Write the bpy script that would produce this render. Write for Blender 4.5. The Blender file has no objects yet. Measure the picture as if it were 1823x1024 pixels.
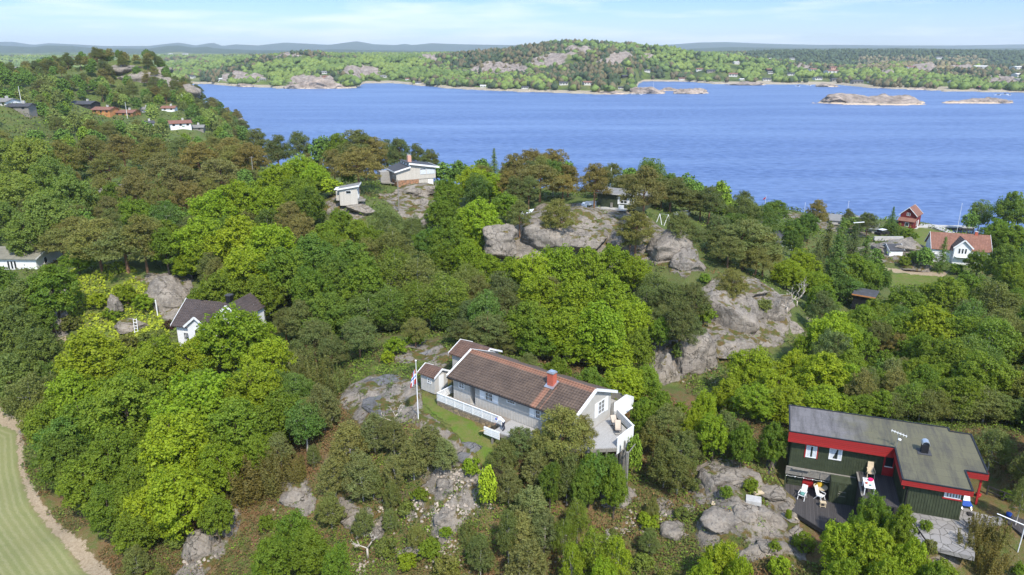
import bpy, bmesh, math, random
import numpy as np
from mathutils import Vector, Matrix

# ---------------------------------------------------------------- camera, world, sun, exposure
F = 1300.0; PITCH = math.radians(17.9); CAMZ = 47.0; CX, CY = 911.5, 512.0
cP, sP = math.cos(PITCH), math.sin(PITCH)
sc = bpy.context.scene
COL = sc.collection
cam_d = bpy.data.cameras.new("camera"); cam = bpy.data.objects.new("camera", cam_d); COL.objects.link(cam)
cam_d.sensor_width = 36.0; cam_d.lens = 36.0 * F / 1823.0; cam_d.clip_start = 0.5; cam_d.clip_end = 30000
cam.location = (0, 0, CAMZ); cam.rotation_euler = (math.radians(90) - PITCH, 0, 0)
sc.camera = cam

SUN_EL = math.radians(49); SUN_AZ = math.radians(160)   # azimuth clockwise from +Y: behind the camera, to the right
w = bpy.data.worlds.new("World"); sc.world = w; w.use_nodes = True
nt = w.node_tree; nt.nodes.clear()
def N(nt, t, **k):
    n = nt.nodes.new(t)
    for a, b in k.items():
        if a.startswith('i_'): n.inputs[a[2:].replace('_', ' ')].default_value = b
        else: setattr(n, a, b)
    return n
out = N(nt, 'ShaderNodeOutputWorld'); bg = N(nt, 'ShaderNodeBackground')
sky = N(nt, 'ShaderNodeTexSky'); sky.sky_type = 'NISHITA'; sky.sun_disc = False
sky.sun_elevation = SUN_EL; sky.sun_rotation = SUN_AZ; sky.air_density = 1.0; sky.dust_density = 0.3; sky.ozone_density = 3.0
tc = N(nt, 'ShaderNodeTexCoord'); mp = N(nt, 'ShaderNodeMapping'); mp.inputs['Scale'].default_value = (2.2, 2.2, 22.0)
mp.inputs['Location'].default_value = (0.3, 0.0, 1.1)
cn = N(nt, 'ShaderNodeTexNoise'); cn.inputs['Scale'].default_value = 2.2; cn.inputs['Detail'].default_value = 7; cn.inputs['Roughness'].default_value = 0.55
cr = N(nt, 'ShaderNodeValToRGB'); cr.color_ramp.elements[0].position = 0.48; cr.color_ramp.elements[1].position = 0.72
cr.color_ramp.elements[0].color = (0, 0, 0, 1); cr.color_ramp.elements[1].color = (0.75, 0.75, 0.75, 1)
mx = N(nt, 'ShaderNodeMix'); mx.data_type = 'RGBA'; mx.inputs[7].default_value = (3.0, 3.15, 3.4, 1)
nt.links.new(tc.outputs['Generated'], mp.inputs['Vector']); nt.links.new(mp.outputs[0], cn.inputs['Vector'])
nt.links.new(cn.outputs['Fac'], cr.inputs[0]); nt.links.new(cr.outputs[0], mx.inputs[0])
tn = N(nt, 'ShaderNodeMix'); tn.data_type = 'RGBA'; tn.blend_type = 'MULTIPLY'; tn.inputs[0].default_value = 1.0; tn.inputs[7].default_value = (0.86, 0.97, 1.22, 1)
hzs = N(nt, 'ShaderNodeSeparateXYZ'); nt.links.new(tc.outputs['Generated'], hzs.inputs[0])
hr = N(nt, 'ShaderNodeValToRGB'); hr.color_ramp.elements[0].position = 0.0; hr.color_ramp.elements[1].position = 0.35
hr.color_ramp.elements[0].color = (0.295, 0.345, 0.425, 1); hr.color_ramp.elements[1].color = (0.98, 1, 0.98, 1)
he = hr.color_ramp.elements.new(0.07); he.color = (0.20, 0.27, 0.42, 1)
nt.links.new(hzs.outputs[2], hr.inputs[0]); nt.links.new(hr.outputs[0], tn.inputs[7])
nt.links.new(sky.outputs[0], tn.inputs[6]); nt.links.new(tn.outputs[2], mx.inputs[6]); nt.links.new(mx.outputs[2], bg.inputs['Color'])
bg.inputs['Strength'].default_value = 0.20
nt.links.new(bg.outputs[0], out.inputs['Surface'])
sd = bpy.data.lights.new("sun", 'SUN'); sun = bpy.data.objects.new("sun", sd); COL.objects.link(sun)
sd.energy = 2.9; sd.angle = math.radians(2.0); sd.color = (1.0, 0.95, 0.86)
sdir = Vector((math.sin(SUN_AZ) * math.cos(SUN_EL), math.cos(SUN_AZ) * math.cos(SUN_EL), math.sin(SUN_EL)))
sun.rotation_euler = sdir.to_track_quat('Z', 'Y').to_euler(); sun.location = (40, -40, 120)
vs = sc.view_settings; vs.view_transform = 'Standard'; vs.look = 'None'; vs.gamma = 1; vs.exposure = 1.05; vs.use_curve_mapping = False
sc.cycles.max_bounces = 6; sc.cycles.diffuse_bounces = 3; sc.cycles.glossy_bounces = 2; sc.cycles.transmission_bounces = 3
sc.cycles.transparent_max_bounces = 6; sc.cycles.volume_bounces = 0

# ---------------------------------------------------------------- picture <-> place helpers (layout measured from the photograph)
def ray(px, py):
    a = (px - CX) / F; b = -(py - CY) / F
    return np.array([a, cP + b * sP, -sP + b * cP])
def P(px, py, Y): r = ray(px, py); return r * (Y / r[1]) + np.array([0, 0, CAMZ])
def PZ(px, py, z): r = ray(px, py); return r * ((z - CAMZ) / r[2]) + np.array([0, 0, CAMZ])
def zpy(py, Y):
    b = -(py - CY) / F
    return CAMZ + Y * (-sP + b * cP) / (cP + b * sP)
def proj(x, y, z):
    d = y * cP - (z - CAMZ) * sP; u = y * sP + (z - CAMZ) * cP
    return CX + F * x / d, CY - F * u / d, d

# ---------------------------------------------------------------- numpy noise
def _h(ix, iy, iz, s):
    n = (ix * 374761393 + iy * 668265263 + iz * 2147483647 + s * 1274126177) & 0xFFFFFFFF
    n = ((n ^ (n >> 13)) * 1274126177) & 0xFFFFFFFF
    n = n ^ (n >> 16)
    return (n & 0xFFFF) / 65535.0
def vnoise(x, y, z=None, s=0):
    x = np.asarray(x, float); y = np.asarray(y, float); z = np.zeros_like(x) if z is None else np.asarray(z, float)
    ix, iy, iz = [np.floor(q).astype(np.int64) for q in (x, y, z)]
    fx, fy, fz = x - ix, y - iy, z - iz
    fx, fy, fz = [q * q * (3 - 2 * q) for q in (fx, fy, fz)]
    r = 0
    for a in (0, 1):
        for b in (0, 1):
            for c in (0, 1):
                wgt = (fx if a else 1 - fx) * (fy if b else 1 - fy) * (fz if c else 1 - fz)
                r = r + wgt * _h(ix + a, iy + b, iz + c, s)
    return r * 2 - 1
def fbm(x, y, z=None, o=4, s=0):
    r = 0; a = 1; t = 0; x = np.asarray(x, float); y = np.asarray(y, float)
    z = None if z is None else np.asarray(z, float)
    for k in range(o):
        r = r + a * vnoise(x * 2**k, y * 2**k, None if z is None else z * 2**k, s + k); t += a; a *= 0.5
    return r / t

# ---------------------------------------------------------------- object helpers
def tag(o, label=None, cat=None, group=None, kind=None):
    if label: o['label'] = label
    if cat: o['category'] = cat
    if group: o['group'] = group
    if kind: o['kind'] = kind
    return o
def empty(name, loc, rz=0, label=None, cat=None, group=None):
    o = bpy.data.objects.new(name, None); COL.objects.link(o); o.location = loc; o.rotation_euler = (0, 0, rz); o.empty_display_size = 0.2
    return tag(o, label, cat, group)
class MB:
    def __init__(s): s.v = []; s.f = []; s.m = []; s.M = Matrix.Identity(4); s.mi = 0
    def add(s, vs, fs):
        b = len(s.v); s.v += [tuple(s.M @ Vector(p)) for p in vs]; s.f += [tuple(b + i for i in f) for f in fs]; s.m += [s.mi] * len(fs)
    def box(s, x0, x1, y0, y1, z0, z1):
        s.add([(x0,y0,z0),(x1,y0,z0),(x1,y1,z0),(x0,y1,z0),(x0,y0,z1),(x1,y0,z1),(x1,y1,z1),(x0,y1,z1)],
              [(3,2,1,0),(4,5,6,7),(0,1,5,4),(1,2,6,5),(2,3,7,6),(3,0,4,7)]); return s
    def prism(s, poly, z0, z1):
        n = len(poly); z0s = z0 if hasattr(z0, '__len__') else [z0] * n; z1s = z1 if hasattr(z1, '__len__') else [z1] * n
        s.add([(p[0], p[1], z0s[i]) for i, p in enumerate(poly)] + [(p[0], p[1], z1s[i]) for i, p in enumerate(poly)],
              [tuple(range(n - 1, -1, -1)), tuple(range(n, 2 * n))] + [(i, (i + 1) % n, n + (i + 1) % n, n + i) for i in range(n)]); return s
    def slab(s, quad, t):   # quad of 3d points, thickness downward
        q = [Vector(p) for p in quad]; n = len(q)
        s.add([tuple(p) for p in q] + [(p[0], p[1], p[2] - t) for p in q],
              [tuple(range(n)), tuple(range(2 * n - 1, n - 1, -1))] + [(i, n + i, n + (i + 1) % n, (i + 1) % n) for i in range(n)]); return s
    def bar(s, a, b, wd, ht=None):
        a = Vector(a); b = Vector(b); d = (b - a); L = d.length; ht = ht or wd
        if L < 1e-6: return s
        q = d.to_track_quat('X', 'Z').to_matrix().to_4x4(); old = s.M
        s.M = old @ Matrix.Translation(a) @ q; s.box(0, L, -wd / 2, wd / 2, -ht / 2, ht / 2); s.M = old; return s
    def tube(s, pts, rs, n=6, cap=True):
        pts = [Vector(p) for p in pts]; vs = []; k = len(pts)
        for i, p in enumerate(pts):
            d = (pts[min(i + 1, k - 1)] - pts[max(i - 1, 0)]).normalized()
            a = d.orthogonal().normalized() if i == 0 else (pa - d * pa.dot(d)).normalized(); pa = a
            b = d.cross(a)
            r = rs[i] if hasattr(rs, '__len__') else rs
            vs += [tuple(p + (a * math.cos(t) + b * math.sin(t)) * r) for t in [2 * math.pi * j / n for j in range(n)]]
        fs = [(i * n + j, i * n + (j + 1) % n, (i + 1) * n + (j + 1) % n, (i + 1) * n + j) for i in range(k - 1) for j in range(n)]
        if cap: fs += [tuple(range(n - 1, -1, -1)), tuple(range((k - 1) * n, k * n))]
        s.add(vs, fs); return s
    def ball(s, c, r, n=8, m=6, sz=1.0):
        vs = [(c[0], c[1], c[2] - r * sz)]
        for i in range(1, m):
            t = -math.pi / 2 + math.pi * i / m
            vs += [(c[0] + r * math.cos(t) * math.cos(2*math.pi*j/n), c[1] + r * math.cos(t) * math.sin(2*math.pi*j/n), c[2] + r * sz * math.sin(t)) for j in range(n)]
        vs.append((c[0], c[1], c[2] + r * sz)); fs = []
        for j in range(n): fs.append((0, 1 + (j + 1) % n, 1 + j))
        for i in range(m - 2):
            for j in range(n): a = 1 + i * n; fs.append((a + j, a + (j + 1) % n, a + n + (j + 1) % n, a + n + j))
        a = 1 + (m - 2) * n
        for j in range(n): fs.append((a + j, a + (j + 1) % n, len(vs) - 1))
        s.add(vs, fs); return s
    def each(s, name, mat, parent=None):
        par = list(range(len(s.v)))
        def fd(i):
            while par[i] != i: par[i] = par[par[i]]; i = par[i]
            return i
        for f in s.f:
            for i in f[1:]: par[fd(i)] = fd(f[0])
        gr = {}
        for f in s.f: gr.setdefault(fd(f[0]), []).append(f)
        for fs in gr.values():
            ix = sorted({i for f in fs for i in f}); mp = {i: k for k, i in enumerate(ix)}; m = MB(); m.add([s.v[i] for i in ix], [tuple(mp[i] for i in f) for f in fs]); o = m.build(name, mat, parent)
        return o
    def build(s, name, mats, parent=None, smooth=False):
        me = bpy.data.meshes.new(name); me.from_pydata(s.v, [], s.f)
        mats = mats if isinstance(mats, (list, tuple)) else [mats]
        for m in mats: me.materials.append(m)
        if len(mats) > 1: me.polygons.foreach_set('material_index', s.m)
        if smooth: me.polygons.foreach_set('use_smooth', [True] * len(me.polygons))
        me.update()
        o = bpy.data.objects.new(name, me); COL.objects.link(o)
        if parent: o.parent = parent
        return o
def fast_mesh(name, v, quads, mat, attrs=None, smooth=False, colors=None):
    """numpy verts (n,3), faces (m,k)"""
    me = bpy.data.meshes.new(name); v = np.asarray(v, np.float32); q = np.asarray(quads, np.int32); k = q.shape[1]
    me.vertices.add(len(v)); me.vertices.foreach_set('co', v.ravel())
    me.loops.add(q.size); me.loops.foreach_set('vertex_index', q.ravel())
    me.polygons.add(len(q)); me.polygons.foreach_set('loop_start', np.arange(0, q.size, k, dtype=np.int32)); me.polygons.foreach_set('loop_total', np.full(len(q), k, np.int32))
    if smooth: me.polygons.foreach_set('use_smooth', np.ones(len(q), bool))
    me.update(calc_edges=True)
    for nme, a in (attrs or {}).items():
        at = me.attributes.new(nme, 'FLOAT', 'POINT'); at.data.foreach_set('value', np.asarray(a, np.float32))
    for nme, a in (colors or {}).items():
        at = me.attributes.new(nme, 'FLOAT_COLOR', 'POINT'); at.data.foreach_set('color', np.asarray(a, np.float32).ravel())
    me.materials.append(mat); me.validate(); return me
def link(name, me, parent=None):
    o = bpy.data.objects.new(name, me); COL.objects.link(o)
    if parent: o.parent = parent
    return o

# ---------------------------------------------------------------- materials
def newmat(name):
    m = bpy.data.materials.new(name); m.use_nodes = True; nt = m.node_tree; b = nt.nodes['Principled BSDF']; return m, nt, b
def mixc(nt, fac, a, b, mode='MIX'):
    n = nt.nodes.new('ShaderNodeMix'); n.data_type = 'RGBA'; n.blend_type = mode
    for i, v in ((0, fac), (6, a), (7, b)):
        if hasattr(v, 'is_output') or isinstance(v, bpy.types.NodeSocket): nt.links.new(v, n.inputs[i])
        elif i == 0: n.inputs[0].default_value = v
        else: n.inputs[i].default_value = (*v[:3], 1)
    return n.outputs[2]
def math_(nt, op, a, b=None, c=None, clamp=False):
    n = nt.nodes.new('ShaderNodeMath'); n.operation = op; n.use_clamp = clamp
    for i, v in enumerate((a, b, c)):
        if v is None: continue
        if isinstance(v, bpy.types.NodeSocket): nt.links.new(v, n.inputs[i])
        else: n.inputs[i].default_value = v
    return n.outputs[0]
def noise_(nt, vec, scale, detail=4, rough=0.55, dist=0.0):
    n = nt.nodes.new('ShaderNodeTexNoise'); n.inputs['Scale'].default_value = scale; n.inputs['Detail'].default_value = detail
    n.inputs['Roughness'].default_value = rough; n.inputs['Distortion'].default_value = dist
    if vec is not None: nt.links.new(vec, n.inputs['Vector'])
    return n.outputs['Fac']
def ramp_(nt, fac, p0, p1, c0=(0,0,0), c1=(1,1,1)):
    n = nt.nodes.new('ShaderNodeValToRGB'); e = n.color_ramp.elements
    e[0].position = p0; e[1].position = p1; e[0].color = (*c0, 1); e[1].color = (*c1, 1); nt.links.new(fac, n.inputs[0]); return n.outputs[0]
def objco(nt): return nt.nodes.new('ShaderNodeTexCoord').outputs['Object']
def geoco(nt): return nt.nodes.new('ShaderNodeNewGeometry').outputs['Position']
def bump_(nt, b, h, strength=0.3, dist=0.05):
    n = nt.nodes.new('ShaderNodeBump'); n.inputs['Strength'].default_value = strength; n.inputs['Distance'].default_value = dist
    nt.links.new(h, n.inputs['Height']); nt.links.new(n.outputs[0], b.inputs['Normal']); return n
def paint(name, c, rough=0.7, var=0.25, scale=3.0, dark=None, spec=0.3, metallic=0.0):
    m, nt, b = newmat(name); co = objco(nt); n = noise_(nt, co, scale, 6, 0.65)
    d = dark or tuple(x * (1 - var) for x in c); l = tuple(min(1, x * (1 + var * 0.6)) for x in c)
    r = ramp_(nt, n, 0.3, 0.7, d, l); nt.links.new(r, b.inputs['Base Color']); b.inputs['Roughness'].default_value = rough
    b.inputs['Specular IOR Level'].default_value = spec; b.inputs['Metallic'].default_value = metallic
    bump_(nt, b, noise_(nt, co, scale * 8, 3), 0.15, 0.02); return m
def boards(name, c, axis='x', period=0.14, var=0.2, rough=0.75):
    m, nt, b = newmat(name); co = objco(nt); s = nt.nodes.new('ShaderNodeSeparateXYZ'); nt.links.new(co, s.inputs[0])
    a = {'x': s.outputs[0], 'y': s.outputs[1], 'z': s.outputs[2]}[axis]
    t = math_(nt, 'DIVIDE', a, period); fr = math_(nt, 'FRACT', t); fl = math_(nt, 'FLOOR', t)
    wn = nt.nodes.new('ShaderNodeTexWhiteNoise'); wn.noise_dimensions = '1D'; nt.links.new(fl, wn.inputs['W'])
    gap = math_(nt, 'LESS_THAN', fr, 0.09)
    n = noise_(nt, co, 4, 5); mixv = math_(nt, 'ADD', math_(nt, 'MULTIPLY', wn.outputs[0], 0.6), math_(nt, 'MULTIPLY', n, 0.4))
    col = mixc(nt, mixv, tuple(x * (1 - var) for x in c), tuple(min(1, x * (1 + var)) for x in c))
    col = mixc(nt, gap, col, tuple(x * 0.25 for x in c)); nt.links.new(col, b.inputs['Base Color'])
    b.inputs['Roughness'].default_value = rough; b.inputs['Specular IOR Level'].default_value = 0.25
    bump_(nt, b, math_(nt, 'SUBTRACT', 1.0, gap), 0.5, 0.02); return m
def tile_mat(name, c, c2, streak=False):
    m, nt, b = newmat(name); co = objco(nt); s = nt.nodes.new('ShaderNodeSeparateXYZ'); nt.links.new(co, s.inputs[0])
    n1 = noise_(nt, co, 0.8, 5, 0.6); n2 = noise_(nt, co, 9, 4, 0.7)
    wn = nt.nodes.new('ShaderNodeTexVoronoi'); wn.inputs['Scale'].default_value = 3.3; nt.links.new(co, wn.inputs['Vector'])
    f = math_(nt, 'ADD', math_(nt, 'MULTIPLY', n1, 0.5), math_(nt, 'MULTIPLY', n2, 0.5))
    col = mixc(nt, ramp_(nt, f, 0.35, 0.68), c, c2)
    svc = nt.nodes.new('ShaderNodeSeparateColor'); nt.links.new(wn.outputs['Color'], svc.inputs[0]); col = mixc(nt, math_(nt, 'MULTIPLY', svc.outputs[0], 0.35), col, tuple(v * 0.6 for v in c))
    col = mixc(nt, ramp_(nt, noise_(nt, co, 14, 2), 0.68, 0.74), col, (0.35, 0.27, 0.2))
    if streak:
        x, y = s.outputs[0], s.outputs[1]
        def band(v, a, b_, e):
            return math_(nt, 'MULTIPLY', math_(nt, 'SMOOTH_MIN', 1, math_(nt, 'DIVIDE', math_(nt, 'SUBTRACT', v, a), e), 0.1, clamp=True),
                         math_(nt, 'SMOOTH_MIN', 1, math_(nt, 'DIVIDE', math_(nt, 'SUBTRACT', b_, v), e), 0.1, clamp=True), clamp=True)
        xb = math_(nt, 'ADD', x, math_(nt, 'MULTIPLY', math_(nt, 'SUBTRACT', n2, 0.5), 0.35))
        k1 = math_(nt, 'MULTIPLY', band(xb, 10.05, 10.75, 0.12), math_(nt, 'LESS_THAN', y, 3.0))
        k2 = math_(nt, 'MULTIPLY', band(xb, 11.1, 11.22, 0.04), math_(nt, 'LESS_THAN', y, 2.6))
        k3 = math_(nt, 'MULTIPLY', band(y, 3.12, 3.8, 0.2), 0.9)
        k = math_(nt, 'MULTIPLY', math_(nt, 'MAXIMUM', math_(nt, 'MAXIMUM', k1, k2), k3), math_(nt, 'ADD', 0.35, n1), clamp=True)
        col = mixc(nt, k, col, (0.27, 0.13, 0.08))
    nt.links.new(col, b.inputs['Base Color']); b.inputs['Roughness'].default_value = 0.75; b.inputs['Specular IOR Level'].default_value = 0.3
    wv = math_(nt, 'SINE', math_(nt, 'MULTIPLY', s.outputs[0], 2 * math.pi / 0.3)); bump_(nt, b, wv, 0.6, 0.03); return m
def stone_mat(name, c1, c2, mortar, scale=2.6, ed=(0.02, 0.07)):
    m, nt, b = newmat(name); co = objco(nt)
    v = nt.nodes.new('ShaderNodeTexVoronoi'); v.inputs['Scale'].default_value = scale; nt.links.new(co, v.inputs['Vector'])
    v2 = nt.nodes.new('ShaderNodeTexVoronoi'); v2.feature = 'DISTANCE_TO_EDGE'; v2.inputs['Scale'].default_value = scale; nt.links.new(co, v2.inputs['Vector'])
    sx = nt.nodes.new('ShaderNodeSeparateColor'); nt.links.new(v.outputs['Color'], sx.inputs[0])
    col = mixc(nt, sx.outputs[0], c1, c2); col = mixc(nt, math_(nt, 'MULTIPLY', noise_(nt, co, 12), 0.5), col, tuple(x * .5 for x in c1))
    e = ramp_(nt, v2.outputs['Distance'], *ed); col = mixc(nt, e, mortar, col)
    nt.links.new(col, b.inputs['Base Color']); b.inputs['Roughness'].default_value = 0.9; bump_(nt, b, e, 0.8, 0.06); return m
def granite_nodes(nt, co):
    n1 = noise_(nt, co, 0.35, 8, 0.65, 0.6); n2 = noise_(nt, co, 2.5, 8, 0.7); n3 = noise_(nt, co, 11, 4, 0.7)
    col = mixc(nt, ramp_(nt, n1, 0.35, 0.65), (0.135, 0.116, 0.096), (0.285, 0.24, 0.192))
    col = mixc(nt, ramp_(nt, n2, 0.46, 0.62), col, (0.42, 0.38, 0.34)) if False else mixc(nt, math_(nt, 'MULTIPLY', ramp_(nt, n2, 0.46, 0.64), 0.6), col, (0.34, 0.30, 0.245))
    col = mixc(nt, math_(nt, 'MULTIPLY', ramp_(nt, n3, 0.55, 0.7), 0.6), col, (0.085, 0.078, 0.07))
    # streaks that run down the rock
    mp = nt.nodes.new('ShaderNodeMapping'); mp.inputs['Scale'].default_value = (1.5, 1.5, 0.22); nt.links.new(co, mp.inputs['Vector'])
    n4 = noise_(nt, mp.outputs[0], 2.2, 6, 0.7); col = mixc(nt, math_(nt, 'MULTIPLY', ramp_(nt, n4, 0.54, 0.66), 0.65), col, (0.075, 0.068, 0.062))
    vz = nt.nodes.new('ShaderNodeTexVoronoi'); vz.feature = 'DISTANCE_TO_EDGE'; vz.inputs['Scale'].default_value = 0.24
    dn = nt.nodes.new('ShaderNodeVectorMath'); dn.operation = 'ADD'
    nz = nt.nodes.new('ShaderNodeTexNoise'); nz.inputs['Scale'].default_value = 0.9; nz.inputs['Detail'].default_value = 4; nt.links.new(co, nz.inputs['Vector'])
    sc_ = nt.nodes.new('ShaderNodeVectorMath'); sc_.operation = 'SCALE'; sc_.inputs['Scale'].default_value = 2.4; nt.links.new(nz.outputs['Color'], sc_.inputs[0])
    nt.links.new(co, dn.inputs[0]); nt.links.new(sc_.outputs[0], dn.inputs[1]); nt.links.new(dn.outputs[0], vz.inputs['Vector'])
    crack = ramp_(nt, vz.outputs['Distance'], 0.0, 0.011)
    col = mixc(nt, crack, (0.075, 0.065, 0.05), col)
    h = math_(nt, 'ADD', math_(nt, 'MULTIPLY', crack, 0.5), math_(nt, 'ADD', n2, math_(nt, 'MULTIPLY', n3, 0.3)))
    return col, h
def moss_on_top(nt, col, co, amt=0.5):
    g = nt.nodes.new('ShaderNodeNewGeometry'); s = nt.nodes.new('ShaderNodeSeparateXYZ'); nt.links.new(g.outputs['Normal'], s.inputs[0])
    n = noise_(nt, co, 0.55, 6, 0.62)
    f = math_(nt, 'ADD', math_(nt, 'MULTIPLY', s.outputs[2], 0.35), n)
    k = ramp_(nt, f, 0.93 - amt * 0.12, 0.99 - amt * 0.12)
    mcol = mixc(nt, ramp_(nt, noise_(nt, co, 1.6, 4), 0.4, 0.6), (0.13, 0.085, 0.03), (0.075, 0.09, 0.02))
    return mixc(nt, k, col, mcol)
def rock_mat(name, moss=0.5, tint=(1, 1, 1)):
    m, nt, b = newmat(name); co = geoco(nt); col, h = granite_nodes(nt, co); col = mixc(nt, 1.0, col, tint, 'MULTIPLY'); col = moss_on_top(nt, col, co, moss)
    nt.links.new(col, b.inputs['Base Color']); b.inputs['Roughness'].default_value = 0.9; b.inputs['Specular IOR Level'].default_value = 0.2
    bump_(nt, b, h, 0.9, 0.25); return m
def leaf_mat(name, warm, transl=0.48):
    """leaf colour = object colour, varied leaf by leaf"""
    m = bpy.data.materials.new(name); m.use_nodes = True; nt = m.node_tree; nt.nodes.clear()
    out = nt.nodes.new('ShaderNodeOutputMaterial'); oi = nt.nodes.new('ShaderNodeObjectInfo')
    at = nt.nodes.new('ShaderNodeAttribute'); at.attribute_name = 'lv'
    a2 = nt.nodes.new('ShaderNodeAttribute'); a2.attribute_name = 'cl'
    col = mixc(nt, math_(nt, 'MULTIPLY', at.outputs['Fac'], 1.0), mixc(nt, 1.0, oi.outputs['Color'], (0.75, 0.78, 0.75), 'MULTIPLY'), mixc(nt, 1.0, oi.outputs['Color'], (1.35, 1.28, 1.2), 'MULTIPLY'))
    col = mixc(nt, math_(nt, 'MULTIPLY', a2.outputs['Fac'], 0.55), col, warm)
    pb = nt.nodes.new('ShaderNodeBsdfPrincipled'); pb.inputs['Roughness'].default_value = 0.6; pb.inputs['Specular IOR Level'].default_value = 0.25
    nt.links.new(col, pb.inputs['Base Color']); tr = nt.nodes.new('ShaderNodeBsdfTranslucent')
    nt.links.new(mixc(nt, 1.0, col, (1.3, 1.25, 0.5), 'MULTIPLY'), tr.inputs['Color'])
    ms = nt.nodes.new('ShaderNodeMixShader'); ms.inputs[0].default_value = transl
    nt.links.new(pb.outputs[0], ms.inputs[1]); nt.links.new(tr.outputs[0], ms.inputs[2]); nt.links.new(ms.outputs[0], out.inputs[0]); return m

M = {}
M['white'] = paint('white_paint', (0.70, 0.69, 0.67), 0.5, 0.06)
M['whitew'] = boards('white_boards', (0.74, 0.73, 0.70), 'x', 0.13, 0.05)
M['greyx'] = paint('grey_boards', (0.43, 0.405, 0.365), 0.8, 0.12, 2.0)
M['tan'] = boards('tan_boards', (0.50, 0.455, 0.39), 'x', 0.16, 0.1)
M['tangrey'] = boards('tan_grey_boards', (0.30, 0.28, 0.25), 'z', 0.16, 0.1)
M['green'] = paint('dark_green_boards', (0.045, 0.055, 0.028), 0.75, 0.3, 2.5)
M['red'] = boards('red_boards', (0.30, 0.020, 0.018), 'z', 0.17, 0.22)
M['redp'] = paint('red_paint', (0.34, 0.02, 0.02), 0.55, 0.2)
M['barnred'] = boards('barn_red_boards', (0.16, 0.02, 0.017), 'x', 0.18, 0.18)
M['tile'] = tile_mat('brown_tiles', (0.072, 0.050, 0.038), (0.150, 0.104, 0.074), True)
M['tile2'] = tile_mat('brown_tiles_plain', (0.085, 0.05, 0.036), (0.19, 0.105, 0.07))
M['tiledark'] = tile_mat('dark_tiles', (0.045, 0.035, 0.032), (0.095, 0.07, 0.06))
M['offwhite'] = paint('off_white', (0.52, 0.50, 0.46), 0.8, 0.1)
M['tileorange'] = tile_mat('orange_tiles', (0.17, 0.075, 0.05), (0.28, 0.135, 0.09))
M['felt'] = None
M['slate'] = paint('dark_roof_felt', (0.06, 0.06, 0.065), 0.85, 0.3, 1.5)
M['greyroof'] = paint('grey_roof_felt', (0.20, 0.19, 0.175), 0.9, 0.25, 1.2)
M['greenroof'] = paint('mossy_grey_roof', (0.20, 0.185, 0.14), 0.9, 0.25, 0.8)
M['brick'] = paint('red_brick', (0.42, 0.10, 0.06), 0.85, 0.25, 6)
M['pinkbrick'] = paint('pale_brick', (0.55, 0.30, 0.22), 0.85, 0.2, 6)
M['concrete'] = paint('concrete', (0.42, 0.40, 0.37), 0.9, 0.2, 2)
M['stonewall'] = stone_mat('rubble_stone', (0.38, 0.27, 0.15), (0.20, 0.15, 0.10), (0.09, 0.08, 0.06))
M['stonered'] = stone_mat('red_rubble', (0.42, 0.20, 0.10), (0.28, 0.17, 0.10), (0.14, 0.10, 0.07), 1.8)
M['paver'] = stone_mat('flagstones', (0.31, 0.285, 0.26), (0.23, 0.21, 0.19), (0.10, 0.09, 0.065), 1.5, (.008, .03))
M['deckgrey'] = boards('pale_deck', (0.36, 0.345, 0.325), 'x', 0.12, 0.08)
M['deckold'] = paint('weathered_slab', (0.24, 0.205, 0.17), 0.9, 0.35, 1.6)
M['deckdark'] = boards('dark_deck', (0.062, 0.056, 0.054), 'x', 0.14, 0.3)
M['darkwood'] = paint('dark_wood', (0.035, 0.032, 0.03), 0.8, 0.3)
M['greywood'] = paint('grey_wood', (0.22, 0.20, 0.17), 0.9, 0.3, 5)
M['palewood'] = paint('pale_wood', (0.52, 0.42, 0.28), 0.7, 0.2, 5)
M['yellowwood'] = paint('fresh_timber', (0.62, 0.40, 0.15), 0.6, 0.15, 5)
M['metal'] = paint('zinc', (0.55, 0.56, 0.58), 0.35, 0.15, 5, metallic=0.8)
M['blackmetal'] = paint('black_metal', (0.015, 0.015, 0.017), 0.45, 0.2)
M['glass'], _nt, _b = newmat('window_glass'); _b.inputs['Base Color'].default_value = (0.02, 0.025, 0.03, 1); _b.inputs['Roughness'].default_value = 0.08; _b.inputs['Specular IOR Level'].default_value = 0.8
M['curtain'] = paint('curtain', (0.55, 0.57, 0.58), 0.8, 0.25, 9)
M['cloth'] = paint('white_cloth', (0.75, 0.76, 0.78), 0.8, 0.08)
M['blue'] = paint('blue_cloth', (0.03, 0.09, 0.38), 0.7, 0.15)
M['denim'] = paint('dark_trousers', (0.03, 0.035, 0.055), 0.8, 0.2)
M['skin'] = paint('skin', (0.55, 0.30, 0.20), 0.6, 0.08)
M['pinkcloth'] = paint('pink_cloth', (0.75, 0.02, 0.13), 0.7, 0.15)
M['yellowcloth'] = paint('mustard_cloth', (0.42, 0.27, 0.02), 0.8, 0.25)
M['sling'] = paint('tan_sling', (0.45, 0.37, 0.29), 0.8, 0.15)
M['teal'] = paint('teal_cushion', (0.10, 0.25, 0.22), 0.8, 0.2)
M['orangepaint'] = paint('orange_paint', (0.45, 0.20, 0.075), 0.7, 0.15)
M['bark'] = paint('bark', (0.10, 0.075, 0.055), 0.95, 0.35, 4)
M['pinebark'] = paint('pine_bark', (0.20, 0.11, 0.06), 0.95, 0.35, 3)
M['palebark'] = paint('pale_bark', (0.42, 0.38, 0.33), 0.9, 0.3, 4)
M['deadwood'] = paint('bleached_wood', (0.48, 0.42, 0.35), 0.9, 0.2, 5)
M['slab'] = rock_mat('dark_grey_granite', 0.1, (0.66, 0.74, 0.88)); M['rock'] = rock_mat('granite', 0.25); M['rockmoss'] = rock_mat('mossy_granite', 1.0)
M['leaf'] = leaf_mat('broad_leaves', (0.24, 0.30, 0.02)); M['needle'] = leaf_mat('needles', (0.15, 0.118, 0.035), 0.3)
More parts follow.
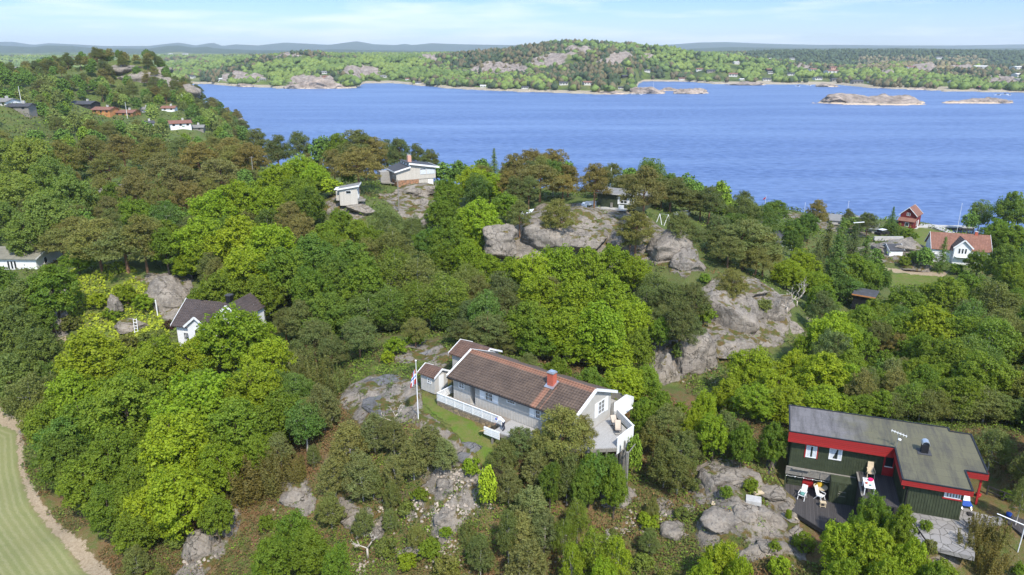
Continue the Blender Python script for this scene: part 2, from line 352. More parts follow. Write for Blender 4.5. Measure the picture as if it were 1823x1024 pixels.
M['dullleaf'] = leaf_mat('dull_leaves', (0.19, 0.21, 0.06), 0.4)
def felt():
    m, nt, b = newmat('roofing_felt'); co = objco(nt); s = nt.nodes.new('ShaderNodeSeparateXYZ'); nt.links.new(co, s.inputs[0])
    n1 = noise_(nt, co, 0.5, 6, 0.65, 0.5); n2 = noise_(nt, co, 7, 5, 0.7)
    f = math_(nt, 'ADD', math_(nt, 'MULTIPLY', s.outputs[0], 0.085), math_(nt, 'MULTIPLY', n1, 0.7))
    col = mixc(nt, ramp_(nt, f, 0.62, 0.9), (0.15, 0.137, 0.135), (0.120, 0.110, 0.062))
    col = mixc(nt, math_(nt, 'MULTIPLY', ramp_(nt, n2, 0.45, 0.7), 0.4), col, (0.07, 0.063, 0.055))
    mp = nt.nodes.new('ShaderNodeMapping'); mp.inputs['Scale'].default_value = (1.3, 0.18, 1); nt.links.new(co, mp.inputs['Vector'])
    n3 = noise_(nt, mp.outputs[0], 1.2, 5, 0.7); col = mixc(nt, math_(nt, 'MULTIPLY', ramp_(nt, n3, 0.45, 0.65), 0.7), col, (0.050, 0.045, 0.040))
    br = nt.nodes.new('ShaderNodeTexBrick'); br.inputs['Scale'].default_value = 0.5; br.inputs['Mortar Size'].default_value = 0.006; br.inputs['Brick Width'].default_value = 1.3; br.inputs['Row Height'].default_value = 0.52
    br.inputs['Color1'].default_value = (1,1,1,1); br.inputs['Color2'].default_value = (0.86,0.86,0.86,1); br.inputs['Mortar'].default_value = (0.45,0.45,0.45,1); nt.links.new(co, br.inputs['Vector'])
    col = mixc(nt, 0.8, col, br.outputs['Color'], 'MULTIPLY'); nt.links.new(col, b.inputs['Base Color']); b.inputs['Roughness'].default_value = 0.9
    bump_(nt, b, n2, 0.2, 0.03); return m
M['felt'] = felt()
# ---------------------------------------------------------------- near land: a height field through measured ground points
ctl = []
def cP_(px, py, Y): p = P(px, py, Y); ctl.append((p[0], p[1], p[2]))
def cZ(px, py, z): p = PZ(px, py, z); ctl.append((p[0], p[1], z))
def cW(px, Y, z): d = Y * cP - (z - CAMZ) * sP; ctl.append(((px - CX) / F * d, Y, z))
for a in [(0,1024,3),(0,750,3),(150,1010,3),(-300,1000,3),(60,850,3),(-250,760,3.2),(120,930,3),(-500,800,4),(215,1010,4.0),(150,930,3.8),(90,850,3.6),(80,770,3.8),(30,700,4.2),(0,1300,3),(200,1300,4),
          (330,1010,4.6),(430,900,7.0),(500,1024,5.6),(700,1024,6.6),(900,1024,7.6),(1100,1024,8.6),(1300,1024,9.6),(1500,1024,10.4),(1700,1024,11.6),(1823,1024,12.6),
          (500,1300,5),(900,1300,6.5),(1300,1300,8.5),(1700,1300,11),(2200,1100,13),(560,880,8.2),(700,860,10.0),(600,780,11.6),(700,715,13.4),(745,745,13.9),(640,700,12.8),(660,640,13.2),(780,620,13.9),(880,805,12.9),(850,765,13.7),
          (1000,880,11),(1100,900,10.9),(1080,830,11.8),(1100,960,9.4),(1250,850,12),(1300,840,12.3),(1200,900,10.9),(1350,900,11.6),(1400,950,11),(1390,855,12.6),(520,720,9.5),(450,800,7.6),(620,960,7.0),
          (300,860,5.0),(200,760,4.6),(350,700,5.6),(450,640,6.8)]: cZ(*a)
for a in [(810,745,13.75),(870,700,14.2),(1000,740,14.2),(790,690,14.1),(900,655,14.3),(1080,790,12.4),(1140,760,12.2),(1130,820,11.4)]: cZ(*a)
for px, Y, z in [(900,85,11),(1050,84,10),(1000,98,9.6),(1100,108,10.4),(1180,81,8.6),(1200,86,10.4),(1290,91,11.0),(1300,100,13.2),(1380,103,12.6),(1240,106,14.2),(1200,118,16.0),(1000,114,12.6),(1000,117.5,14.3),(900,117,14.5),
        (950,122,18.6),(1050,121,17.9),(1120,120,17.0),(1100,135,18.6),(1100,142,19.3),(1000,135,19.0),(1170,138,17.2),(1220,145,15.4),
        (735,163,19.2),(700,160,19.4),(790,150,17.8),(620,140,20.0),(760,135,16.2),(690,148,18.2),(560,140,18.3),(700,128,13.6),(850,128,14.5),(640,110,12.0),(760,105,11.8),(860,100,11.4),(520,105,11.5),(580,92,10.0),(500,92,9.2),(700,90,11.6),(640,78,12.6),(760,78,13.4),(560,74,10.8),
        (400,92,8.6),(330,95,8.2),(470,96,9.5),(130,112,12.0),(230,103,8.3),(230,110,12.5),(330,112,12.2),(300,104,9.0),(100,98,7.4),(60,100,7.2),(100,106,8.6),(0,98,6.5),(-150,95,5),(50,122,10.7),(0,122,10.6),(90,124,11),(-150,125,10),
        (100,160,12),(300,160,14),(450,170,16),(0,200,10),(-200,200,10),(300,220,14),(500,225,12),(650,220,9),(450,130,13.0),(350,135,13.0),(200,135,12.6),
        (560,170,17.5),(640,180,17.5),(740,185,16),(820,175,15.5),(900,165,17),(980,160,18),(1050,158,17.5),(1140,155,17.5),
        (600,245,0.5),(750,235,0.5),(900,228,0.5),(1050,225,0.5),(1200,222,0.5),(600,290,-6),(900,270,-6),(1200,262,-6),(450,262,2),
        (1300,160,12),(1250,175,11),(1380,175,7),(1390,160,5.2),(1450,150,5),(1330,200,4),(1430,195,3.2),(1500,190,3.2),(1500,178,3.6),(1560,170,4.2),(1350,140,10),(1300,122,12.5),(1420,125,7.5),(1500,125,5),
        (1597,154,4.4),(1590,148,3.3),(1640,158,3.6),(1700,157,3.0),(1800,155,3.0),(1660,175,2.4),(1640,188,2.0),(1620,193,1.8),(1823,180,1.6),(1620,142,3.0),(1660,141,3.0),(1600,134,3.4),(1540,135,4),(1720,140,3.2),(1900,150,3),(2200,150,3),
        (1500,100,6),(1650,92,6.8),(1800,92,7.2),(1823,72,10.5),(1450,76,9.4),(1600,72,10.6),(1350,84,8.6),(1300,76,9.0),(1250,70,10.2),(1180,70,11.6),(2100,80,10),(2200,110,6),(2400,60,13),(1400,66,11.2),(1500,64,12.4),(1700,62,13.0)]: cW(px, Y, z)
# shoreline to the right and the sea bed
for x, y in [(81,226),(98,213.5),(118.5,205),(119,196),(132,191.5),(160,188),(200,185)]:
    ctl.append((x, y, 0.0)); ctl.append((x + 6, y + 22, -6.0)); ctl.append((x - 1, y - 4, 1.0))
# green house plot: lower deck ground and upper ground
GX, GY, GYAW = 23.44, 54.90, -0.34
CXo, CYo, CYAW = -6.32, 64.90, -0.668
def loc2w(ox, oy, yaw, l, v): return ox + math.cos(yaw) * l - math.sin(yaw) * v, oy + math.sin(yaw) * l + math.cos(yaw) * v
for l, v, z in [(0.3,-.5,10.7),(3,-2,10.65),(3,-4.7,10.5),(5.2,-4,10.5),(0.2,-3,10.6),(6.5,-2,10.8),(0.8,4,11.6),(6,4,13.3),(7,-4.8,11.4),(9,-5,13.2),(12,-5,13.3),(10.5,-8,13.1),(9,4,13.5),(14,0,13.5),(15,-3,13.45),(14,4,13.4),(-1.5,0,11.6),(-1.5,3.3,13.1),(-1.5,-2.5,11.0),(5,1.5,10.8),(1,-6.5,10.2),(3,-8,10.2),(17,-5,13.2),(8,-9,12.2)]:
    x, y = loc2w(GX, GY, GYAW, l, v); ctl.append((x, y, z))
for l, v, z in [(0,-.4,14.05),(4,-.4,14.05),(7,-.6,13.95),(9,1,13.8),(13,3,13.3),(13,7,13.2),(6,5,14.2),(0,6,14.3),(-3,1.2,14.25),(-3,7,14.3),(8,-3.2,13.3),(15,3,12.6),(16,6,12.4),(11,-1,13.2),(3,-2.6,13.85),(0,-3,13.9)]:
    x, y = loc2w(CXo, CYo, CYAW, l, v); ctl.append((x, y, z))
# headland on the left
for px, Y, z in [(35,290,26),(0,285,27),(150,372,21),(200,366,17.8),(260,366,17.4),(225,345,16.5),(305,372,18.6),(330,330,13.4),(100,300,18),(-100,300,26),(200,300,14),(300,290,11),(400,330,9),(390,400,10),(260,450,41.5),(200,450,42),(300,455,35),(340,460,23),(370,470,14),(400,480,8),
        (428,492,1.0),(445,500,-4),(440,440,0.5),(470,430,-6),(440,380,0.5),(480,370,-5),(440,320,1.5),(520,310,-5),(220,420,28),(300,420,25),(130,440,37),(60,440,34),(0,430,34),(-150,430,32),(0,360,29),(80,360,25),(200,500,24),(300,520,8),(380,530,-4),(200,590,0),(0,590,6),(-200,590,10),(200,640,-6),(330,580,-6),(-400,450,25),(-600,450,20),(-500,300,20),(-500,200,12),(60,225,11.5),(200,240,13)]: cW(px, Y, z)
ctl = np.array(ctl)
_S = 100.0
def _U(r2): return np.where(r2 > 1e-12, r2 * np.log(np.maximum(r2, 1e-12)), 0.0)
_c = ctl[:, :2] / _S; _K = _U(((_c[:, None] - _c[None]) ** 2).sum(-1)); _n = len(_c)
_A = np.zeros((_n + 3, _n + 3)); _A[:_n, :_n] = _K + np.eye(_n) * 2e-4; _A[:_n, _n] = 1; _A[:_n, _n+1:] = _c; _A[_n, :_n] = 1; _A[_n+1:, :_n] = _c.T
_w = np.linalg.solve(_A, np.concatenate([ctl[:, 2], np.zeros(3)]))
def base_h(x, y):
    x = np.atleast_1d(np.asarray(x, float)); y = np.atleast_1d(np.asarray(y, float)); sh = x.shape; p = np.stack([x.ravel(), y.ravel()], 1) / _S; r = np.empty(len(p))
    for i in range(0, len(p), 20000):
        q = p[i:i+20000]; r[i:i+20000] = _U(((q[:, None] - _c[None]) ** 2).sum(-1)) @ _w[:_n] + _w[_n] + q @ _w[_n+1:]
    return np.clip(r, -8, 48).reshape(sh)

# ---- ground cover regions, given as outlines in world coordinates
def poly_px(pts, z): return [tuple(PZ(a, b, z)[:2]) for a, b in pts]
FIELD_EDGE = poly_px([(-400,700),(-150,725),(0,756),(30,771),(34,830),(52,895),(124,985),(170,1040),(230,1150),(260,1300)], 3.0)
FIELD = poly_px([(-900,690)] , 3.0) + FIELD_EDGE + poly_px([(-900,1300)], 3.0)
TRACK = poly_px([(-420,680),(-150,705),(0,733),(56,757),(44,775),(42,827),(72,895),(128,955),(197,1024),(260,1150),(300,1320)], 3.0) + list(reversed(FIELD_EDGE))
LAWN = poly_px([(748,703),(778,720),(800,728),(868,768),(893,795),(870,812),(800,768),(752,735)], 13.85)
LAWN2 = poly_px([(1555,492),(1565,512),(1655,512),(1690,500),(1670,487)], 3.0)
ROADR = poly_px([(1560,480),(1560,485),(1680,494),(1690,489)], 3.0)
LAWN3 = poly_px([(1625,400),(1655,398),(1685,425),(1660,452),(1605,448)], 2.2)
LAWN4 = poly_px([(60,612),(118,612),(110,640),(55,640)], 6.6)
ROADL = poly_px([(60,606),(118,603),(118,612),(60,614)], 7.2)
BANK = poly_px([(128,498),(190,492),(225,500),(262,520),(300,560),(280,590),(150,585),(118,545)], 10.6)
LAWN5 = poly_px([(640,640),(720,650),(760,640),(765,665),(690,668),(620,672)], 13.6)
ROCKS = [poly_px(q, z) for q, z in [
    ([(615,670),(690,668),(745,690),(755,730),(800,765),(850,805),(880,835),(840,835),(790,800),(740,755),(650,750),(600,700)], 13.5),
    ([(700,612),(770,600),(800,625),(798,660),(765,655),(700,640)], 13.9),
    ([(1225,835),(1290,822),(1345,840),(1350,880),(1330,905),(1260,890),(1228,865)], 12.1),
    ([(1235,925),(1330,915),(1420,925),(1430,985),(1330,995),(1250,960)], 10.8),
    ([(1355,870),(1395,880),(1440,940),(1440,1000),(1380,990),(1370,920)], 11.2),
    ([(290,1024),(330,985),(380,920),(435,905),(430,950),(350,1024)], 5.5),
    ([(480,870),(540,860),(570,900),(540,915)], 8.0), ([(600,900),(680,930),(690,960),(610,935)], 7.6), ([(770,930),(840,900),(850,930),(780,960)], 9), ([(720,870),(800,840),(830,860),(740,890)], 11)]]
def cwp(l): return [((px - CX) / F * (Y * cP - (16 - CAMZ) * sP), Y) for px, Y in l]
ROCKS += [cwp([(845,116),(900,126),(960,140),(1060,140),(1140,136),(1180,128),(1240,118),(1230,106),(1160,114),(1000,115)]),
          cwp([(1170,82),(1160,92),(1220,100),(1290,108),(1370,107),(1420,98),(1400,90),(1290,88),(1210,80)]),
          cwp([(670,150),(740,158),(780,158),(775,138),(720,134)]), cwp([(570,145),(650,142),(650,132),(570,136)]), cwp([(190,176),(280,178),(290,164),(200,160)]),
          cwp([(1380,212),(1480,206),(1560,188),(1560,172),(1460,182),(1380,195)]), cwp([(1480,150),(1640,150),(1670,156),(1560,166)]),
          
          cwp([(60,110),(130,112),(120,102),(60,104)]), cwp([(255,104),(250,112),(340,114),(330,102)])]
def inside(poly, x, y):
    r = np.zeros(np.shape(x), bool); n = len(poly)
    for i in range(n):
        x0, y0 = poly[i]; x1, y1 = poly[(i + 1) % n]
        if y0 == y1: continue
        c = ((y0 > y) != (y1 > y)) & (x < (x1 - x0) * (y - y0) / (y1 - y0) + x0); r ^= c
    return r
def seg_dist(pts, x, y):
    d = np.full(np.shape(x), 1e9)
    for (x0, y0), (x1, y1) in zip(pts[:-1], pts[1:]):
        L = (x1-x0)**2 + (y1-y0)**2; t = np.clip(((x-x0)*(x1-x0) + (y-y0)*(y1-y0)) / L, 0, 1)
        d = np.minimum(d, np.hypot(x - x0 - t*(x1-x0), y - y0 - t*(y1-y0)))
    return d
def soft(poly, x, y, s=0.35):
    a = inside(poly, x, y).astype(float); jx = 0.5 * s * 2
    for dx, dy in ((jx, 0), (-jx, 0), (0, jx), (0, -jx)): a = a + inside(poly, x + dx, y + dy)
    return a / 5
FLAT = [FIELD, TRACK, LAWN, LAWN2, LAWN3, LAWN4]
def near_h(x, y):
    x = np.atleast_1d(np.asarray(x, float)); y = np.atleast_1d(np.asarray(y, float))
    h = base_h(x, y)
    flat = np.zeros_like(h)
    for p in FLAT: flat = np.maximum(flat, inside(p, x, y))
    rk = np.zeros_like(h)
    for p in ROCKS: rk = np.maximum(rk, inside(p, x, y))
    amp = np.where(y < 260, 0.75, 2.6); nz = fbm(x / 6.5, y / 6.5, o=4, s=5)
    rough = nz * amp + rk * (np.abs(fbm(x / 3.0, y / 3.0, o=3, s=11)) * 0.9 + 0.0)
    # keep house plots even
    gx = x - GX; gy = y - GY; l = gx * math.cos(GYAW) + gy * math.sin(GYAW); v = -gx * math.sin(GYAW) + gy * math.cos(GYAW)
    pl = (l > -1) & (l < 16.5) & (v > -8.5) & (v < 5.5)
    gx = x - CXo; gy = y - CYo; l = gx * math.cos(CYAW) + gy * math.sin(CYAW); v = -gx * math.sin(CYAW) + gy * math.cos(CYAW)
    pl |= (l > -3) & (l < 18) & (v > -3) & (v < 8.5)
    rough = np.where((flat > 0) | pl, rough * 0.12, rough); rough = np.where(h < 1.5, rough * 0.3, rough)
    return h + rough
def hz(x, y): return float(near_h(x, y)[0])
def ground(px, py, y0=42, y1=560):
    """where the sight line of a picture point meets the ground"""
    r = ray(px, py); Y = np.exp(np.linspace(math.log(y0), math.log(y1), 900)); x = r[0] / r[1] * Y; z = CAMZ + r[2] / r[1] * Y
    g = near_h(x, Y); i = np.argmax(g >= z) if (g >= z).any() else 0
    return np.array([x[i], Y[i], g[i]])

pxs = np.arange(-760, 2600, 7.0); Ys = [30.0]
while Ys[-1] < 640: Ys.append(Ys[-1] * 1.0056)
Ys = np.array(Ys); PXg, Yg = np.meshgrid(pxs, Ys); Xg = (PXg - CX) / F * Yg * 1.04
Zg = near_h(Xg, Yg); nr, nc = Xg.shape
def gridq(nr, nc):
    i = np.arange(nr - 1)[:, None] * nc + np.arange(nc - 1)[None]; return np.stack([i, i + 1, i + nc + 1, i + nc], -1).reshape(-1, 4)
rock = np.zeros_like(Xg); grass = np.zeros_like(Xg)
for p in ROCKS: rock = np.maximum(rock, soft(p, Xg, Yg, np.clip(Yg / 130, 0.4, 3)))
for p in (LAWN, LAWN2, LAWN3, LAWN4, BANK, LAWN5): grass = np.maximum(grass, soft(p, Xg, Yg))
field = soft(FIELD, Xg, Yg, 0.25); track = soft(TRACK, Xg, Yg, 0.25)
for p in (ROADR, ROADL): track = np.maximum(track, soft(p, Xg, Yg, 0.25))
fd = seg_dist(FIELD_EDGE, Xg, Yg)
def terrain_mat():
    m, nt, b = newmat('ground_cover'); co = geoco(nt)
    at = nt.nodes.new('ShaderNodeAttribute'); at.attribute_name = 'cov'; sp = nt.nodes.new('ShaderNodeSeparateColor'); nt.links.new(at.outputs['Color'], sp.inputs[0])
    af = nt.nodes.new('ShaderNodeAttribute'); af.attribute_name = 'fd'
    n0 = noise_(nt, co, 0.22, 6, 0.6); n1 = noise_(nt, co, 1.1, 7, 0.65); n2 = noise_(nt, co, 5, 5, 0.7); n3 = noise_(nt, co, 16, 3, 0.7)
    # forest floor: rust-brown heather, moss, dry grass
    base = mixc(nt, ramp_(nt, n1, 0.4, 0.62), (0.15, 0.082, 0.038), (0.085, 0.10, 0.024))
    base = mixc(nt, ramp_(nt, n2, 0.5, 0.68), base, (0.17, 0.11, 0.055)); sy = nt.nodes.new('ShaderNodeSeparateXYZ'); nt.links.new(co, sy.inputs[0]); base = mixc(nt, math_(nt, 'MULTIPLY', ramp_(nt, n0, 0.45, 0.6), ramp_(nt, math_(nt, 'DIVIDE', sy.outputs[1], 200.0), 0.30, 0.42, (.3,.3,.3), (1,1,1))), base, (0.075, 0.115, 0.02)); base = mixc(nt, math_(nt, 'MULTIPLY', ramp_(nt, math_(nt, 'DIVIDE', sy.outputs[1], 200.0), 0.36, 0.5), 0.75), base, mixc(nt, n1, (0.05, 0.085, 0.018), (0.10, 0.13, 0.03)))
    base = mixc(nt, math_(nt, 'MULTIPLY', ramp_(nt, n3, 0.58, 0.72), 0.8), base, (0.36, 0.29, 0.22))
    rc, rh = granite_nodes(nt, co); rc = moss_on_top(nt, rc, co, 0.95)
    g = nt.nodes.new('ShaderNodeNewGeometry'); s = nt.nodes.new('ShaderNodeSeparateXYZ'); nt.links.new(g.outputs['Normal'], s.inputs[0])
    steep = ramp_(nt, math_(nt, 'ADD', s.outputs[2], math_(nt, 'MULTIPLY', math_(nt, 'SUBTRACT', n1, 0.5), 0.25)), 0.70, 0.78, (1,1,1), (0,0,0))
    rk = math_(nt, 'MAXIMUM', ramp_(nt, math_(nt, 'ADD', sp.outputs[0], math_(nt, 'MULTIPLY', math_(nt, 'SUBTRACT', n1, 0.5), 1.1)), 0.45, 0.55), steep)
    col = mixc(nt, rk, base, rc)
    gr = mixc(nt, ramp_(nt, n1, 0.35, 0.6), (0.10, 0.16, 0.018), (0.17, 0.15, 0.05)); gr = mixc(nt, math_(nt, 'MULTIPLY', n2, 0.6), gr, (0.06, 0.10, 0.015))
    col = mixc(nt, ramp_(nt, math_(nt, 'ADD', sp.outputs[1], math_(nt, 'MULTIPLY', math_(nt, 'SUBTRACT', n1, 0.5), 0.7)), 0.42, 0.58), col, gr)
    st = math_(nt, 'SINE', math_(nt, 'ADD', math_(nt, 'MULTIPLY', af.outputs['Fac'], 2 * math.pi / 0.62), math_(nt, 'MULTIPLY', n1, 3.0)))
    n4_ = noise_(nt, co, 0.5, 5, 0.7); st2 = math_(nt, 'SINE', math_(nt, 'ADD', math_(nt, 'MULTIPLY', af.outputs['Fac'], 2 * math.pi / 2.9), math_(nt, 'MULTIPLY', n0, 6.0)))
    fc = mixc(nt, math_(nt, 'ADD', math_(nt, 'MULTIPLY', st2, 0.13), math_(nt, 'MULTIPLY', n4_, 1.0), clamp=True), (0.165, 0.185, 0.065), (0.26, 0.24, 0.11))
    fc = mixc(nt, math_(nt, 'MULTIPLY', ramp_(nt, math_(nt, 'MULTIPLY', math_(nt, 'ADD', st, 1.0), math_(nt, 'MULTIPLY', n2, math_(nt, 'MULTIPLY', n4_, 2.0))), 0.3, 1.0), 0.45), fc, (0.35, 0.31, 0.18))
    fc = mixc(nt, math_(nt, 'MULTIPLY', ramp_(nt, n4_, 0.4, 0.65), 0.55), fc, (0.20, 0.205, 0.075)); fc = mixc(nt, math_(nt, 'MULTIPLY', ramp_(nt, n3, 0.5, 0.7), 0.35), fc, (0.09, 0.12, 0.025))
    col = mixc(nt, sp.outputs[2], col, fc)
    tcx = mixc(nt, ramp_(nt, n2, 0.35, 0.7), (0.25, 0.185, 0.115), (0.40, 0.32, 0.22)); at2 = nt.nodes.new('ShaderNodeAttribute'); at2.attribute_name = 'track'
    col = mixc(nt, ramp_(nt, math_(nt, 'ADD', at2.outputs['Fac'], math_(nt, 'MULTIPLY', math_(nt, 'SUBTRACT', noise_(nt, co, 1.4, 6, .7), 0.5), 2.2)), 0.42, 0.62), col, tcx)
    nt.links.new(col, b.inputs['Base Color']); b.inputs['Roughness'].default_value = 0.95; b.inputs['Specular IOR Level'].default_value = 0.15
    bump_(nt, b, math_(nt, 'ADD', math_(nt, 'MULTIPLY', n2, 0.6), math_(nt, 'ADD', math_(nt, 'MULTIPLY', n3, 0.3), math_(nt, 'MULTIPLY', rh, rk))), 0.8, 0.2); return m
cov = np.stack([rock, grass, field, np.ones_like(rock)], -1)
me = fast_mesh('ground', np.stack([Xg, Yg, Zg], -1).reshape(-1, 3), gridq(nr, nc), terrain_mat(), {'fd': fd.ravel(), 'track': track.ravel()}, True, {'cov': cov.reshape(-1, 4)})
tag(link('ground', me), kind='structure')

# ---------------------------------------------------------------- water
def water_mat():
    m, nt, b = newmat('sea_water'); co = geoco(nt)
    mp = nt.nodes.new('ShaderNodeMapping'); mp.inputs['Scale'].default_value = (0.5, 1.0, 1.0); mp.inputs['Rotation'].default_value = (0, 0, -0.25); nt.links.new(co, mp.inputs['Vector'])
    big = nt.nodes.new('ShaderNodeMapping'); big.inputs['Scale'].default_value = (0.15, 1.0, 1.0); big.inputs['Rotation'].default_value = (0, 0, 0.08); nt.links.new(co, big.inputs['Vector'])
    n = noise_(nt, mp.outputs[0], 0.42, 6, 0.68); n2 = noise_(nt, mp.outputs[0], 0.09, 3, 0.5); nb = noise_(nt, big.outputs[0], 0.014, 4, 0.6)
    n3 = noise_(nt, big.outputs[0], 0.05, 4, 0.6)
    col = mixc(nt, ramp_(nt, n, 0.38, 0.62), (0.032, 0.068, 0.175), (0.098, 0.155, 0.310))
    col = mixc(nt, math_(nt, 'MULTIPLY', ramp_(nt, math_(nt, 'ADD', math_(nt, 'MULTIPLY', nb, 0.6), math_(nt, 'MULTIPLY', n3, 0.4)), 0.44, 0.66), 0.5), col, (0.165, 0.24, 0.39))
    nt.links.new(col, b.inputs['Base Color']); b.inputs['Roughness'].default_value = 0.42; b.inputs['IOR'].default_value = 1.33; b.inputs['Specular IOR Level'].default_value = 0.28
    bump_(nt, b, math_(nt, 'ADD', n, math_(nt, 'MULTIPLY', n2, 1.5)), 0.7, 0.5); return m
wx = np.concatenate([np.linspace(-3000, 3500, 40)]); wy = np.concatenate([np.linspace(95, 700, 16), np.linspace(760, 3600, 16)])
WX, WY = np.meshgrid(wx, wy)
me = fast_mesh('sea', np.stack([WX, WY, WX * 0], -1).reshape(-1, 3), gridq(*WX.shape), water_mat()); tag(link('sea', me), kind='structure')

# ---------------------------------------------------------------- far land
def interp(tab, px): t = np.array(tab, float); return np.interp(px, t[:, 0], t[:, 1])
SHORE = [(-700,150),(365,150),(400,153.5),(470,156),(480,157.5),(630,157.5),(645,148),(700,148.5),(740,152.5),(790,157),(850,161),(1000,166),(1060,168),(1128,167.5),(1140,149),(1150,145),(1230,146),(1280,150),(1400,150.5),(1500,151),(1560,157),(1640,160),(1700,163),(1823,165),(2000,168),(2600,168)]
S1 = [(-700,128),(0,126),(300,122),(370,116),(430,108),(480,104),(520,97),(560,97),(600,103),(700,107),(800,102),(850,96),(900,92),(950,84),(1000,78),(1050,78),(1110,82),(1200,90),(1230,98),(1300,104),(1380,112),(1450,120),(1530,124),(1600,117),(1690,117),(1760,122),(1823,122),(2600,122)]
S2 = [(-700,103),(0,104),(200,104),(400,103),(600,99),(700,99),(800,98),(1000,96),(1200,98),(1300,97),(1380,94),(1500,93),(1650,93),(1823,95),(2600,94)]
R1 = [(-700,86),(0,81),(61,84),(81,81),(132,82),(157,85),(175,86),(264,87),(297,82),(320,81),(345,85),(368,83),(381,86),(440,89),(520,90),(600,88),(700,90),(850,92),(1000,92),(1200,88),(1300,84),(1450,86),(1600,85),(1700,87),(1823,86),(2600,86)]
R2 = [(-700,77),(25,74.5),(61,80),(90,77),(132,79),(190,82),(264,82),(320,76),(350,81),(381,76),(397,82),(421,79),(461,81),(507,76),(550,78),(587,80),(636,73.5),(667,79),(704,80.5),(722,78),(735,80.5),(768,77),(820,79),(882,80),(1000,82),(1160,81),(1200,79),(1240,76),(1290,75),(1350,77.5),(1450,80),(1500,80),(1600,81),(1700,81),(1760,80),(1823,79),(2600,80)]
fpx = np.arange(-560, 2400, 6.5); fY = [850.0]
while fY[-1] < 11000: fY.append(fY[-1] * 1.009)
fY = np.array(fY); FP, FY = np.meshgrid(fpx, fY)
def dshore(py):
    b = -(np.asarray(py, float) - CY) / F; return -CAMZ * (cP + b * sP) / (-sP + b * cP)
def far_h(px, Y):
    px = np.asarray(px, float); Y = np.asarray(Y, float)
    ys = dshore(interp(SHORE, px)) + fbm(px / 14, px * 0, o=3, s=3) * 16
    zs1 = zpy(interp(S1, px), 1500.) ; zs2 = zpy(interp(S2, px), 2400.); zr1 = zpy(interp(R1, px), 5500.) ; zr2 = zpy(interp(R2, px), 9000.)
    x = (px - CX) / F * 0.95 * Y
    t = np.clip((Y - ys) / (1500 - ys), 0, 1)
    lobe = fbm(x / 140, Y / 140, o=4, s=21)
    h = np.where(Y < ys, -3 + np.clip((Y - ys) / 20, -1, 0) * 3, 1.2 + (zs1 - 1.2) * t ** 1.25 + lobe * 22 * np.sin(np.pi * np.clip(t, 0, 1)) * np.clip(zs1 / 60, 0.25, 1.2))
    h = np.where((Y >= ys) & (h < 1.0), 1.0, h)
    def seg(h, Y0, Y1, z0, z1, amp, sc_, sd):
        k = np.clip((Y - Y0) / (Y1 - Y0), 0, 1); k = k * k * (3 - 2 * k); q = z0 + (z1 - z0) * k + amp * np.sin(np.pi * k) * fbm(x / sc_, Y / sc_, o=3, s=sd)
        return np.where(Y > Y0, q, h)
    dip1 = np.minimum(zs1, zs2) - 14; dip2 = np.minimum(zs2, zr1) * 0 + 12
    h = seg(h, 1500, 1850, zs1, dip1, 5, 90, 31); h = seg(h, 1850, 2400, dip1, zs2, 8, 120, 32)
    h = seg(h, 2400, 3300, zs2, dip2, 6, 200, 33); h = seg(h, 3300, 5500, dip2, zr1, 18, 380, 34)
    h = seg(h, 5500, 6800, zr1, zr1 * 0 + 30, 10, 400, 35); h = seg(h, 6800, 9000, zr1 * 0 + 30, zr2, 16, 500, 36); h = seg(h, 9000, 11000, zr2, zr2 * 0 - 5, 5, 500, 37)
    return h
FX = (FP - CX) / F * 0.9516 * FY; FZ = far_h(FP, FY)
def far_mat():
    m, nt, b = newmat('far_land'); co = geoco(nt); n0 = noise_(nt, co, 0.006, 5, 0.6); n1 = noise_(nt, co, 0.03, 6, 0.65); n2 = noise_(nt, co, 0.15, 5, 0.7)
    s = nt.nodes.new('ShaderNodeSeparateXYZ'); nt.links.new(co, s.inputs[0])
    g = mixc(nt, ramp_(nt, n1, 0.42, 0.6), (0.05, 0.075, 0.022), (0.12, 0.16, 0.03)); g = mixc(nt, ramp_(nt, n0, 0.5, 0.62), g, (0.17, 0.18, 0.06))
    rk = mixc(nt, ramp_(nt, n2, 0.35, 0.65), (0.16, 0.125, 0.10), (0.40, 0.33, 0.27))
    ge = nt.nodes.new('ShaderNodeNewGeometry'); sn = nt.nodes.new('ShaderNodeSeparateXYZ'); nt.links.new(ge.outputs['Normal'], sn.inputs[0])
    at = nt.nodes.new('ShaderNodeAttribute'); at.attribute_name = 'rk'
    k = math_(nt, 'MAXIMUM', ramp_(nt, math_(nt, 'ADD', at.outputs['Fac'], math_(nt, 'MULTIPLY', math_(nt, 'SUBTRACT', n1, 0.5), 0.9)), 0.45, 0.6), ramp_(nt, s.outputs[2], 0.0, 1.0, (0,0,0), (0,0,0)))
    col = mixc(nt, k, g, rk)
    low = math_(nt, 'LESS_THAN', s.outputs[2], 2.6); col = mixc(nt, math_(nt, 'MULTIPLY', low, 0.9), col, (0.40, 0.33, 0.24))
    far = math_(nt, 'GREATER_THAN', s.outputs[1], 4300.0); col = mixc(nt, far, col, mixc(nt, ramp_(nt, n1, 0.4, 0.65), (0.035, 0.055, 0.03), (0.075, 0.10, 0.045)))
    nt.links.new(col, b.inputs['Base Color']); b.inputs['Roughness'].default_value = 1.0; b.inputs['Specular IOR Level'].default_value = 0.1
    bump_(nt, b, n2, 1.0, 4.0); return m
FAR_ROCK = [(880,940,112,135),(820,960,120,136),(960,1010,95,118),(1000,1060,85,103),(1080,1130,95,112),(1140,1170,98,108),(500,600,135,160),(600,680,118,142),(930,1010,100,124),(380,470,130,150),(840,930,112,128),(1060,1110,106,118),(480,540,98,104),(740,790,102,110),(1620,1680,118,132),(1560,1600,128,138),(1760,1823,135,160),(1690,1740,118,128),(1420,1450,118,124)]
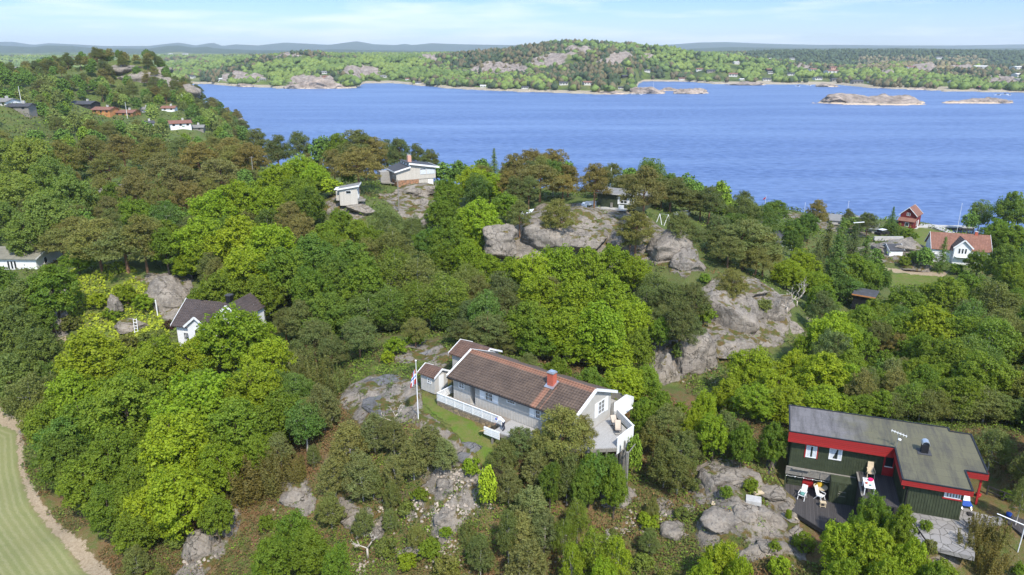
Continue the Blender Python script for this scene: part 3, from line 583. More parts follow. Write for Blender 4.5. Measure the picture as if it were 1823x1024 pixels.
def far_rock(px, py):
    r = np.zeros(np.shape(px))
    for a, b_, c, d in FAR_ROCK:
        q = 1.25 - np.sqrt(((px - (a + b_) / 2) / ((b_ - a) / 2)) ** 2 + ((py - (c + d) / 2) / ((d - c) / 2)) ** 2); r = np.maximum(r, np.clip(q * 1.6, 0, 1))
    return r
_d = FY * cP - (FZ - CAMZ) * sP; FPY = CY - F * (FY * sP + (FZ - CAMZ) * cP) / _d
rkf = far_rock(FP, FPY) * (FY < 1700)
FZ = FZ + rkf * (np.abs(fbm(FX / 22, FY / 22, o=4, s=8)) * 16)
me = fast_mesh('hills', np.stack([FX, FY, FZ], -1).reshape(-1, 3), gridq(*FX.shape), far_mat(), {'rk': rkf.ravel()}, True)
tag(link('hills', me), kind='structure')
# ---------------------------------------------------------------- building helpers
def side(mb, o, a, n):
    """local wall frame: x along the wall, y outward, z up"""
    a = Vector((*a, 0)); n = Vector((*n, 0)); m = Matrix.Identity(4)
    for i in range(3): m[i][0] = a[i]; m[i][1] = n[i]; m[i][2] = (0, 0, 1)[i]; m[i][3] = o[i]
    mb.M = m; return mb
def window(parent, o, a, n, x0, x1, z0, z1, cols=2, rows=2, frame='white', fw=0.07, glass='glass', name='window', label=None):
    f = side(MB(), o, a, n); p = 0.06
    f.box(x0, x1, 0, p, z0, z0 + fw); f.box(x0, x1, 0, p, z1 - fw, z1); f.box(x0, x0 + fw, 0, p, z0 + fw, z1 - fw); f.box(x1 - fw, x1, 0, p, z0 + fw, z1 - fw)
    for i in range(1, cols):
        x = x0 + (x1 - x0) * i / cols; f.box(x - fw * .35, x + fw * .35, 0, p * .85, z0 + fw, z1 - fw)
    for i in range(1, rows):
        z = z0 + (z1 - z0) * i / rows; f.box(x0 + fw, x1 - fw, 0, p * .7, z - fw * .25, z + fw * .25)
    w = f.build(name, M[frame], parent)
    if label: w['label'] = label
    g = side(MB(), o, a, n); g.box(x0 + fw * .5, x1 - fw * .5, 0.003, p * .4, z0 + fw * .5, z1 - fw * .5); g.build('pane', M[glass], w); return w
def battens(mb, x0, x1, z0, z1, step=0.22, t=0.025, top=None):
    k = int((x1 - x0) / step)
    for i in range(k + 1):
        x = x0 + (i + .5) * (x1 - x0) / (k + 1); zt = top(x) if top else z1
        mb.box(x - 0.03, x + 0.03, 0.0, t, z0, zt)
def tiles(mb, x0, x1, ye, ze, yr, zr, n, t=0.1, lip=0.035):
    """one roof slope as n overlapping tile courses"""
    pr = []
    for i in range(n):
        a, b = i / n, (i + 1) / n
        pr.append((ye + (yr - ye) * a, ze + (zr - ze) * a + lip)); pr.append((ye + (yr - ye) * b, ze + (zr - ze) * b + 0.004))
    pr2 = [(yr, zr - t), (ye, ze - t)]; pts = pr + pr2; k = len(pts)
    vs = [(x0, y, z) for y, z in pts] + [(x1, y, z) for y, z in pts]
    fl = ye < yr
    fs = [(i, (i + 1) % k, k + (i + 1) % k, k + i) if not fl else (k + i, k + (i + 1) % k, (i + 1) % k, i) for i in range(k)]
    q = lambda i, o: (o + 2 * i, o + 2 * i + 1)
    mb.add(vs, fs)
    # end caps, one strip per course against the underside
    for o in (0, k):
        mb.add([vs[o + j] for j in range(k)], [tuple(range(k)) if (o == 0) == fl else tuple(reversed(range(k)))])
def barge(mb, x, wdt, ye, ze, yr, zr, h=0.2, up=0.09):
    """gable board along a slope, x..x+wdt"""
    mb.add([(x,ye,ze+up),(x,yr,zr+up),(x,yr,zr+up-h),(x,ye,ze+up-h),(x+wdt,ye,ze+up),(x+wdt,yr,zr+up),(x+wdt,yr,zr+up-h),(x+wdt,ye,ze+up-h)],
           [(0,1,2,3),(7,6,5,4),(4,5,1,0),(1,5,6,2),(2,6,7,3),(4,0,3,7)])
def gable_house(name, loc, yaw, L, W, h, rise, wall, roof, label, cat='house', group=None, over=0.35, n=10, trim='white', wins=(), doors=(), chim=None, base=0.0, basem='concrete', bat=True, chm='brick'):
    """x along the ridge, y depth; side f = y 0, r = x L, b = y W, l = x 0"""
    t = empty(name, loc, yaw, label, cat, group)
    w = MB(); w.add([(0,0,0),(L,0,0),(L,W,0),(0,W,0),(0,0,h),(L,0,h),(L,W/2,h+rise),(L,W,h),(0,W,h),(0,W/2,h+rise)],
                    [(0,1,5,4),(1,2,7,6,5),(2,3,8,7),(3,0,4,9,8),(4,5,6,9),(9,6,7,8),(3,2,1,0)])
    S = {'f': ((0,0,0),(1,0),(0,-1)), 'r': ((L,0,0),(0,1),(1,0)), 'b': ((L,W,0),(-1,0),(0,1)), 'l': ((0,W,0),(0,-1),(-1,0))}
    if bat:
        for s_ in 'frbl':
            side(w, *S[s_]); ln = L if s_ in 'fb' else W
            battens(w, 0, ln, 0, h, 0.24, top=None if s_ in 'fb' else (lambda x: h + rise * (1 - abs(x - W/2) / (W/2)) - 0.05))
        w.M = Matrix.Identity(4)
    w.build('wall', M[wall], t)
    if base: MB().box(-0.03, L + 0.03, -0.03, W + 0.03, -base, 0.02).build('foundation', M[basem], t)
    r = MB(); k = rise / (W / 2); ye = -over; ze = h - over * k + 0.12; zr = h + rise + 0.12
    tiles(r, -over + .03, L + over - .03, ye, ze, W/2, zr, n); tiles(r, -over + .03, L + over - .03, W + over, ze, W/2, zr, n)
    rf = r.build('roof', M[roof], t)
    b = MB()
    for x in (-over - .02, L + over - 0.03): barge(b, x, 0.05, ye - .02, ze, W/2, zr); barge(b, x, 0.05, W + over + .02, ze, W/2, zr)
    b.each('bargeboard', M[trim], t)
    for s_, x0, x1, z0, z1, *o in wins: window(t, *S[s_], x0, x1, z0, z1, *(o or (2, 2)))
    for s_, x0, x1, z0, z1, mt in doors:
        d = side(MB(), *S[s_]); d.box(x0, x1, 0, 0.05, z0, z1); d.build('door', M[mt], t)
    if chim:
        x, y, s_, hh = chim; c = MB(); zc = h + rise * (1 - abs(y - W/2) / (W/2)); c.box(x - s_/2, x + s_/2, y - s_/2, y + s_/2, zc - 0.25, zc + hh)
        ch = c.build('chimney', M[chm], rf); MB().box(x - s_/2 - .05, x + s_/2 + .05, y - s_/2 - .05, y + s_/2 + .05, zc + hh, zc + hh + 0.07).build('chimney_cap', M['concrete'], ch)
    return t

# ================================================================ the grey cabin with the long brown roof (frame: x along the ridge, y to the back)
CZ = 14.6
cab = empty('cabin', (CXo, CYo, CZ), CYAW, 'long grey boarded cabin with brown tiled roof, red chimney and white window shutters', 'cabin')
L, W, EZ, RI = 14.75, 7.23, 2.4, 1.56
x0, x1, y0, y1 = 0.35, 14.4, 0.5, 6.75
kx = RI / (W / 2)
def rz_(y): return EZ + (y if y < W/2 else W - y) * kx - 0.1
wl = MB(); nx0, nx1 = 2.55, 3.15
wl.add([(x0,y0,0),(nx0,y0,0),(nx0,y0,2.5),(x0,y0,2.5),(nx1,y0,0),(x1,y0,0),(x1,y0,2.5),(nx1,y0,2.5),(nx0,y0+.9,0),(nx1,y0+.9,0),(nx0,y0+.9,2.5),(nx1,y0+.9,2.5)],
       [(0,1,2,3),(4,5,6,7),(1,8,10,2),(8,9,11,10),(9,4,7,11)])
wl.add([(x1,y0,0),(x1,y1,0),(x1,y1,rz_(y1)),(x1,W/2,rz_(W/2)),(x1,y0,rz_(y0))],[(0,1,2,3,4)])
wl.add([(x0,y0,0),(x0,y1,0),(x0,y1,rz_(y1)),(x0,W/2,rz_(W/2)),(x0,y0,rz_(y0))],[(4,3,2,1,0)])
wl.add([(x0,y1,0),(x1,y1,0),(x1,y1,2.6),(x0,y1,2.6)],[(3,2,1,0)])
side(wl,(0,y0,0),(1,0),(0,-1)); battens(wl,x0,nx0,0.0,2.45,0.19,0.03); battens(wl,nx1,x1,0.0,2.45,0.19,0.03)
side(wl,(x1,0,0),(0,1),(1,0)); battens(wl,y0,y1,0.0,0,0.19,0.03,top=lambda y: rz_(y)-.03)
wl.build('wall', M['greyx'], cab)
MB().box(x0+.02,x1-.02,y0+.04,y1-.02,-0.7,-0.001).build('foundation', M['concrete'], cab)
r = MB(); tiles(r, 0.0, L, 0, EZ, W/2, EZ+RI, 13, 0.12, 0.055); tiles(r, 0.0, L, W, EZ, W/2, EZ+RI, 13, 0.12, 0.055)
rf = r.build('roof', M['tile'], cab)
MB().tube([(0,W/2,EZ+RI+.03),(L,W/2,EZ+RI+.03)],0.1,8).build('ridge_tiles', M['tile'], rf)
b = MB()
for x in (-.06, L): barge(b, x, 0.07, -.03, EZ, W/2, EZ+RI, 0.24, 0.12); barge(b, x, 0.07, W+.03, EZ, W/2, EZ+RI, 0.24, 0.12)
# white cover boards on top of the gable edges
for x in (-.08, L-.12):
    for ye, yr in ((-.03, W/2), (W+.03, W/2)):
        b.slab([(x,ye,EZ+.13),(x+.2,ye,EZ+.13),(x+.2,yr,EZ+RI+.13),(x,yr,EZ+RI+.13)] if ye < yr else [(x+.2,ye,EZ+.131),(x,ye,EZ+.131),(x,yr,EZ+RI+.131),(x+.2,yr,EZ+RI+.131)], 0.03)
b.each('bargeboard', M['white'], cab)
g = MB(); g.tube([(0.05,-.1,EZ-.08),(L-.05,-.1,EZ-.08)],0.06,8); g.build('gutter', M['blackmetal'], cab)
g = MB(); g.tube([(0.12,-.1,EZ-.12),(0.2,.12,EZ-.35),(0.25,.42,EZ-.45),(0.25,.43,0.05)],0.045,8); g.build('downpipe', M['blackmetal'], cab)
cx, cy = 10.5, 2.75; zc = EZ + cy*kx
c = MB().box(cx-.32,cx+.32,cy-.3,cy+.3,zc-.2,zc+1.15).build('chimney', M['brick'], rf)
MB().box(cx-.37,cx+.37,cy-.35,cy+.35,zc+1.15,zc+1.23).box(cx-.28,cx+.28,cy-.26,cy+.26,zc+1.23,zc+1.33).build('chimney_cap', M['metal'], c)
MB().slab([(cx-.5,cy-.55,zc-.55*kx+.09),(cx+.5,cy-.55,zc-.55*kx+.09),(cx+.5,cy+.45,zc+.45*kx+.09),(cx-.5,cy+.45,zc+.45*kx+.09)],0.03).build('chimney_flashing', M['metal'], c)
FR = ((0,y0,0),(1,0),(0,-1)); GR = ((x1,0,0),(0,1),(1,0))
window(cab,*FR,1.09,1.8,1.32,1.95,2,2); window(cab,*FR,4.42,5.42,1.05,1.95,2,2,fw=.08); window(cab,*FR,7.05,8.08,1.6,1.95,1,1); window(cab,*FR,10.33,10.95,1.08,1.95,1,2,fw=.08)
window(cab,*GR,4.5,5.62,0.98,2.3,2,3,fw=.08)
def shutter(pl, a, b_, c_, d): s_ = side(MB(), *pl); s_.box(a,b_,0,.05,c_,d); s_.box(a+.04,b_-.04,.05,.065,c_+.1,c_+.2); s_.box(a+.04,b_-.04,.05,.065,d-.2,d-.1); s_.build('shutter', M['white'], cab)
for q in ((FR,3.78,4.38,1.02,1.97),(FR,5.46,6.06,1.02,1.97),(FR,9.7,10.28,1.05,1.97),(GR,3.95,4.45,.9,2.32),(GR,5.68,6.2,.9,2.32)): shutter(*q)
d = MB().box(2.65,3.05,y0+.86,y0+.895,0.05,2.0); d.build('door', M['greyx'], cab)
# annex behind the left end
an = gable_house('annex', (0,0,0), 0, 3.6, 3.3, 2.15, 0.78, 'greyx', 'tile2', None, None, over=.28, n=8)
for kk in ('label','category'): 
    if kk in an: del an[kk]
an.parent = cab; an.location = (-3.85, 4.9, 0.05)
# front walk with stone plinth: part of the cabin
p = MB(); p.prism([(-.5,-1.0),(7.6,-1.0),(7.6,y0),(-.5,y0)],-.12,0.0)
p.build('front_walk', M['deckold'], cab)
MB().box(-.5,7.6,-.98,-.7,-1.0,-.121).box(-.5,-.2,-.69,y0,-1.0,-.121).build('stone_plinth', M['stonewall'], cab)
def railing(x0_, y0_, x1_, y1_, z, h, posts, slats=5, name='railing'):
    f = MB(); a = Vector((x0_,y0_,z)); b_ = Vector((x1_,y1_,z))
    for i in range(posts+1):
        q = a.lerp(b_, i/posts); f.box(q.x-.05,q.x+.05,q.y-.05,q.y+.05,z,z+h)
    up = Vector((0,0,1))
    for i in range(slats):
        zz = up*(.08+(h-.2)*i/(slats-1)); f.bar(a+zz,b_+zz,.025,.105)
    f.bar(a+up*(h+.015),b_+up*(h+.015),.14,.03); return f.build(name, M['white'], cab)
railing(-.46,-.96,7.55,-.96,0,.8,7); railing(-.46,-.96,-.46,1.2,0,.8,2); railing(-.46,1.2,-.46,1.25,0,.8,1) if False else None
# new pale deck and terrace
D = [(7.62,-2.3),(14.6,-.9),(17.8,2.2),(17.8,5.0),(15.6,6.3),(14.45,6.9),(14.45,.45),(7.62,.45)]
MB().prism(D,-.1,-.004).build('terrace_floor', M['deckgrey'], cab)
sk = MB()
for (a, b_) in zip(D[:4], D[1:5]):
    sk.add([(a[0],a[1],-.101),(b_[0],b_[1],-.101),(b_[0],b_[1],-1.9),(a[0],a[1],-1.9)],[(3,2,1,0),(0,1,2,3)]) if False else sk.bar((a[0],a[1],-.26),(b_[0],b_[1],-.26),.05,.3)
sk.each('edge_beam', M['greywood'], cab)
for a, b_ in zip(D[:3], D[1:4]):
    for i in range(1, 5):
        q = Vector((*a,0)).lerp(Vector((*b_,0)), i/5); MB().box(q.x-.06,q.x+.06,q.y-.02,q.y+.1,-2.6,-.12).build('deck_post', M['greywood'], cab)
f = MB(); f.box(6.7,8.5,-2.4,-2.33,-.55,.22)
for i in range(4): f.box(6.7,8.5,-2.42,-2.401,-.5+i*.18,-.4+i*.18)
f.build('low_panel', M['whitew'], cab)
f = MB(); f.box(17.8,17.86,2.2,5.0,-.7,.9); f.box(17.77,17.9,2.15,5.05,.9,.94); f.build('terrace_screen', M['whitew'], cab)
f = MB(); f.bar((17.8,5.0,.45),(15.0,6.9,.45),.05,.8); f.bar((17.8,5.0,.88),(15.0,6.9,.88),.16,.04); f.build('terrace_screen', M['whitew'], cab)
f = MB(); f.box(14.27,14.33,7.35,9.9,-.2,.95); f.box(14.33,15.1,9.86,9.92,-.2,.95); f.box(14.34,15.04,7.35,7.41,-.2,.3); f.box(14.2,15.1,7.3,9.9,-.26,-.2); f.build('balcony_screen', M['whitew'], cab)
f = MB(); f.box(14.3,14.42,7.4,7.52,-2.6,-.27); f.box(14.9,15.02,9.7,9.82,-2.6,-.27); f.box(12.2,12.3,9.7,9.8,-2.6,-.13); f.each('deck_post', M['greywood'], cab)
MB().prism([(10.6,y1+.03),(14.25,y1+.03),(14.25,9.9),(10.6,9.9)],-.12,-.01).build('back_deck', M['deckgrey'], cab)
f = MB(); f.box(14.42,14.47,y1+.03,7.3,0,1.25); f.box(10.6,14.25,9.86,9.92,0,.9); f.each('deck_fence', M['greywood'], cab)
# terrace supports
f = MB()
for q in D[:5]: f.box(q[0]-.08,q[0]+.08,q[1]-.08,q[1]+.08,-3.0,-.75)
f.each('deck_post', M['greywood'], cab)
def cabw(l, v, z): x, y = loc2w(CXo, CYo, CYAW, l, v); return (x, y, CZ + z)

# timber gate posts below the terrace
t = empty('timber_gate', cabw(18.5,2.3,-2.2), CYAW, 'grey timber post frame below the right end of the white terrace', 'fence')
MB().box(-.06,.06,-.06,.06,-.8,3.0).build('post', M['greywood'], t); MB().box(.75,.95,-1.1,-.9,-.8,2.7).build('post', M['greywood'], t); MB().box(.1,.16,-.7,-.64,-.6,2.6).build('post', M['greywood'], t)
MB().bar((0,0,2.2),(.85,-1.0,2.3),.05,.12).build('rail', M['greywood'], t); MB().bar((.85,-1.0,2.5),(.6,.8,2.6),.05,.1).build('rail', M['greywood'], t)
tag(MB().slab([(0,0,0),(.9,-.5,.55),(.9,.5,.62),(.2,.5,.1)],.05).build('timber_ramp', M['yellowwood']), 'fresh yellow plywood ramp leaning against the low white panel', 'board').location = cabw(5.9,-2.2,-.65)
bpy.data.objects['timber_ramp'].rotation_euler = (0,0,CYAW)

# ---- privy / shed
sx, sy, sz = cabw(-3.9, 0.25, -0.1)
sh = gable_house('shed', (sx, sy, sz-.15), CYAW, 1.95, 1.85, 1.85, 0.5, 'greyx', 'tile2', 'small grey shed with brown tiled roof and white door beside the flagpole', 'shed', over=.22, n=6,
                 wins=[('f',.95,1.5,1.0,1.55,2,2)], doors=[('r',.55,1.25,0.05,1.8,'white')])
# ---- folding chairs on the terrace
def folding_chair(loc, rz, label, cloth='sling', frame='darkwood'):
    t = empty('deck_chair', loc, rz, label, 'chair', 'deck chairs on the white terrace')
    f = MB()
    for s_ in (-.28,.28):
        f.bar((s_,-.45,0),(s_,.35,.75),.035); f.bar((s_,.4,0),(s_,-.35,.42),.035); f.bar((s_,.0,.42),(s_,.62,.95),.035)
    f.bar((-.28,-.45,.03),(.28,-.45,.03),.03); f.bar((-.28,.4,.03),(.28,.4,.03),.03); f.bar((-.28,-.35,.42),(.28,-.35,.42),.03); f.bar((-.28,.62,.95),(.28,.62,.95),.03)
    f.build('frame', M[frame], t)
    c = MB(); c.slab([(-.26,-.35,.44),(.26,-.35,.44),(.26,.1,.36),(-.26,.1,.36)],.015); c.slab([(-.26,.1,.365),(.26,.1,.365),(.26,.62,.97),(-.26,.62,.97)],.015); c.build('sling', M[cloth], t); return t
folding_chair(cabw(15.9,5.1,0), CYAW+.9, 'folding deck chair with pale sling, the one nearer the cabin window'); folding_chair(cabw(16.6,4.45,0), CYAW+.6, 'folding deck chair with pale sling, the one nearer the terrace corner')
t = empty('garden_table', cabw(13.2,-.3,0), CYAW, 'white garden table on the terrace half hidden by the pine', 'table')
MB().box(-.6,.6,-.4,.4,.68,.72).build('table_top', M['white'], t)
for a in (-.52,.52):
    for b_ in (-.33,.33): MB().box(a-.03,a+.03,b_-.03,b_+.03,0,.68).build('leg', M['white'], t)

# ---- flagpoles
def flagpole(loc, h, label, flag=None, r=.055, group='flagpoles'):
    t = empty('flagpole', loc, 0, label, 'flagpole', group)
    MB().tube([(0,0,-.3),(0,0,h*.5),(0,0,h)],[r,r*.8,r*.5],8).build('pole', M['white'], t); MB().ball((0,0,h+.07),.09,8,6).build('finial', M['white'], t)
    MB().box(-.12,.12,-.12,.12,-.3,.25).build('base', M['concrete'], t)
    return t
fp = flagpole(tuple(PZ(745,753,hz(*PZ(745,753,13.9)[:2]))), 6.3, 'white flagpole on bare rock beside the small grey shed, flag hanging limp')
def limp_flag(pole, z0, ln, wd, mats):
    names = [m for m in mats]; f = MB(); n = 9
    for i in range(n):
        for j in range(7):
            u0, u1 = i / n, (i + 1) / n; v0, v1 = j / 7, (j + 1) / 7
            def pt(u, v): return (-.06 - wd * v * (.55 + .45 * u) - .02, .07 * math.sin(v * 9 + u * 3), z0 - ln * u - v * ln * .35)
            stripe = 0
            if j in (2, 4) or i in (3, 5): stripe = 1
            if j == 3 or i == 4: stripe = 2
            f.mi = min(stripe, len(names) - 1); f.add([pt(u0,v0),pt(u0,v1),pt(u1,v1),pt(u1,v0)],[(0,1,2,3)])
    return f.build('flag', [M[m] for m in names], pole)
limp_flag(fp, 5.6, 1.5, .55, ['redp','cloth','blue'])
for px, py, zt, h, lab, fl in [(1087,342,19.3,5.6,'white flagpole rising between the round brown pines by the green cabin',1),(1239,352,7.0,4.0,'slim white flagpole left of the dark conifer on the shore ridge',0),
        (1362,366,3.0,3.6,'white flagpole near the water right of the weeping birch',0),(1507,389,4.2,5.6,'white flagpole in front of the water by the two umbrella pines',0),(1702,420,2.2,8.5,'tall white flagpole behind the white farmhouse beside the jetty',0),(1432,376,3.0,3.6,'thin dark-topped mast by the shore left of the tall brown pine',0)]:
    q = PZ(px, py, zt); f = flagpole((q[0], q[1], min(zt, hz(q[0], q[1]))), h, lab)
    if fl: MB().add([(-.03,0,5.5),(-1.5,.1,4.2),(-.03,0,4.6)],[(0,1,2)]) or None
    if fl:
        m = MB(); m.add([(-.03,0,5.5),(-1.6,.1,4.3),(-.9,.12,4.35),(-.03,0,4.5),(-.03,.02,5.5),(-1.6,.12,4.3),(-.9,.14,4.35),(-.03,.02,4.5)],[(0,1,2,3),(7,6,5,4)]); m.build('pennant', M['cloth'], f)
    elif px in (1239, 1362): m = MB(); m.slab([(-.03,0,h-.2),(-.7,.1,h-.8),(-.7,.12,h-1.2),(-.03,0,h-.7)],.02); m.build('flag', M['redp'], f)

# ================================================================ green cabin with the red fascia
RZ = 16.5; gh = empty('green_cabin', (GX, GY, RZ), GYAW, 'dark green two-storey cabin with flat felt roof, broad red fascia and wooden decks', 'cabin')
k = 0.04
rp = [(-.02,4.73),(0,0),(8.01,0),(8.01,-4.57),(12.63,-4.57),(12.63,-1.81),(14.19,-1.81),(14.19,4.15),(12.61,4.15),(12.61,4.73)]
zt = [k*b_ for a, b_ in rp]
R = MB(); R.prism(rp, [z-.16 for z in zt], zt); rf = R.build('roof', M['felt'], gh)
e = MB()
for i in range(len(rp)):
    a, b_ = rp[i], rp[(i+1) % len(rp)]; A = Vector((a[0],a[1],zt[i]+.02)); B = Vector((b_[0],b_[1],zt[(i+1) % len(rp)]+.02)); e.bar(A, B, .12, .07)
e.build('roof_edging', M['blackmetal'], rf)
f = MB(); f.box(-.06,8.0,-.06,-.001,-.92,-.03); f.build('fascia', M['red'], gh)
f = MB(); f.box(7.94,8.0,-4.6,-.07,-.62,-.24) ; f.box(7.94,12.69,-4.64,-4.575,-.62,-.24); f.build('fascia', M['red'], gh)
f = MB(); f.box(12.635,14.25,-1.87,-1.812,-.62,-.13); f.box(14.195,14.25,-1.8,4.15,-.5,-.0); f.box(12.635,12.69,-4.56,-1.88,-.55,-.2); f.build('fascia', M['red'], gh)
wx0, wx1, wy = 0.3, 8.3, 0.5
def gwall(name, x0_, x1_, y_, z0, z1, n=(0,-1), L_=None):
    pass
up = MB(); up.box(wx0, wx1, wy, 4.5, -3.5, -.17); side(up,(0,wy,0),(1,0),(0,-1)); battens(up,wx0,7.4,-3.5,-.2,.2,.03); side(up,(wx0,4.5,0),(0,-1),(-1,0)); battens(up,0,4.0,-3.5,-.2,.2,.03); up.build('upper_wall', M['green'], gh)
lo = MB(); lo.box(wx0+.05, 5.6, .85, 4.4, -5.9, -3.51); side(lo,(0,.85,0),(1,0),(0,-1)); battens(lo,wx0+.05,5.6,-5.6,-3.6,.2,.03); lo.build('lower_wall', M['green'], gh)
lo = MB(); lo.box(3.65,5.62,-.85,.84,-5.6,-3.52); side(lo,(0,-.85,0),(1,0),(0,-1)); battens(lo,3.65,5.6,-5.5,-3.6,.2,.03); lo.build('storeroom_wall', M['green'], gh)
ex = MB(); ex.box(8.35,12.25,-4.2,4.4,-3.4,-.2); side(ex,(0,-4.2,0),(1,0),(0,-1)); battens(ex,8.35,12.25,-3.2,-.45,.2,.03); side(ex,(8.35,0,0),(0,-1),(-1,0)); battens(ex,-.5,4.2,-2.9,-.45,.2,.03); ex.box(12.26,12.3,-1,1,-1,-1.01) if False else None
ex.build('wing_wall', M['green'], gh)
GF = ((0,wy,0),(1,0),(0,-1)); GE = ((0,-4.2,0),(1,0),(0,-1))
wn = window(gh,*GF,1.5,2.35,-2.38,-1.25,1,1,glass='glass'); s_ = side(MB(),*GF); s_.box(1.4,1.49,0,.07,-2.42,-1.15); s_.box(2.36,2.45,0,.07,-2.42,-1.15); s_.each('red_trim', M['redp'], wn)
s_ = side(MB(),*GF); s_.box(1.56,1.86,.026,.034,-2.3,-1.3); s_.box(2.02,2.3,.026,.034,-2.32,-1.3); s_.each('curtain', M['curtain'], wn)
wn = window(gh,*GF,3.3,4.3,-2.22,-1.12,1,1,fw=.09); s_ = side(MB(),*GF)
s_.add([(3.38,.03,-1.2),(3.9,.03,-1.2),(3.6,.03,-2.13),(3.38,.03,-2.13),(3.38,.036,-1.2),(3.9,.036,-1.2),(3.6,.036,-2.13),(3.38,.036,-2.13)],[(3,2,1,0),(4,5,6,7)]); s_.box(3.98,4.22,.028,.036,-2.13,-1.2); s_.each('curtain', M['curtain'], wn)
d = side(MB(),*GF); d.box(7.45,8.28,.0,.06,-2.88,-.9); dr = d.build('door', M['redp'], gh)
d = side(MB(),*GF); d.box(7.58,8.15,.062,.07,-2.0,-1.05); d.build('door_glass', M['glass'], dr); d = side(MB(),*GF); d.box(7.55,8.18,.062,.085,-2.08,-2.01); d.build('glazing_bar', M['white'], dr)
d = side(MB(),(0,.85,0),(1,0),(0,-1)); d.box(1.6,2.45,0,.07,-5.45,-3.6); d.build('door', M['redp'], gh)['label'] = 'red lower door under the balcony'
d = side(MB(),(0,-.85,0),(1,0),(0,-1)); d.box(4.2,4.95,0.03,.07,-5.45,-3.75); dd = d.build('door', M['green'], gh)
d = side(MB(),(0,-.85,0),(1,0),(0,-1)); d.box(4.3,4.85,.072,.085,-4.35,-4.31); d.box(4.3,4.85,.072,.085,-4.75,-4.71); d.box(4.26,4.42,.072,.1,-4.55,-4.5); d.build('door_bar', M['greywood'], dd)
window(gh,*GE,10.95,12.05,-1.25,-.62,1,1,frame='white',glass='curtain'); s_ = side(MB(),*GE); s_.box(10.85,12.15,.03,.09,-1.36,-1.27); s_.build('window_sill', M['redp'], gh)
MB().tube([(8.5,-4.45,-.35),(8.55,-4.3,-.7),(8.5,-4.27,-.9),(8.5,-4.27,-3.0)],.05,8).build('downpipe', M['blackmetal'], gh)
MB().tube([(8.15,-4.5,-.4),(8.2,-4.4,-1.0)],.05,8).build('bracket', M['redp'], gh)
MB().box(13.82,13.96,-1.62,-1.48,-2.95,-.15).build('porch_post', M['redp'], gh)
# balcony ledge with weathered rail, string lights under it
b = MB(); b.box(.1,5.62,.28,.46,-3.56,-3.5); b.box(.1,5.62,.36,.42,-4.25,-3.57)
for i in range(4): b.box(.1,5.62,.33,.359,-3.72-i*.16,-3.59-i*.16)
for x in (.14,1.5,2.9,4.25,5.5): b.box(x-.04,x+.04,.27,.329,-4.2,-3.57)
b.box(.6,2.0,.1,.27,-3.55,-3.5); b.build('balcony_boards', M['greywood'], gh)
b = MB(); b.box(.1,.22,.2,.32,-5.6,-4.26); b.build('balcony_post', M['green'], gh)
b = MB(); b.tube([(.2+i*.35,.22,-4.27-.06*(i%2)) for i in range(16)],.012,4)
for i in range(0,16,2): b.ball((.2+i*.35,.22,-4.32),.05,6,4)
b.build('string_lights', M['white'], gh)
b = MB(); b.prism([(5.65,-4.1),(8.32,-4.1),(8.32,.46),(5.65,.46)],-3.06,-2.9); b.build('upper_deck', M['deckdark'], gh)
b = MB(); b.bar((5.6,.2,-2.86),(5.66,-3.4,-2.86),.14,.05); b.build('deck_rail', M['greywood'], gh)
b = MB(); b.box(5.63,5.73,-4.1,-.87,-5.5,-3.07); b.build('deck_underwall', M['darkwood'], gh); b = MB(); b.box(5.74,8.3,-4.1,-4.0,-5.2,-3.07); b.build('deck_underwall', M['darkwood'], gh)
b = MB(); b.prism([(.05,-2.6),(3.1,-5.1),(6.4,-5.6),(6.4,.84),(.05,.84)],-5.65,-5.5); b.build('lower_deck', M['deckdark'], gh)
b = MB(); b.bar((.02,-2.62,-5.68),(3.1,-5.15,-5.68),.06,.34); b.build('deck_edge', M['darkwood'], gh)
b = MB()
for x in (3.3,4.3,5.4): b.box(x-.05,x+.05,-5.1,-5.0,-5.5,-4.6)
for z in (-4.65,-4.9,-5.15): b.box(3.3,5.5,-5.13,-5.101,z,z+.1)
b.build('deck_rail', M['darkwood'], gh)
# chimney hood and aerial
c = MB(); c.box(9.85,10.35,-.2,.3,-.05,.75); ch = c.build('chimney', M['blackmetal'], rf)
c = MB(); n = 8; old = [(9.8,-.22,.76),(10.4,-.22,.76)]
pr = [(-.3*math.cos(math.pi*i/n), .3*math.sin(math.pi*i/n)) for i in range(n+1)]
vsx = [(10.1+a, -.27, .76+b_) for a, b_ in pr] + [(10.1+a, .37, .76+b_) for a, b_ in pr] + [(10.1+a*.88, -.27, .76+b_*.88) for a, b_ in pr] + [(10.1+a*.88, .37, .76+b_*.88) for a, b_ in pr]
m_ = n + 1; c.add(vsx, [(i, i+1, m_+i+1, m_+i) for i in range(n)] + [(2*m_+i+1, 2*m_+i, 3*m_+i, 3*m_+i+1) for i in range(n)] + [(i+1, i, 2*m_+i, 2*m_+i+1) for i in range(n)] + [(m_+i, m_+i+1, 3*m_+i+1, 3*m_+i) for i in range(n)])
c.build('chimney_hood', M['metal'], ch)
MB().box(9.6,10.6,-.45,.55,.0,.03).build('chimney_flashing', M['slate'], ch)
def gw(l, v, z): x, y = loc2w(GX, GY, GYAW, l, v); return (x, y, RZ + z)
t = empty('roof_aerial', gw(8.12,.14,0), GYAW, 'white rooftop aerial standing at the corner of the green cabin roof', 'aerial')
MB().tube([(0,0,-.1),(0,0,1.25)],.025,6).build('mast', M['metal'], t); a = MB(); a.bar((-.55,.1,1.4),(.6,-.1,1.15),.04)
for i in range(6): q = Vector((-.5,.1,1.38)).lerp(Vector((.55,-.1,1.16)), i/5); a.bar(q+Vector((-.05,-.25,0)), q+Vector((.05,.25,0)), .02)
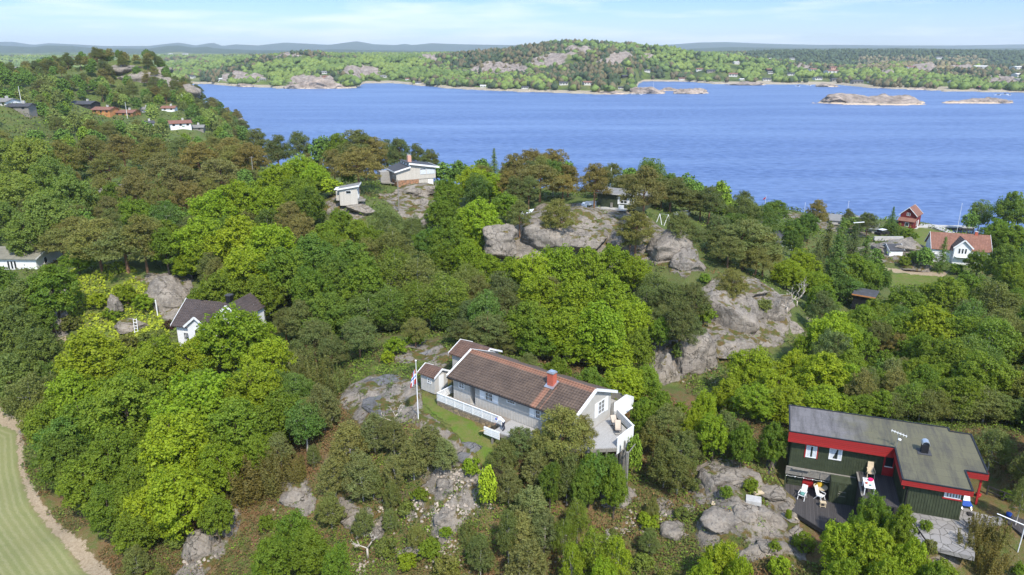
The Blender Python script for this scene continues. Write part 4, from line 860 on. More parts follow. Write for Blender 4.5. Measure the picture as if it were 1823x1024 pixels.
a.build('antenna', M['white'], t); MB().ball((.12,-.05,.75),.14,8,6,.7).build('dish', M['white'], t)
# boardwalk and steps left of the green cabin
t = empty('boardwalk', (GX,GY,RZ), GYAW, 'dark plank boardwalk stepping down along the left of the green cabin', 'steps')
MB().prism([(-1.9,-.2),(-1.15,-.2),(-1.15,3.6),(-1.9,3.6)],[-5.0,-5.0,-3.3,-3.3],[-4.88,-4.88,-3.15,-3.15]).build('tread', M['deckdark'], t)
MB().prism([(-1.8,-1.1),(-.9,-1.3),(-.9,-.25),(-1.8,-.25)],-5.25,-5.1).build('tread', M['deckdark'], t); MB().prism([(-.87,-1.3),(-.02,-1.4),(-.02,-.35),(-.87,-.25)],-5.45,-5.3).build('tread', M['deckdark'], t)
t = empty('step', gw(.55,-3.75,-5.8), GYAW-.68, 'pale weathered plank step beside the angled edge of the dark deck', 'steps')
MB().box(-.75,.6,-.25,.02,.0,.06).box(-.75,.6,-.52,-.27,-.0,.055).box(-.6,-.5,-.5,0,-.5,-.001).box(.4,.5,-.5,0,-.5,-.001).build('tread', M['greywood'], t)
MB().box(-.65,.7,.08,.2,.12,.18).build('edge_board', M['palewood'], t)
# terrace of flagstones right of the house
fl = MB(); fl.prism([(8.6,-8.2),(12.4,-8.6),(13.2,-4.6),(15.4,-3.6),(15.2,1.5),(12.3,1.5),(12.3,-4.25),(8.4,-4.25)],-3.35,-3.02)
o = fl.build('patio', M['paver']); o.location = (GX, GY, RZ); o.rotation_euler = (0,0,GYAW); tag(o, kind='structure')
def rails(name, pts, h, label, mat='darkwood', posts=4, n=3, group=None):
    t = empty(name, (GX,GY,RZ), GYAW, label, 'railing', group); p0, p1 = Vector(pts[0]), Vector(pts[1])
    for i in range(posts): q = p0.lerp(p1, i/(posts-1)); MB().box(q.x-.05,q.x+.05,q.y-.05,q.y+.05,q.z,q.z+h).build('post', M[mat], t)
    for i in range(n): zz = Vector((0,0,h*(i+1)/n-.05)); MB().bar(p0+zz,p1+zz,.04,.12).build('rail', M[mat], t)
    return t
rails('railing', [(8.2,-4.6,-3.3),(9.6,-8.3,-3.9)], 1.0, 'dark slatted stair railing beside the flagstone terrace', posts=4)
rails('railing', [(15.0,.2,-3.0),(17.0,-.9,-3.0)], .85, 'dark railing beside the red pail beyond the porch', posts=3, n=2)
rails('railing', [(17.1,-.3,-3.0),(19.5,.3,-3.0)], .8, 'dark plank railing by the woodpile at the right edge', posts=3, n=3)
wk = MB(); wk.prism([(15.5,-3.2),(17.0,-6.0),(19.5,-5.5),(18.2,-1.0),(16.2,-.8)],-3.2,-3.0); o = wk.build('dark_ramp', M['deckdark']); o.location = (GX,GY,RZ); o.rotation_euler = (0,0,GYAW); tag(o, 'dark plank ramp beside the right side railing of the green cabin plot', 'deck')

# furniture of the green cabin
def garden_chair(loc, rz, label, mat, cushion=None, group='chairs around the green cabin'):
    t = empty('garden_chair', loc, rz, label, 'chair', group)
    MB().slab([(-.25,-.25,.43),(.25,-.25,.43),(.25,.25,.40),(-.25,.25,.40)],.04).build('seat', M[mat], t)
    MB().slab([(-.24,.25,.42),(.24,.25,.42),(.22,.52,1.12),(-.22,.52,1.12)],.035).build('backrest', M[mat], t)
    for sx_ in (-.27,.27):
        for ya, yb in ((-.3,-.12),(.42,.1)): MB().bar((sx_,ya,0),(sx_,yb,.42),.045).build('leg', M[mat], t)
        MB().bar((sx_,-.28,.62),(sx_,.33,.66),.05,.03).build('armrest', M[mat], t); MB().bar((sx_,-.22,.4),(sx_,-.26,.62),.04).build('arm_support', M[mat], t)
    if cushion: MB().ball((0,.02,.5),.24,10,6,.45).build('cushion', M[cushion], t, True)
    return t
garden_chair(gw(1.55,-1.15,-5.5), GYAW-.35+math.pi*.0+.0, 'white reclining garden chair with a teal cushion on the lower deck', 'white', 'teal')
garden_chair(gw(3.0,-.75,-5.5), GYAW+1.0, 'folded-looking white garden chair beside the round wooden table', 'white')
garden_chair(gw(6.55,-.15,-2.9), GYAW+.05, 'beige high-backed garden chair on the upper deck by the red door', 'palewood')
def table(name, loc, rz, label, top, legmat, w_, d_, h, rnd=False):
    t = empty(name, loc, rz, label, 'table')
    if rnd: MB().tube([(0,0,h-.04),(0,0,h)],w_/2,20).build('table_top', M[top], t)
    else: MB().box(-w_/2,w_/2,-d_/2,d_/2,h-.04,h).build('table_top', M[top], t)
    for a in (-1,1):
        for b_ in (-1,1): x = a*(w_/2-.06)*(.6 if rnd else 1); y = b_*(d_/2-.06)*(.6 if rnd else 1); MB().bar((x,y,0),(x*.95,y*.95,h-.04),.06).build('leg', M[legmat], t)
    return t
table('round_table', gw(3.0,.1,-5.5), GYAW, 'round wooden table under the balcony covered with yellow cloth', 'palewood', 'greywood', 1.15, 1.15, .74, True)
cl = MB(); cl.ball((-.05,.1,.0),.3,10,6,.7); cl.ball((.15,.2,.0),.22,9,6,.6); cl.ball((-.25,.05,0),.2,8,6,.4); o = cl.build('crumpled_cloth', M['yellowcloth'], None, True); o.location = gw(3.0,.2,-4.72); tag(o, 'crumpled mustard yellow cloth lying on the round table', 'cloth')
t = empty('stool', gw(3.15,-1.75,-5.5), GYAW+.15, 'small pale wooden stool on the lower dark deck', 'stool')
MB().box(-.24,.24,-.17,.17,.40,.44).build('seat', M['palewood'], t)
for a in (-.2,.2):
    for b_ in (-.13,.13): MB().box(a-.025,a+.025,b_-.025,b_+.025,0,.4).build('leg', M['palewood'], t)
MB().box(-.17,.17,-.15,-.12,.08,.12).build('stretcher', M['palewood'], t)
table('white_table', gw(6.15,-2.5,-2.9), GYAW, 'white rectangular garden table on the upper deck with things on it', 'white', 'white', .8, 1.5, .74)
for l, v, s_, mt, nm, lab in [(6.3,-2.1,.2,'pinkcloth','pink_bowl','bright pink bowl on the white upper deck table'),(6.0,-2.0,.1,'white','mug','white mug on the far end of the upper deck table'),(5.95,-2.65,.11,'brick','flowerpot','small terracotta pot in the middle of the white table'),(6.2,-2.9,.09,'teal','cup','small teal cup near the near end of the white table')]:
    o = MB().tube([(0,0,0),(0,0,s_*.5),(0,0,s_*.75)],[s_*.55,s_*.95,s_],12).build(nm, M[mt]); o.location = gw(l,v,-2.14); tag(o, lab, nm.replace('_',' '))
t = empty('sun_lounger', gw(13.1,-2.2,-3.02), GYAW+.1, 'blue and white folding bed leaning under the porch roof', 'lounger')
MB().slab([(-.35,-.3,.35),(.35,-.3,.35),(.35,.35,.4),(-.35,.35,.4)],.05).build('seat', M['blue'], t); MB().slab([(-.35,.36,.4),(.35,.36,.4),(.35,.9,1.2),(-.35,.9,1.2)],.05).build('backrest', M['cloth'], t)
for a in (-.32,.32): MB().bar((a,-.25,0),(a,.1,.35),.04).build('leg', M['metal'], t)
for l, v, r_, mt, nm, lab in [(14.3,-.3,.22,'redp','pail','red round pail by the dark railing right of the porch'),(15.9,-2.4,.2,'blue','bucket','blue bucket on the dark ramp right of the porch')]:
    o = MB().tube([(0,0,0),(0,0,r_*1.4),(0,0,r_*1.42),(0,0,r_*.3)],[r_*.75,r_,r_*.9,r_*.7],12).build(nm, M[mt], None, True); o.location = gw(l,v,-3.0); tag(o, lab, 'bucket')
q = gw(13.2,-3.2,-3.0); o = MB().box(-.2,.2,-.12,.12,0,.12).box(-.1,.15,.13,.3,0,.1).build('shoes', M['darkwood']); o.location = q; tag(o, 'dark shoes left on flagstones beside the porch step', 'shoes')
t = empty('washing_line_post', (*PZ(1811,985,12.9)[:2], 12.9), .3, 'white leaning clothes pole standing at the bottom right corner', 'pole')
MB().tube([(0,0,-.3),(.1,0,2.3)],.035,8).build('pole', M['white'], t); MB().tube([(.1,0,2.3),(-1.2,1.2,2.75)],.035,8).build('arm', M['white'], t)
o = MB().bar((0,0,0),(2.7,-.55,.03),.16,.1).bar((.1,.25,0),(2.6,-.2,.02),.14,.1).bar((.2,-.25,-.08),(2.4,-.7,-.05),.12,.1).build('timber_planks', M['palewood']); q = ground(1266,902); o.location = (q[0],q[1],q[2]+.15); tag(o, 'pale timber planks lying on rock below the big smooth slab', 'planks')
q = ground(1341,895); t = MB().box(-.6,.6,-.45,.45,0,.35).build('stone_block', M['concrete']); t.location = q; t.rotation_euler=(0,0,-.3); tag(t, 'pale concrete block on the rocks left of the dark deck', 'block')
o = MB().slab([(-.5,-.1,.05),(.5,-.25,.05),(.35,.25,.08),(-.2,.2,.1)],.03).build('white_cloth', M['cloth']); q = ground(1373,885); o.location = q; tag(o, 'white cloth dropped on bare rock by the boardwalk', 'cloth')
q = ground(1340,880); o = MB().box(-.5,.5,-.4,.4,0,.12).build('board_sheet', M['palewood']); o.location=(q[0]+.3,q[1],q[2]+.1); o.rotation_euler=(0,.1,.4); tag(o,'beige board lying on the rocks below the boardwalk','board')
# ================================================================ other houses near and middle distance
# dark-roofed white house in the trees on the left
x, y, z = P(302,563.5,93.0)
dh = gable_house('white_house', (x+.6, y+.2, 8.6), -.25, 9.6, 6.6, 3.2, 2.3, 'white', 'tiledark', 'white house with dark brown tiled roof behind the big yellow-green trees', over=.5, n=11, wins=[('f',1.0,1.8,.9,2.0,1,2),('f',3.2,4.4,.9,2.1,2,1)], base=2.5)
bpy.context.view_layer.update()
def dormer(par, x, w_, y0_, y1_, z0, h, rise, wall, roof, win=True, label=None):
    """cross gable: projects to -y"""
    d = MB(); d.add([(x,y0_,z0),(x+w_,y0_,z0),(x+w_,y0_,z0+h),(x+w_/2,y0_,z0+h+rise),(x,y0_,z0+h),(x,y1_,z0),(x+w_,y1_,z0),(x+w_,y1_,z0+h),(x+w_/2,y1_,z0+h+rise),(x,y1_,z0+h)],
                    [(0,1,2,3,4),(1,6,7,2),(5,0,4,9),(6,5,9,8,7)]); g_ = d.build('cross_gable', M[wall], par)
    r = MB(); o_ = .3; kk = rise/(w_/2)
    r.slab([(x-o_,y0_-o_,z0+h-o_*kk+.12),(x+w_/2,y0_-o_,z0+h+rise+.12),(x+w_/2,y1_,z0+h+rise+.12),(x-o_,y1_,z0+h-o_*kk+.12)][::-1],.1)
    r.slab([(x+w_+o_,y0_-o_,z0+h-o_*kk+.12),(x+w_/2,y0_-o_,z0+h+rise+.12),(x+w_/2,y1_,z0+h+rise+.12),(x+w_+o_,y1_,z0+h-o_*kk+.12)],.1); r.build('gable_roof', M[roof], g_)
    b = MB()
    for a, c in (((x-o_-.02, z0+h-o_*kk+.02), (x+w_/2, z0+h+rise+.04)), ((x+w_+o_+.02, z0+h-o_*kk+.02), (x+w_/2, z0+h+rise+.04))): b.bar((a[0],y0_-o_-.04,a[1]),(c[0],y0_-o_-.04,c[1]),.06,.28)
    b.each('bargeboard', M['white'], g_)
    if win: window(g_, (x,y0_,z0), (1,0), (0,-1), w_/2-.45, w_/2+.45, h*.35, h*.35+1.1, 2, 1)
    return g_
dormer(dh, 3.0, 3.0, -1.5, 3.0, 1.2, 2.6, 1.2, 'white', 'tiledark')
dormer(dh, 7.2, 3.4, -.6, 4.8, 2.2, 2.9, 1.6, 'white', 'tiledark', False)
c = MB().box(6.0,6.7,3.1,3.8,5.0,6.6).build('chimney', M['blackmetal'], dh)
MB().box(5.9,6.8,3.0,3.9,6.6,6.72).build('chimney_cap', M['slate'], c)
q = PZ(242,588,8.2); t = empty('ladder', (q[0],q[1],hz(q[0],q[1])), .3, 'white ladder leaning by the green rock bank left of the white house', 'ladder')
for a in (-.22,.22): MB().bar((a,0,-.2),(a,.5,2.2),.07).build('side_rail', M['white'], t)
for i in range(5): MB().bar((-.22,.08+i*.1,.3+i*.44),(.22,.08+i*.1,.3+i*.44),.06).build('rung', M['white'], t)
q = PZ(283,575,7.8); t = MB().tube([(0,0,-.5),(0,0,2.3)],.09,8).build('white_post', M['white']); t.location = (q[0],q[1],hz(q[0],q[1])+.3); tag(t,'short white post beside the dark red bush by the white house','post')
# bungalow at the left edge
x, y, z = P(68,458.5,122.5); bz = 10.6; bl = 14.0
bg_ = gable_house('bungalow', (x-bl+.6, y-.3, bz), -.04, bl-.6, 7.2, 2.4, 1.0, 'white', 'greenroof', 'low white bungalow with weathered grey roof and pale chimney at the left edge', over=.5, n=5,
    wins=[('f',8.2,8.7,.4,1.9,1,1),('f',8.8,9.3,.4,1.9,1,1),('f',9.4,9.9,.4,1.9,1,1),('r',2.0,2.9,.8,2.0,1,1),('f',5.5,6.6,.7,1.8,1,1)], chim=(10.4,4.5,.8,1.5), chm='concrete', base=.6, bat=False)
o = MB().ball((0,0,.35),.42,12,8,.9).build('roof_ventilator', M['metal'], bg_, True); o.location = (13.2,5.2,3.1)
t = empty('garden_parasol', (x-11.5+2.2,y-1.8,bz), .2, 'closed dark parasol standing before the white bungalow wall', 'parasol'); MB().tube([(0,0,0),(0,0,2.1)],.03,6).build('pole', M['metal'], t); MB().tube([(0,0,.9),(0.05,0,1.6),(.1,0,2.2)],[.28,.2,.02],8).build('canopy', M['darkwood'], t)
t = table('garden_table', (x-9.3+2.2,y-1.7,bz), 0, 'dark garden table on the terrace of the white bungalow', 'darkwood', 'darkwood', 1.6, .9, .75)
# split-level house on the ridge: butterfly of two roof pitches with clerestory
x, y = PZ(706,321.7,20.6)[:2]
uh = empty('hilltop_house', (x, y, 20.6), .44, 'beige split-level house with white fascia, clerestory and stone basement on the rocky ridge', 'house')
Lh, Dh = 8.9, 6.5
w_ = MB(); w_.add([(0,0,0),(3.1,0,0),(3.1,0,2.75),(0,0,1.95),(0,Dh,0),(3.1,Dh,0),(3.1,Dh,2.75),(0,Dh,1.95)],[(0,1,2,3),(5,4,7,6),(4,0,3,7),(3,2,6,7)])
w_.add([(3.1,0,0),(Lh,0,0),(Lh,0,2.45),(3.1,0,3.4),(3.1,Dh,0),(Lh,Dh,0),(Lh,Dh,2.45),(3.1,Dh,3.4)],[(0,1,2,3),(5,4,7,6),(1,5,6,2),(4,0,3,7),(3,2,6,7)]); w_.build('wall', M['tan'], uh)
lw = MB(); lw.box(-.02,-.001,0,Dh,0,1.9); lw.build('side_cladding', M['tangrey'], uh)
r = MB(); r.slab([(-.5,-.5,1.9),(3.15,-.5,2.84),(3.15,Dh+.4,2.84),(-.5,Dh+.4,1.9)],.1); r.build('low_roof', M['slate'], uh)
r = MB(); r.slab([(2.8,-.5,3.55),(Lh+.7,-.5,2.42),(Lh+.7,Dh+.4,2.42),(2.8,Dh+.4,3.55)],.12); r2 = r.build('high_roof', M['slate'], uh)
f = MB(); f.bar((-.5,-.53,1.85),(3.1,-.53,2.76),.06,.32); f.bar((-.53,-.5,1.82),(-.53,Dh+.4,1.82),.06,.26); f.each('fascia', M['white'], uh)
f = MB(); f.bar((2.75,-.53,3.5),(Lh+.75,-.53,2.36),.06,.36); f.bar((Lh+.73,-.5,2.33),(Lh+.73,Dh+.4,2.33),.06,.3); f.each('fascia', M['white'], uh)
f = MB(); f.box(2.98,3.08,-.1,Dh,2.86,3.4); cs = f.build('clerestory', M['white'], uh)
for i in range(3): MB().box(2.93,2.975,1.0+i*1.8,1.8+i*1.8,2.98,3.25).build('window', M['glass'], cs)
window(uh,(0,0,0),(1,0),(0,-1),5.3,6.7,.95,2.3,2,1); window(uh,(0,0,0),(1,0),(0,-1),6.8,Lh-.05,.95,2.2,3,1); window(uh,(0,Dh,0),(0,-1),(-1,0),4.2,6.2,.8,1.6,2,1)
MB().box(5.4,6.6,-.075,-.055,.98,2.0).box(6.9,8.7,-.075,-.055,.98,2.0).build('curtain', M['curtain'], uh)
MB().box(0.02,5.0,.02,Dh,-1.9,-.001).build('stone_basement', M['stonered'], uh)
MB().box(5.01,8.4,.15,4.5,-2.2,-.001).build('basement_wall', M['tan'], uh)
MB().box(5.1,6.1,.09,.15,-1.9,-.15).box(6.2,7.0,.09,.15,-1.9,-.15).build('cellar_door', M['tan'], uh); MB().box(7.15,8.2,.09,.15,-2.0,-.2).build('white_door', M['white'], uh); MB().box(8.75,8.85,.1,.2,-2.4,-.01).build('corner_post', M['greywood'], uh)
c = MB().box(3.7,4.5,3.2,4.0,3.1,4.7).build('chimney', M['pinkbrick'], r2); MB().tube([(3.9,3.6,4.7),(3.9,3.6,5.05)],.14,8).tube([(4.3,3.6,4.7),(4.3,3.6,4.95)],.14,8).build('chimney_pot', M['concrete'], c)
MB().prism([(-2.6,3.0),(-.1,1.0),(-.1,3.6),(-2.2,5.0)],-.9,-.75).build('side_deck', M['greywood'], uh)
MB().box(-2.5,-.03,3.6,6.2,-.75,1.5).build('side_wing', M['tangrey'], uh)
# hut
x, y = PZ(605,357,20.4)[:2]
hu = empty('garden_hut', (x, y, 20.3), .08, 'small beige boarded hut with grey pent roof left of the hilltop house', 'hut')
w_ = MB(); w_.add([(0,0,-.9),(3.3,0,-.9),(3.3,0,2.75),(0,0,2.2),(0,3.2,-.9),(3.3,3.2,-.9),(3.3,3.2,2.75),(0,3.2,2.2)],[(0,1,2,3),(5,4,7,6),(1,5,6,2),(4,0,3,7),(3,2,6,7)]); w_.build('wall', M['tan'], hu)
r = MB(); r.slab([(-.3,-.35,2.25),(3.7,-.35,2.92),(3.7,3.5,2.92),(-.3,3.5,2.25)],.1); r.build('roof', M['greyroof'], hu)
f = MB(); f.bar((-.33,-.38,2.2),(3.75,-.38,2.86),.06,.28); f.bar((3.73,-.38,2.83),(3.73,3.5,2.83),.06,.28); f.each('fascia', M['white'], hu)
window(hu,(0,0,0),(1,0),(0,-1),1.2,2.2,1.3,1.95,1,1); window(hu,(3.3,0,0),(0,1),(1,0),.3,1.1,.3,2.3,2,1); window(hu,(3.3,0,0),(0,1),(1,0),1.4,2.6,.3,2.3,3,1)
MB().box(-.7,-.01,.5,2.8,0,2.0).build('lean_to', M['tan'], hu); MB().slab([(-1.0,.3,2.1),(0,.3,2.24),(0,3.0,2.24),(-1.0,3.0,2.1)],.1).build('lean_to_roof', M['white'], hu); MB().box(3.4,4.6,.3,2.3,-.2,-.08).build('doorstep', M['greywood'], hu)
# green cabin on the ridge
x, y = PZ(1064,365,19.6)[:2]
gc = empty('hill_cabin', (x, y, 19.5), -.42, 'dark green cabin with pale flat roof edge between the round brown pines', 'cabin')
w_ = MB(); w_.box(0,9.0,0,5,-.3,2.35); side(w_,(0,0,0),(1,0),(0,-1)); battens(w_,0,9,0,2.3,.3,.03); w_.build('wall', M['green'], gc)
MB().slab([(-.4,-.6,2.62),(9.6,-.6,2.42),(9.6,5.4,2.42),(-.4,5.4,2.62)],.12).build('roof', M['greyroof'], gc); MB().bar((-.4,-.62,2.55),(9.6,-.62,2.36),.05,.2).build('fascia', M['concrete'], gc)
window(gc,(0,0,0),(1,0),(0,-1),4.3,5.7,.7,1.95,2,2,fw=.12); window(gc,(0,0,0),(1,0),(0,-1),6.0,6.9,.7,1.95,2,2,fw=.12)
MB().box(3.85,4.25,-.06,-.001,.6,2.0).box(5.75,5.98,-.06,-.001,.6,2.0).build('shutter', M['white'], gc); MB().box(4.3,5.3,-.9,-.84,-.1,.65).build('white_gate', M['white'], gc); MB().box(2.6,3.0,-.5,-.2,0,.8).build('bin', M['greywood'], gc)
MB().box(-1,5.8,-1.4,-.03,-.35,-.12).build('deck', M['concrete'], gc)
for px, py, s_, lab, nm, rz in [(1052,364,1.0,'white garden bench on rock left of the green hill cabin','garden_bench',0),(1074,364,.8,'pale plank seat leaning by the green hill cabin wall','garden_bench',-.3),(1040,363,.9,'white covered grill between the pines on the rocky ridge','grill_cover',0)]:
    q = P(px, py, 136.0); zg = hz(q[0], q[1]); t = empty(nm, (q[0], q[1], zg), rz, lab, 'bench' if nm == 'garden_bench' else 'grill')
    if nm == 'garden_bench': MB().box(-s_,s_,-.25,.25,.42,.5).build('seat', M['white'], t); MB().slab([(-s_,.25,.5),(s_,.25,.5),(s_,.35,1.1),(-s_,.35,1.1)],.06).build('backrest', M['white'], t); [MB().box(a-.05,a+.05,-.2,.2,-.2,.42).build('leg', M['white'], t) for a in (-s_+.1, s_-.1)]
    else: MB().box(-.5,.5,-.35,.35,-.2,.7).ball((0,0,.75),.45,10,6,.6).build('cover', M['cloth'], t)
# A-frame swing, caravan cover, white canvas by the rock
q = P(1183,386,131.0); q[2] = hz(q[0],q[1]); t = empty('swing_frame', tuple(q), -.5, 'white zigzag A-frame swing stand under the ridge pines', 'swing')
for a in (-1.0,.6): MB().bar((a-.6,0,0),(a,0.3,2.1),.09).build('leg', M['white'], t); MB().bar((a+.6,0,0),(a,.3,2.1),.09).build('leg', M['white'], t)
MB().bar((-1.0,.3,2.1),(.6,.3,2.1),.06).build('crossbar', M['metal'], t)
q = P(1213,390,142.0); q[2] = hz(q[0],q[1]); t = empty('rowing_boat', tuple(q), .5, 'upturned pale rowing boat under the ridge pine', 'boat')
MB().tube([(-2.2,0,.35),(-1.6,0,.4),(0,0,.5),(1.4,0,.45),(2.3,0,.6)],[.05,.5,.75,.6,.05],10).build('hull', M['metal'], t); MB().bar((-2.1,0,.95),(2.2,0,1.1),.06,.1).build('keel', M['white'], t)
q = P(937,376,124.0); q[2] = hz(q[0],q[1]); t = empty('canvas_shelter', tuple(q), -.1, 'white canvas shelter behind the domed rock on the ridge', 'shelter')
MB().slab([(-1.1,-.9,1.4),(.9,-.9,1.9),(1.3,.9,2.2),(-.9,.9,1.7)],.06).build('canopy', M['cloth'], t); [MB().box(a,a+.08,-.8,-.72,-.2,1.4).build('leg', M['metal'], t) for a in (-1.0,.8)]; MB().box(-.9,.6,-.3,.4,-.2,.7).build('bench', M['metal'], t)
def pole(px, py, Y, h, label):
    q = P(px, py, Y); zg = hz(q[0], q[1]); t = empty('wooden_pole', (q[0], q[1], zg), 0, label, 'pole', 'wooden utility poles')
    MB().tube([(0,0,-.4),(0,0,h)],[.12,.09],8).build('pole', M['greywood'], t); MB().bar((-.5,0,h-.3),(.5,0,h-.3),.08).build('crossarm', M['greywood'], t)
pole(711,385,138,6.0,'wooden pole on the slope below the hilltop house'); pole(452,322,172,7.5,'wooden pole with crossarm among the pines left of the hut')
q = P(1530,395,178.0)
# ---- right shore: farmhouse, boathouse, garage, jetty, grey boatshed roofs
x, y = P(1659,443,153.5)[:2]
fh = gable_house('farmhouse', (x+.3, y+.3, 3.2), -.3, 11.0, 6.0, 3.3, 2.7, 'white', 'tileorange', 'large white farmhouse with orange tiled roof and central gable near the water', over=.35, n=12,
    wins=[('f',.5,1.3,.6,1.9,1,2),('f',8.2,9.0,.8,2.1,1,2),('f',9.6,10.3,.8,2.1,1,2),('f',2.2,2.9,.8,2.0,1,2)], chim=(8.6,3.0,.55,.7), base=1.0)
dormer(fh, 3.9, 3.2, -1.3, 2.9, 0.0, 4.1, 1.5, 'white', 'tiledark', False)
g_ = [c for c in fh.children if c.name.startswith('cross_gable')][0]
for a in (.75,1.35,1.95): window(g_, (3.9,-1.3,0), (1,0), (0,-1), a, a+.45, 2.6, 3.8, 1, 1)
MB().box(4.2,6.9,-2.2,-1.3,1.95,2.05).build('balcony', M['white'], g_); window(g_, (3.9,-1.3,0), (1,0), (0,-1), 1.9, 2.6, .7, 1.5, 1, 1)
x, y = PZ(1624,406.5,2.0)[:2]
bh = gable_house('boathouse', (x+.6, y-.0, 1.8), .85, 5.2, 3.9, 3.6, 1.9, 'barnred', 'tileorange', 'small dark red boathouse with orange tiled roof standing at the water', over=.35, n=8, wins=[('l',1.5,2.4,3.3,4.1,2,2),('l',2.2,3.4,.7,1.9,2,1),('f',1.0,1.8,.6,2.0,1,1)], doors=[('f',2.6,3.4,0,2.0,'white')], bat=False, base=1.2)
lt = MB(); lt.slab([(-1.6,-.2,2.1),(0,-.2,2.8),(0,4.1,2.8),(-1.6,4.1,2.1)],.1); lt.build('lean_to_roof', M['tileorange'], bh); MB().box(-1.3,0,.1,3.8,0,2.15).build('lean_to', M['barnred'], bh); window(bh,(-1.3,3.8,0),(0,-1),(-1,0),1.6,2.6,.7,1.7,1,1)
MB().box(-1.25,-.02,3.3,3.75,-.6,-.01).build('white_step', M['concrete'], bh)
x, y = PZ(1582,456,4.4)[:2]
gable_house('garage', (x+.2, y+.2, 4.1), .0, 2.9, 3.4, 1.6, .9, 'white', 'slate', 'small white garage with dark roof above the rock right of the spruces', 'garage', over=.25, n=5, bat=False)
x, y = P(1395,446,150.0)[:2]
gable_house('white_cottage', (x-2.5, y+5.2, 5.4), -.52, 5.5, 5.5, 2.4, 1.7, 'white', 'slate', 'white cottage with dark roof half hidden behind green treetops', 'cottage', over=.35, n=6, bat=False, wins=[('r',2.0,3.4,.8,1.9,2,1)])
x, y = P(1520,519,117.0)[:2]; t = empty('orange_shed', (x, y, 6.1), -.6, 'dark shed with orange roof edge hidden among the green crowns', 'shed')
MB().box(0,3.2,0,3,-1,1.9).build('wall', M['blackmetal'], t); MB().slab([(-.2,-.3,2.0),(3.5,-.3,2.0),(3.5,3.2,2.3),(-.2,3.2,2.3)],.1).build('roof', M['slate'], t); MB().bar((-.2,-.32,1.96),(3.5,-.32,1.96),.05,.22).build('fascia', M['orangepaint'], t)
for i, (px, py, Y, ww, dd, rz, lab) in enumerate([(1505,397,192,8,6,-.35,'long grey flat roofed boat shed by the shore'),(1545,405,183,4.5,5,-.5,'smaller grey roofed shed right of the long boat shed')]):
    q = P(px, py, Y); t = empty('boat_shed', (q[0], q[1], 2.6), rz, lab, 'shed'); MB().box(-ww/2,ww/2,-dd/2,dd/2,-1,1.7).build('wall', M['concrete'], t); MB().slab([(-ww/2-.3,-dd/2-.3,1.75),(ww/2+.3,-dd/2-.3,1.75),(ww/2+.3,dd/2+.3,2.2),(-ww/2-.3,dd/2+.3,2.2)],.12).build('roof', M['greyroof'], t); MB().box(-ww/4,ww/4,-dd/2-.05,-dd/2-.001,0,1.2).build('window', M['glass'], t)
q = P(1530,398,170); q = (q[0], q[1], hz(q[0], q[1])); t = empty('parasol_canopy', q, 0, 'white slatted pergola arm on a dark post by the grey sheds', 'pergola'); MB().box(-.08,.08,-.08,.08,-.5,4.2).build('post', M['darkwood'], t); MB().bar((-1.4,0,4.3),(1.2,.2,4.45),.3,.12).build('beam', M['white'], t); MB().bar((0,0,1.9),(2.0,.2,2.6),.12).build('brace', M['darkwood'], t)
q = P(1571,410,176); q = (q[0], q[1], hz(q[0], q[1])+.0); t = empty('parked_car', q, .5, 'dark car with white roof rack parked by the grey sheds', 'car')
cb = MB(); cb.prism([(-1.9,-.8),(1.9,-.8),(1.9,.8),(-1.9,.8)],.35,.85); cb.build('body', M['blackmetal'], t); MB().prism([(-1.2,-.7),(1.1,-.7),(1.1,.7),(-1.2,.7)],.86,1.35).build('cabin', M['glass'], t); MB().box(-.9,.9,-.68,.68,1.36,1.42).build('roof', M['white'], t)
for a in (-1.2,1.2):
    for b_ in (-.8,.8): MB().tube([(a,b_-.1,.33),(a,b_+.1,.33)],.33,12).build('wheel', M['darkwood'], t)
t = empty('jetty', tuple(PZ(1655,403.5,.7)), -.12, 'long pale concrete jetty reaching into the water right of the boathouse', 'jetty')
MB().box(1.5,11.5,-.9,.9,.0,.35).build('deck', M['concrete'], t); MB().box(1.6,11.4,-.8,.8,-1.8,-.01).build('pier', M['darkwood'], t); MB().box(-.5,1.45,-.5,.5,0.05,.2).build('gangway', M['greywood'], t)
a_ = PZ(1590,446,4.5); b2 = PZ(1548,441,4.5)
o = MB().bar((0,0,0),tuple(np.array(PZ(1607,425,4.8))-np.array(PZ(1556,425,4.8))),.5,1.0).build('stone_wall', M['concrete']); o.location = tuple(PZ(1556,425,5.0)); tag(o, 'pale mortared garden wall above the small white garage', 'wall')
# quay around the boathouse lawn
qy = MB(); pts = [PZ(a, b_, 1.3)[:2] for a, b_ in [(1608,408),(1622,412),(1640,402),(1668,404),(1700,418),(1692,421),(1660,408),(1636,408),(1624,418),(1606,412)]]
o = MB().prism([tuple(p) for p in pts], .6, 1.9).build('quay', M['concrete']); tag(o, 'pale stone quay edging the lawn beside the boathouse', 'quay')
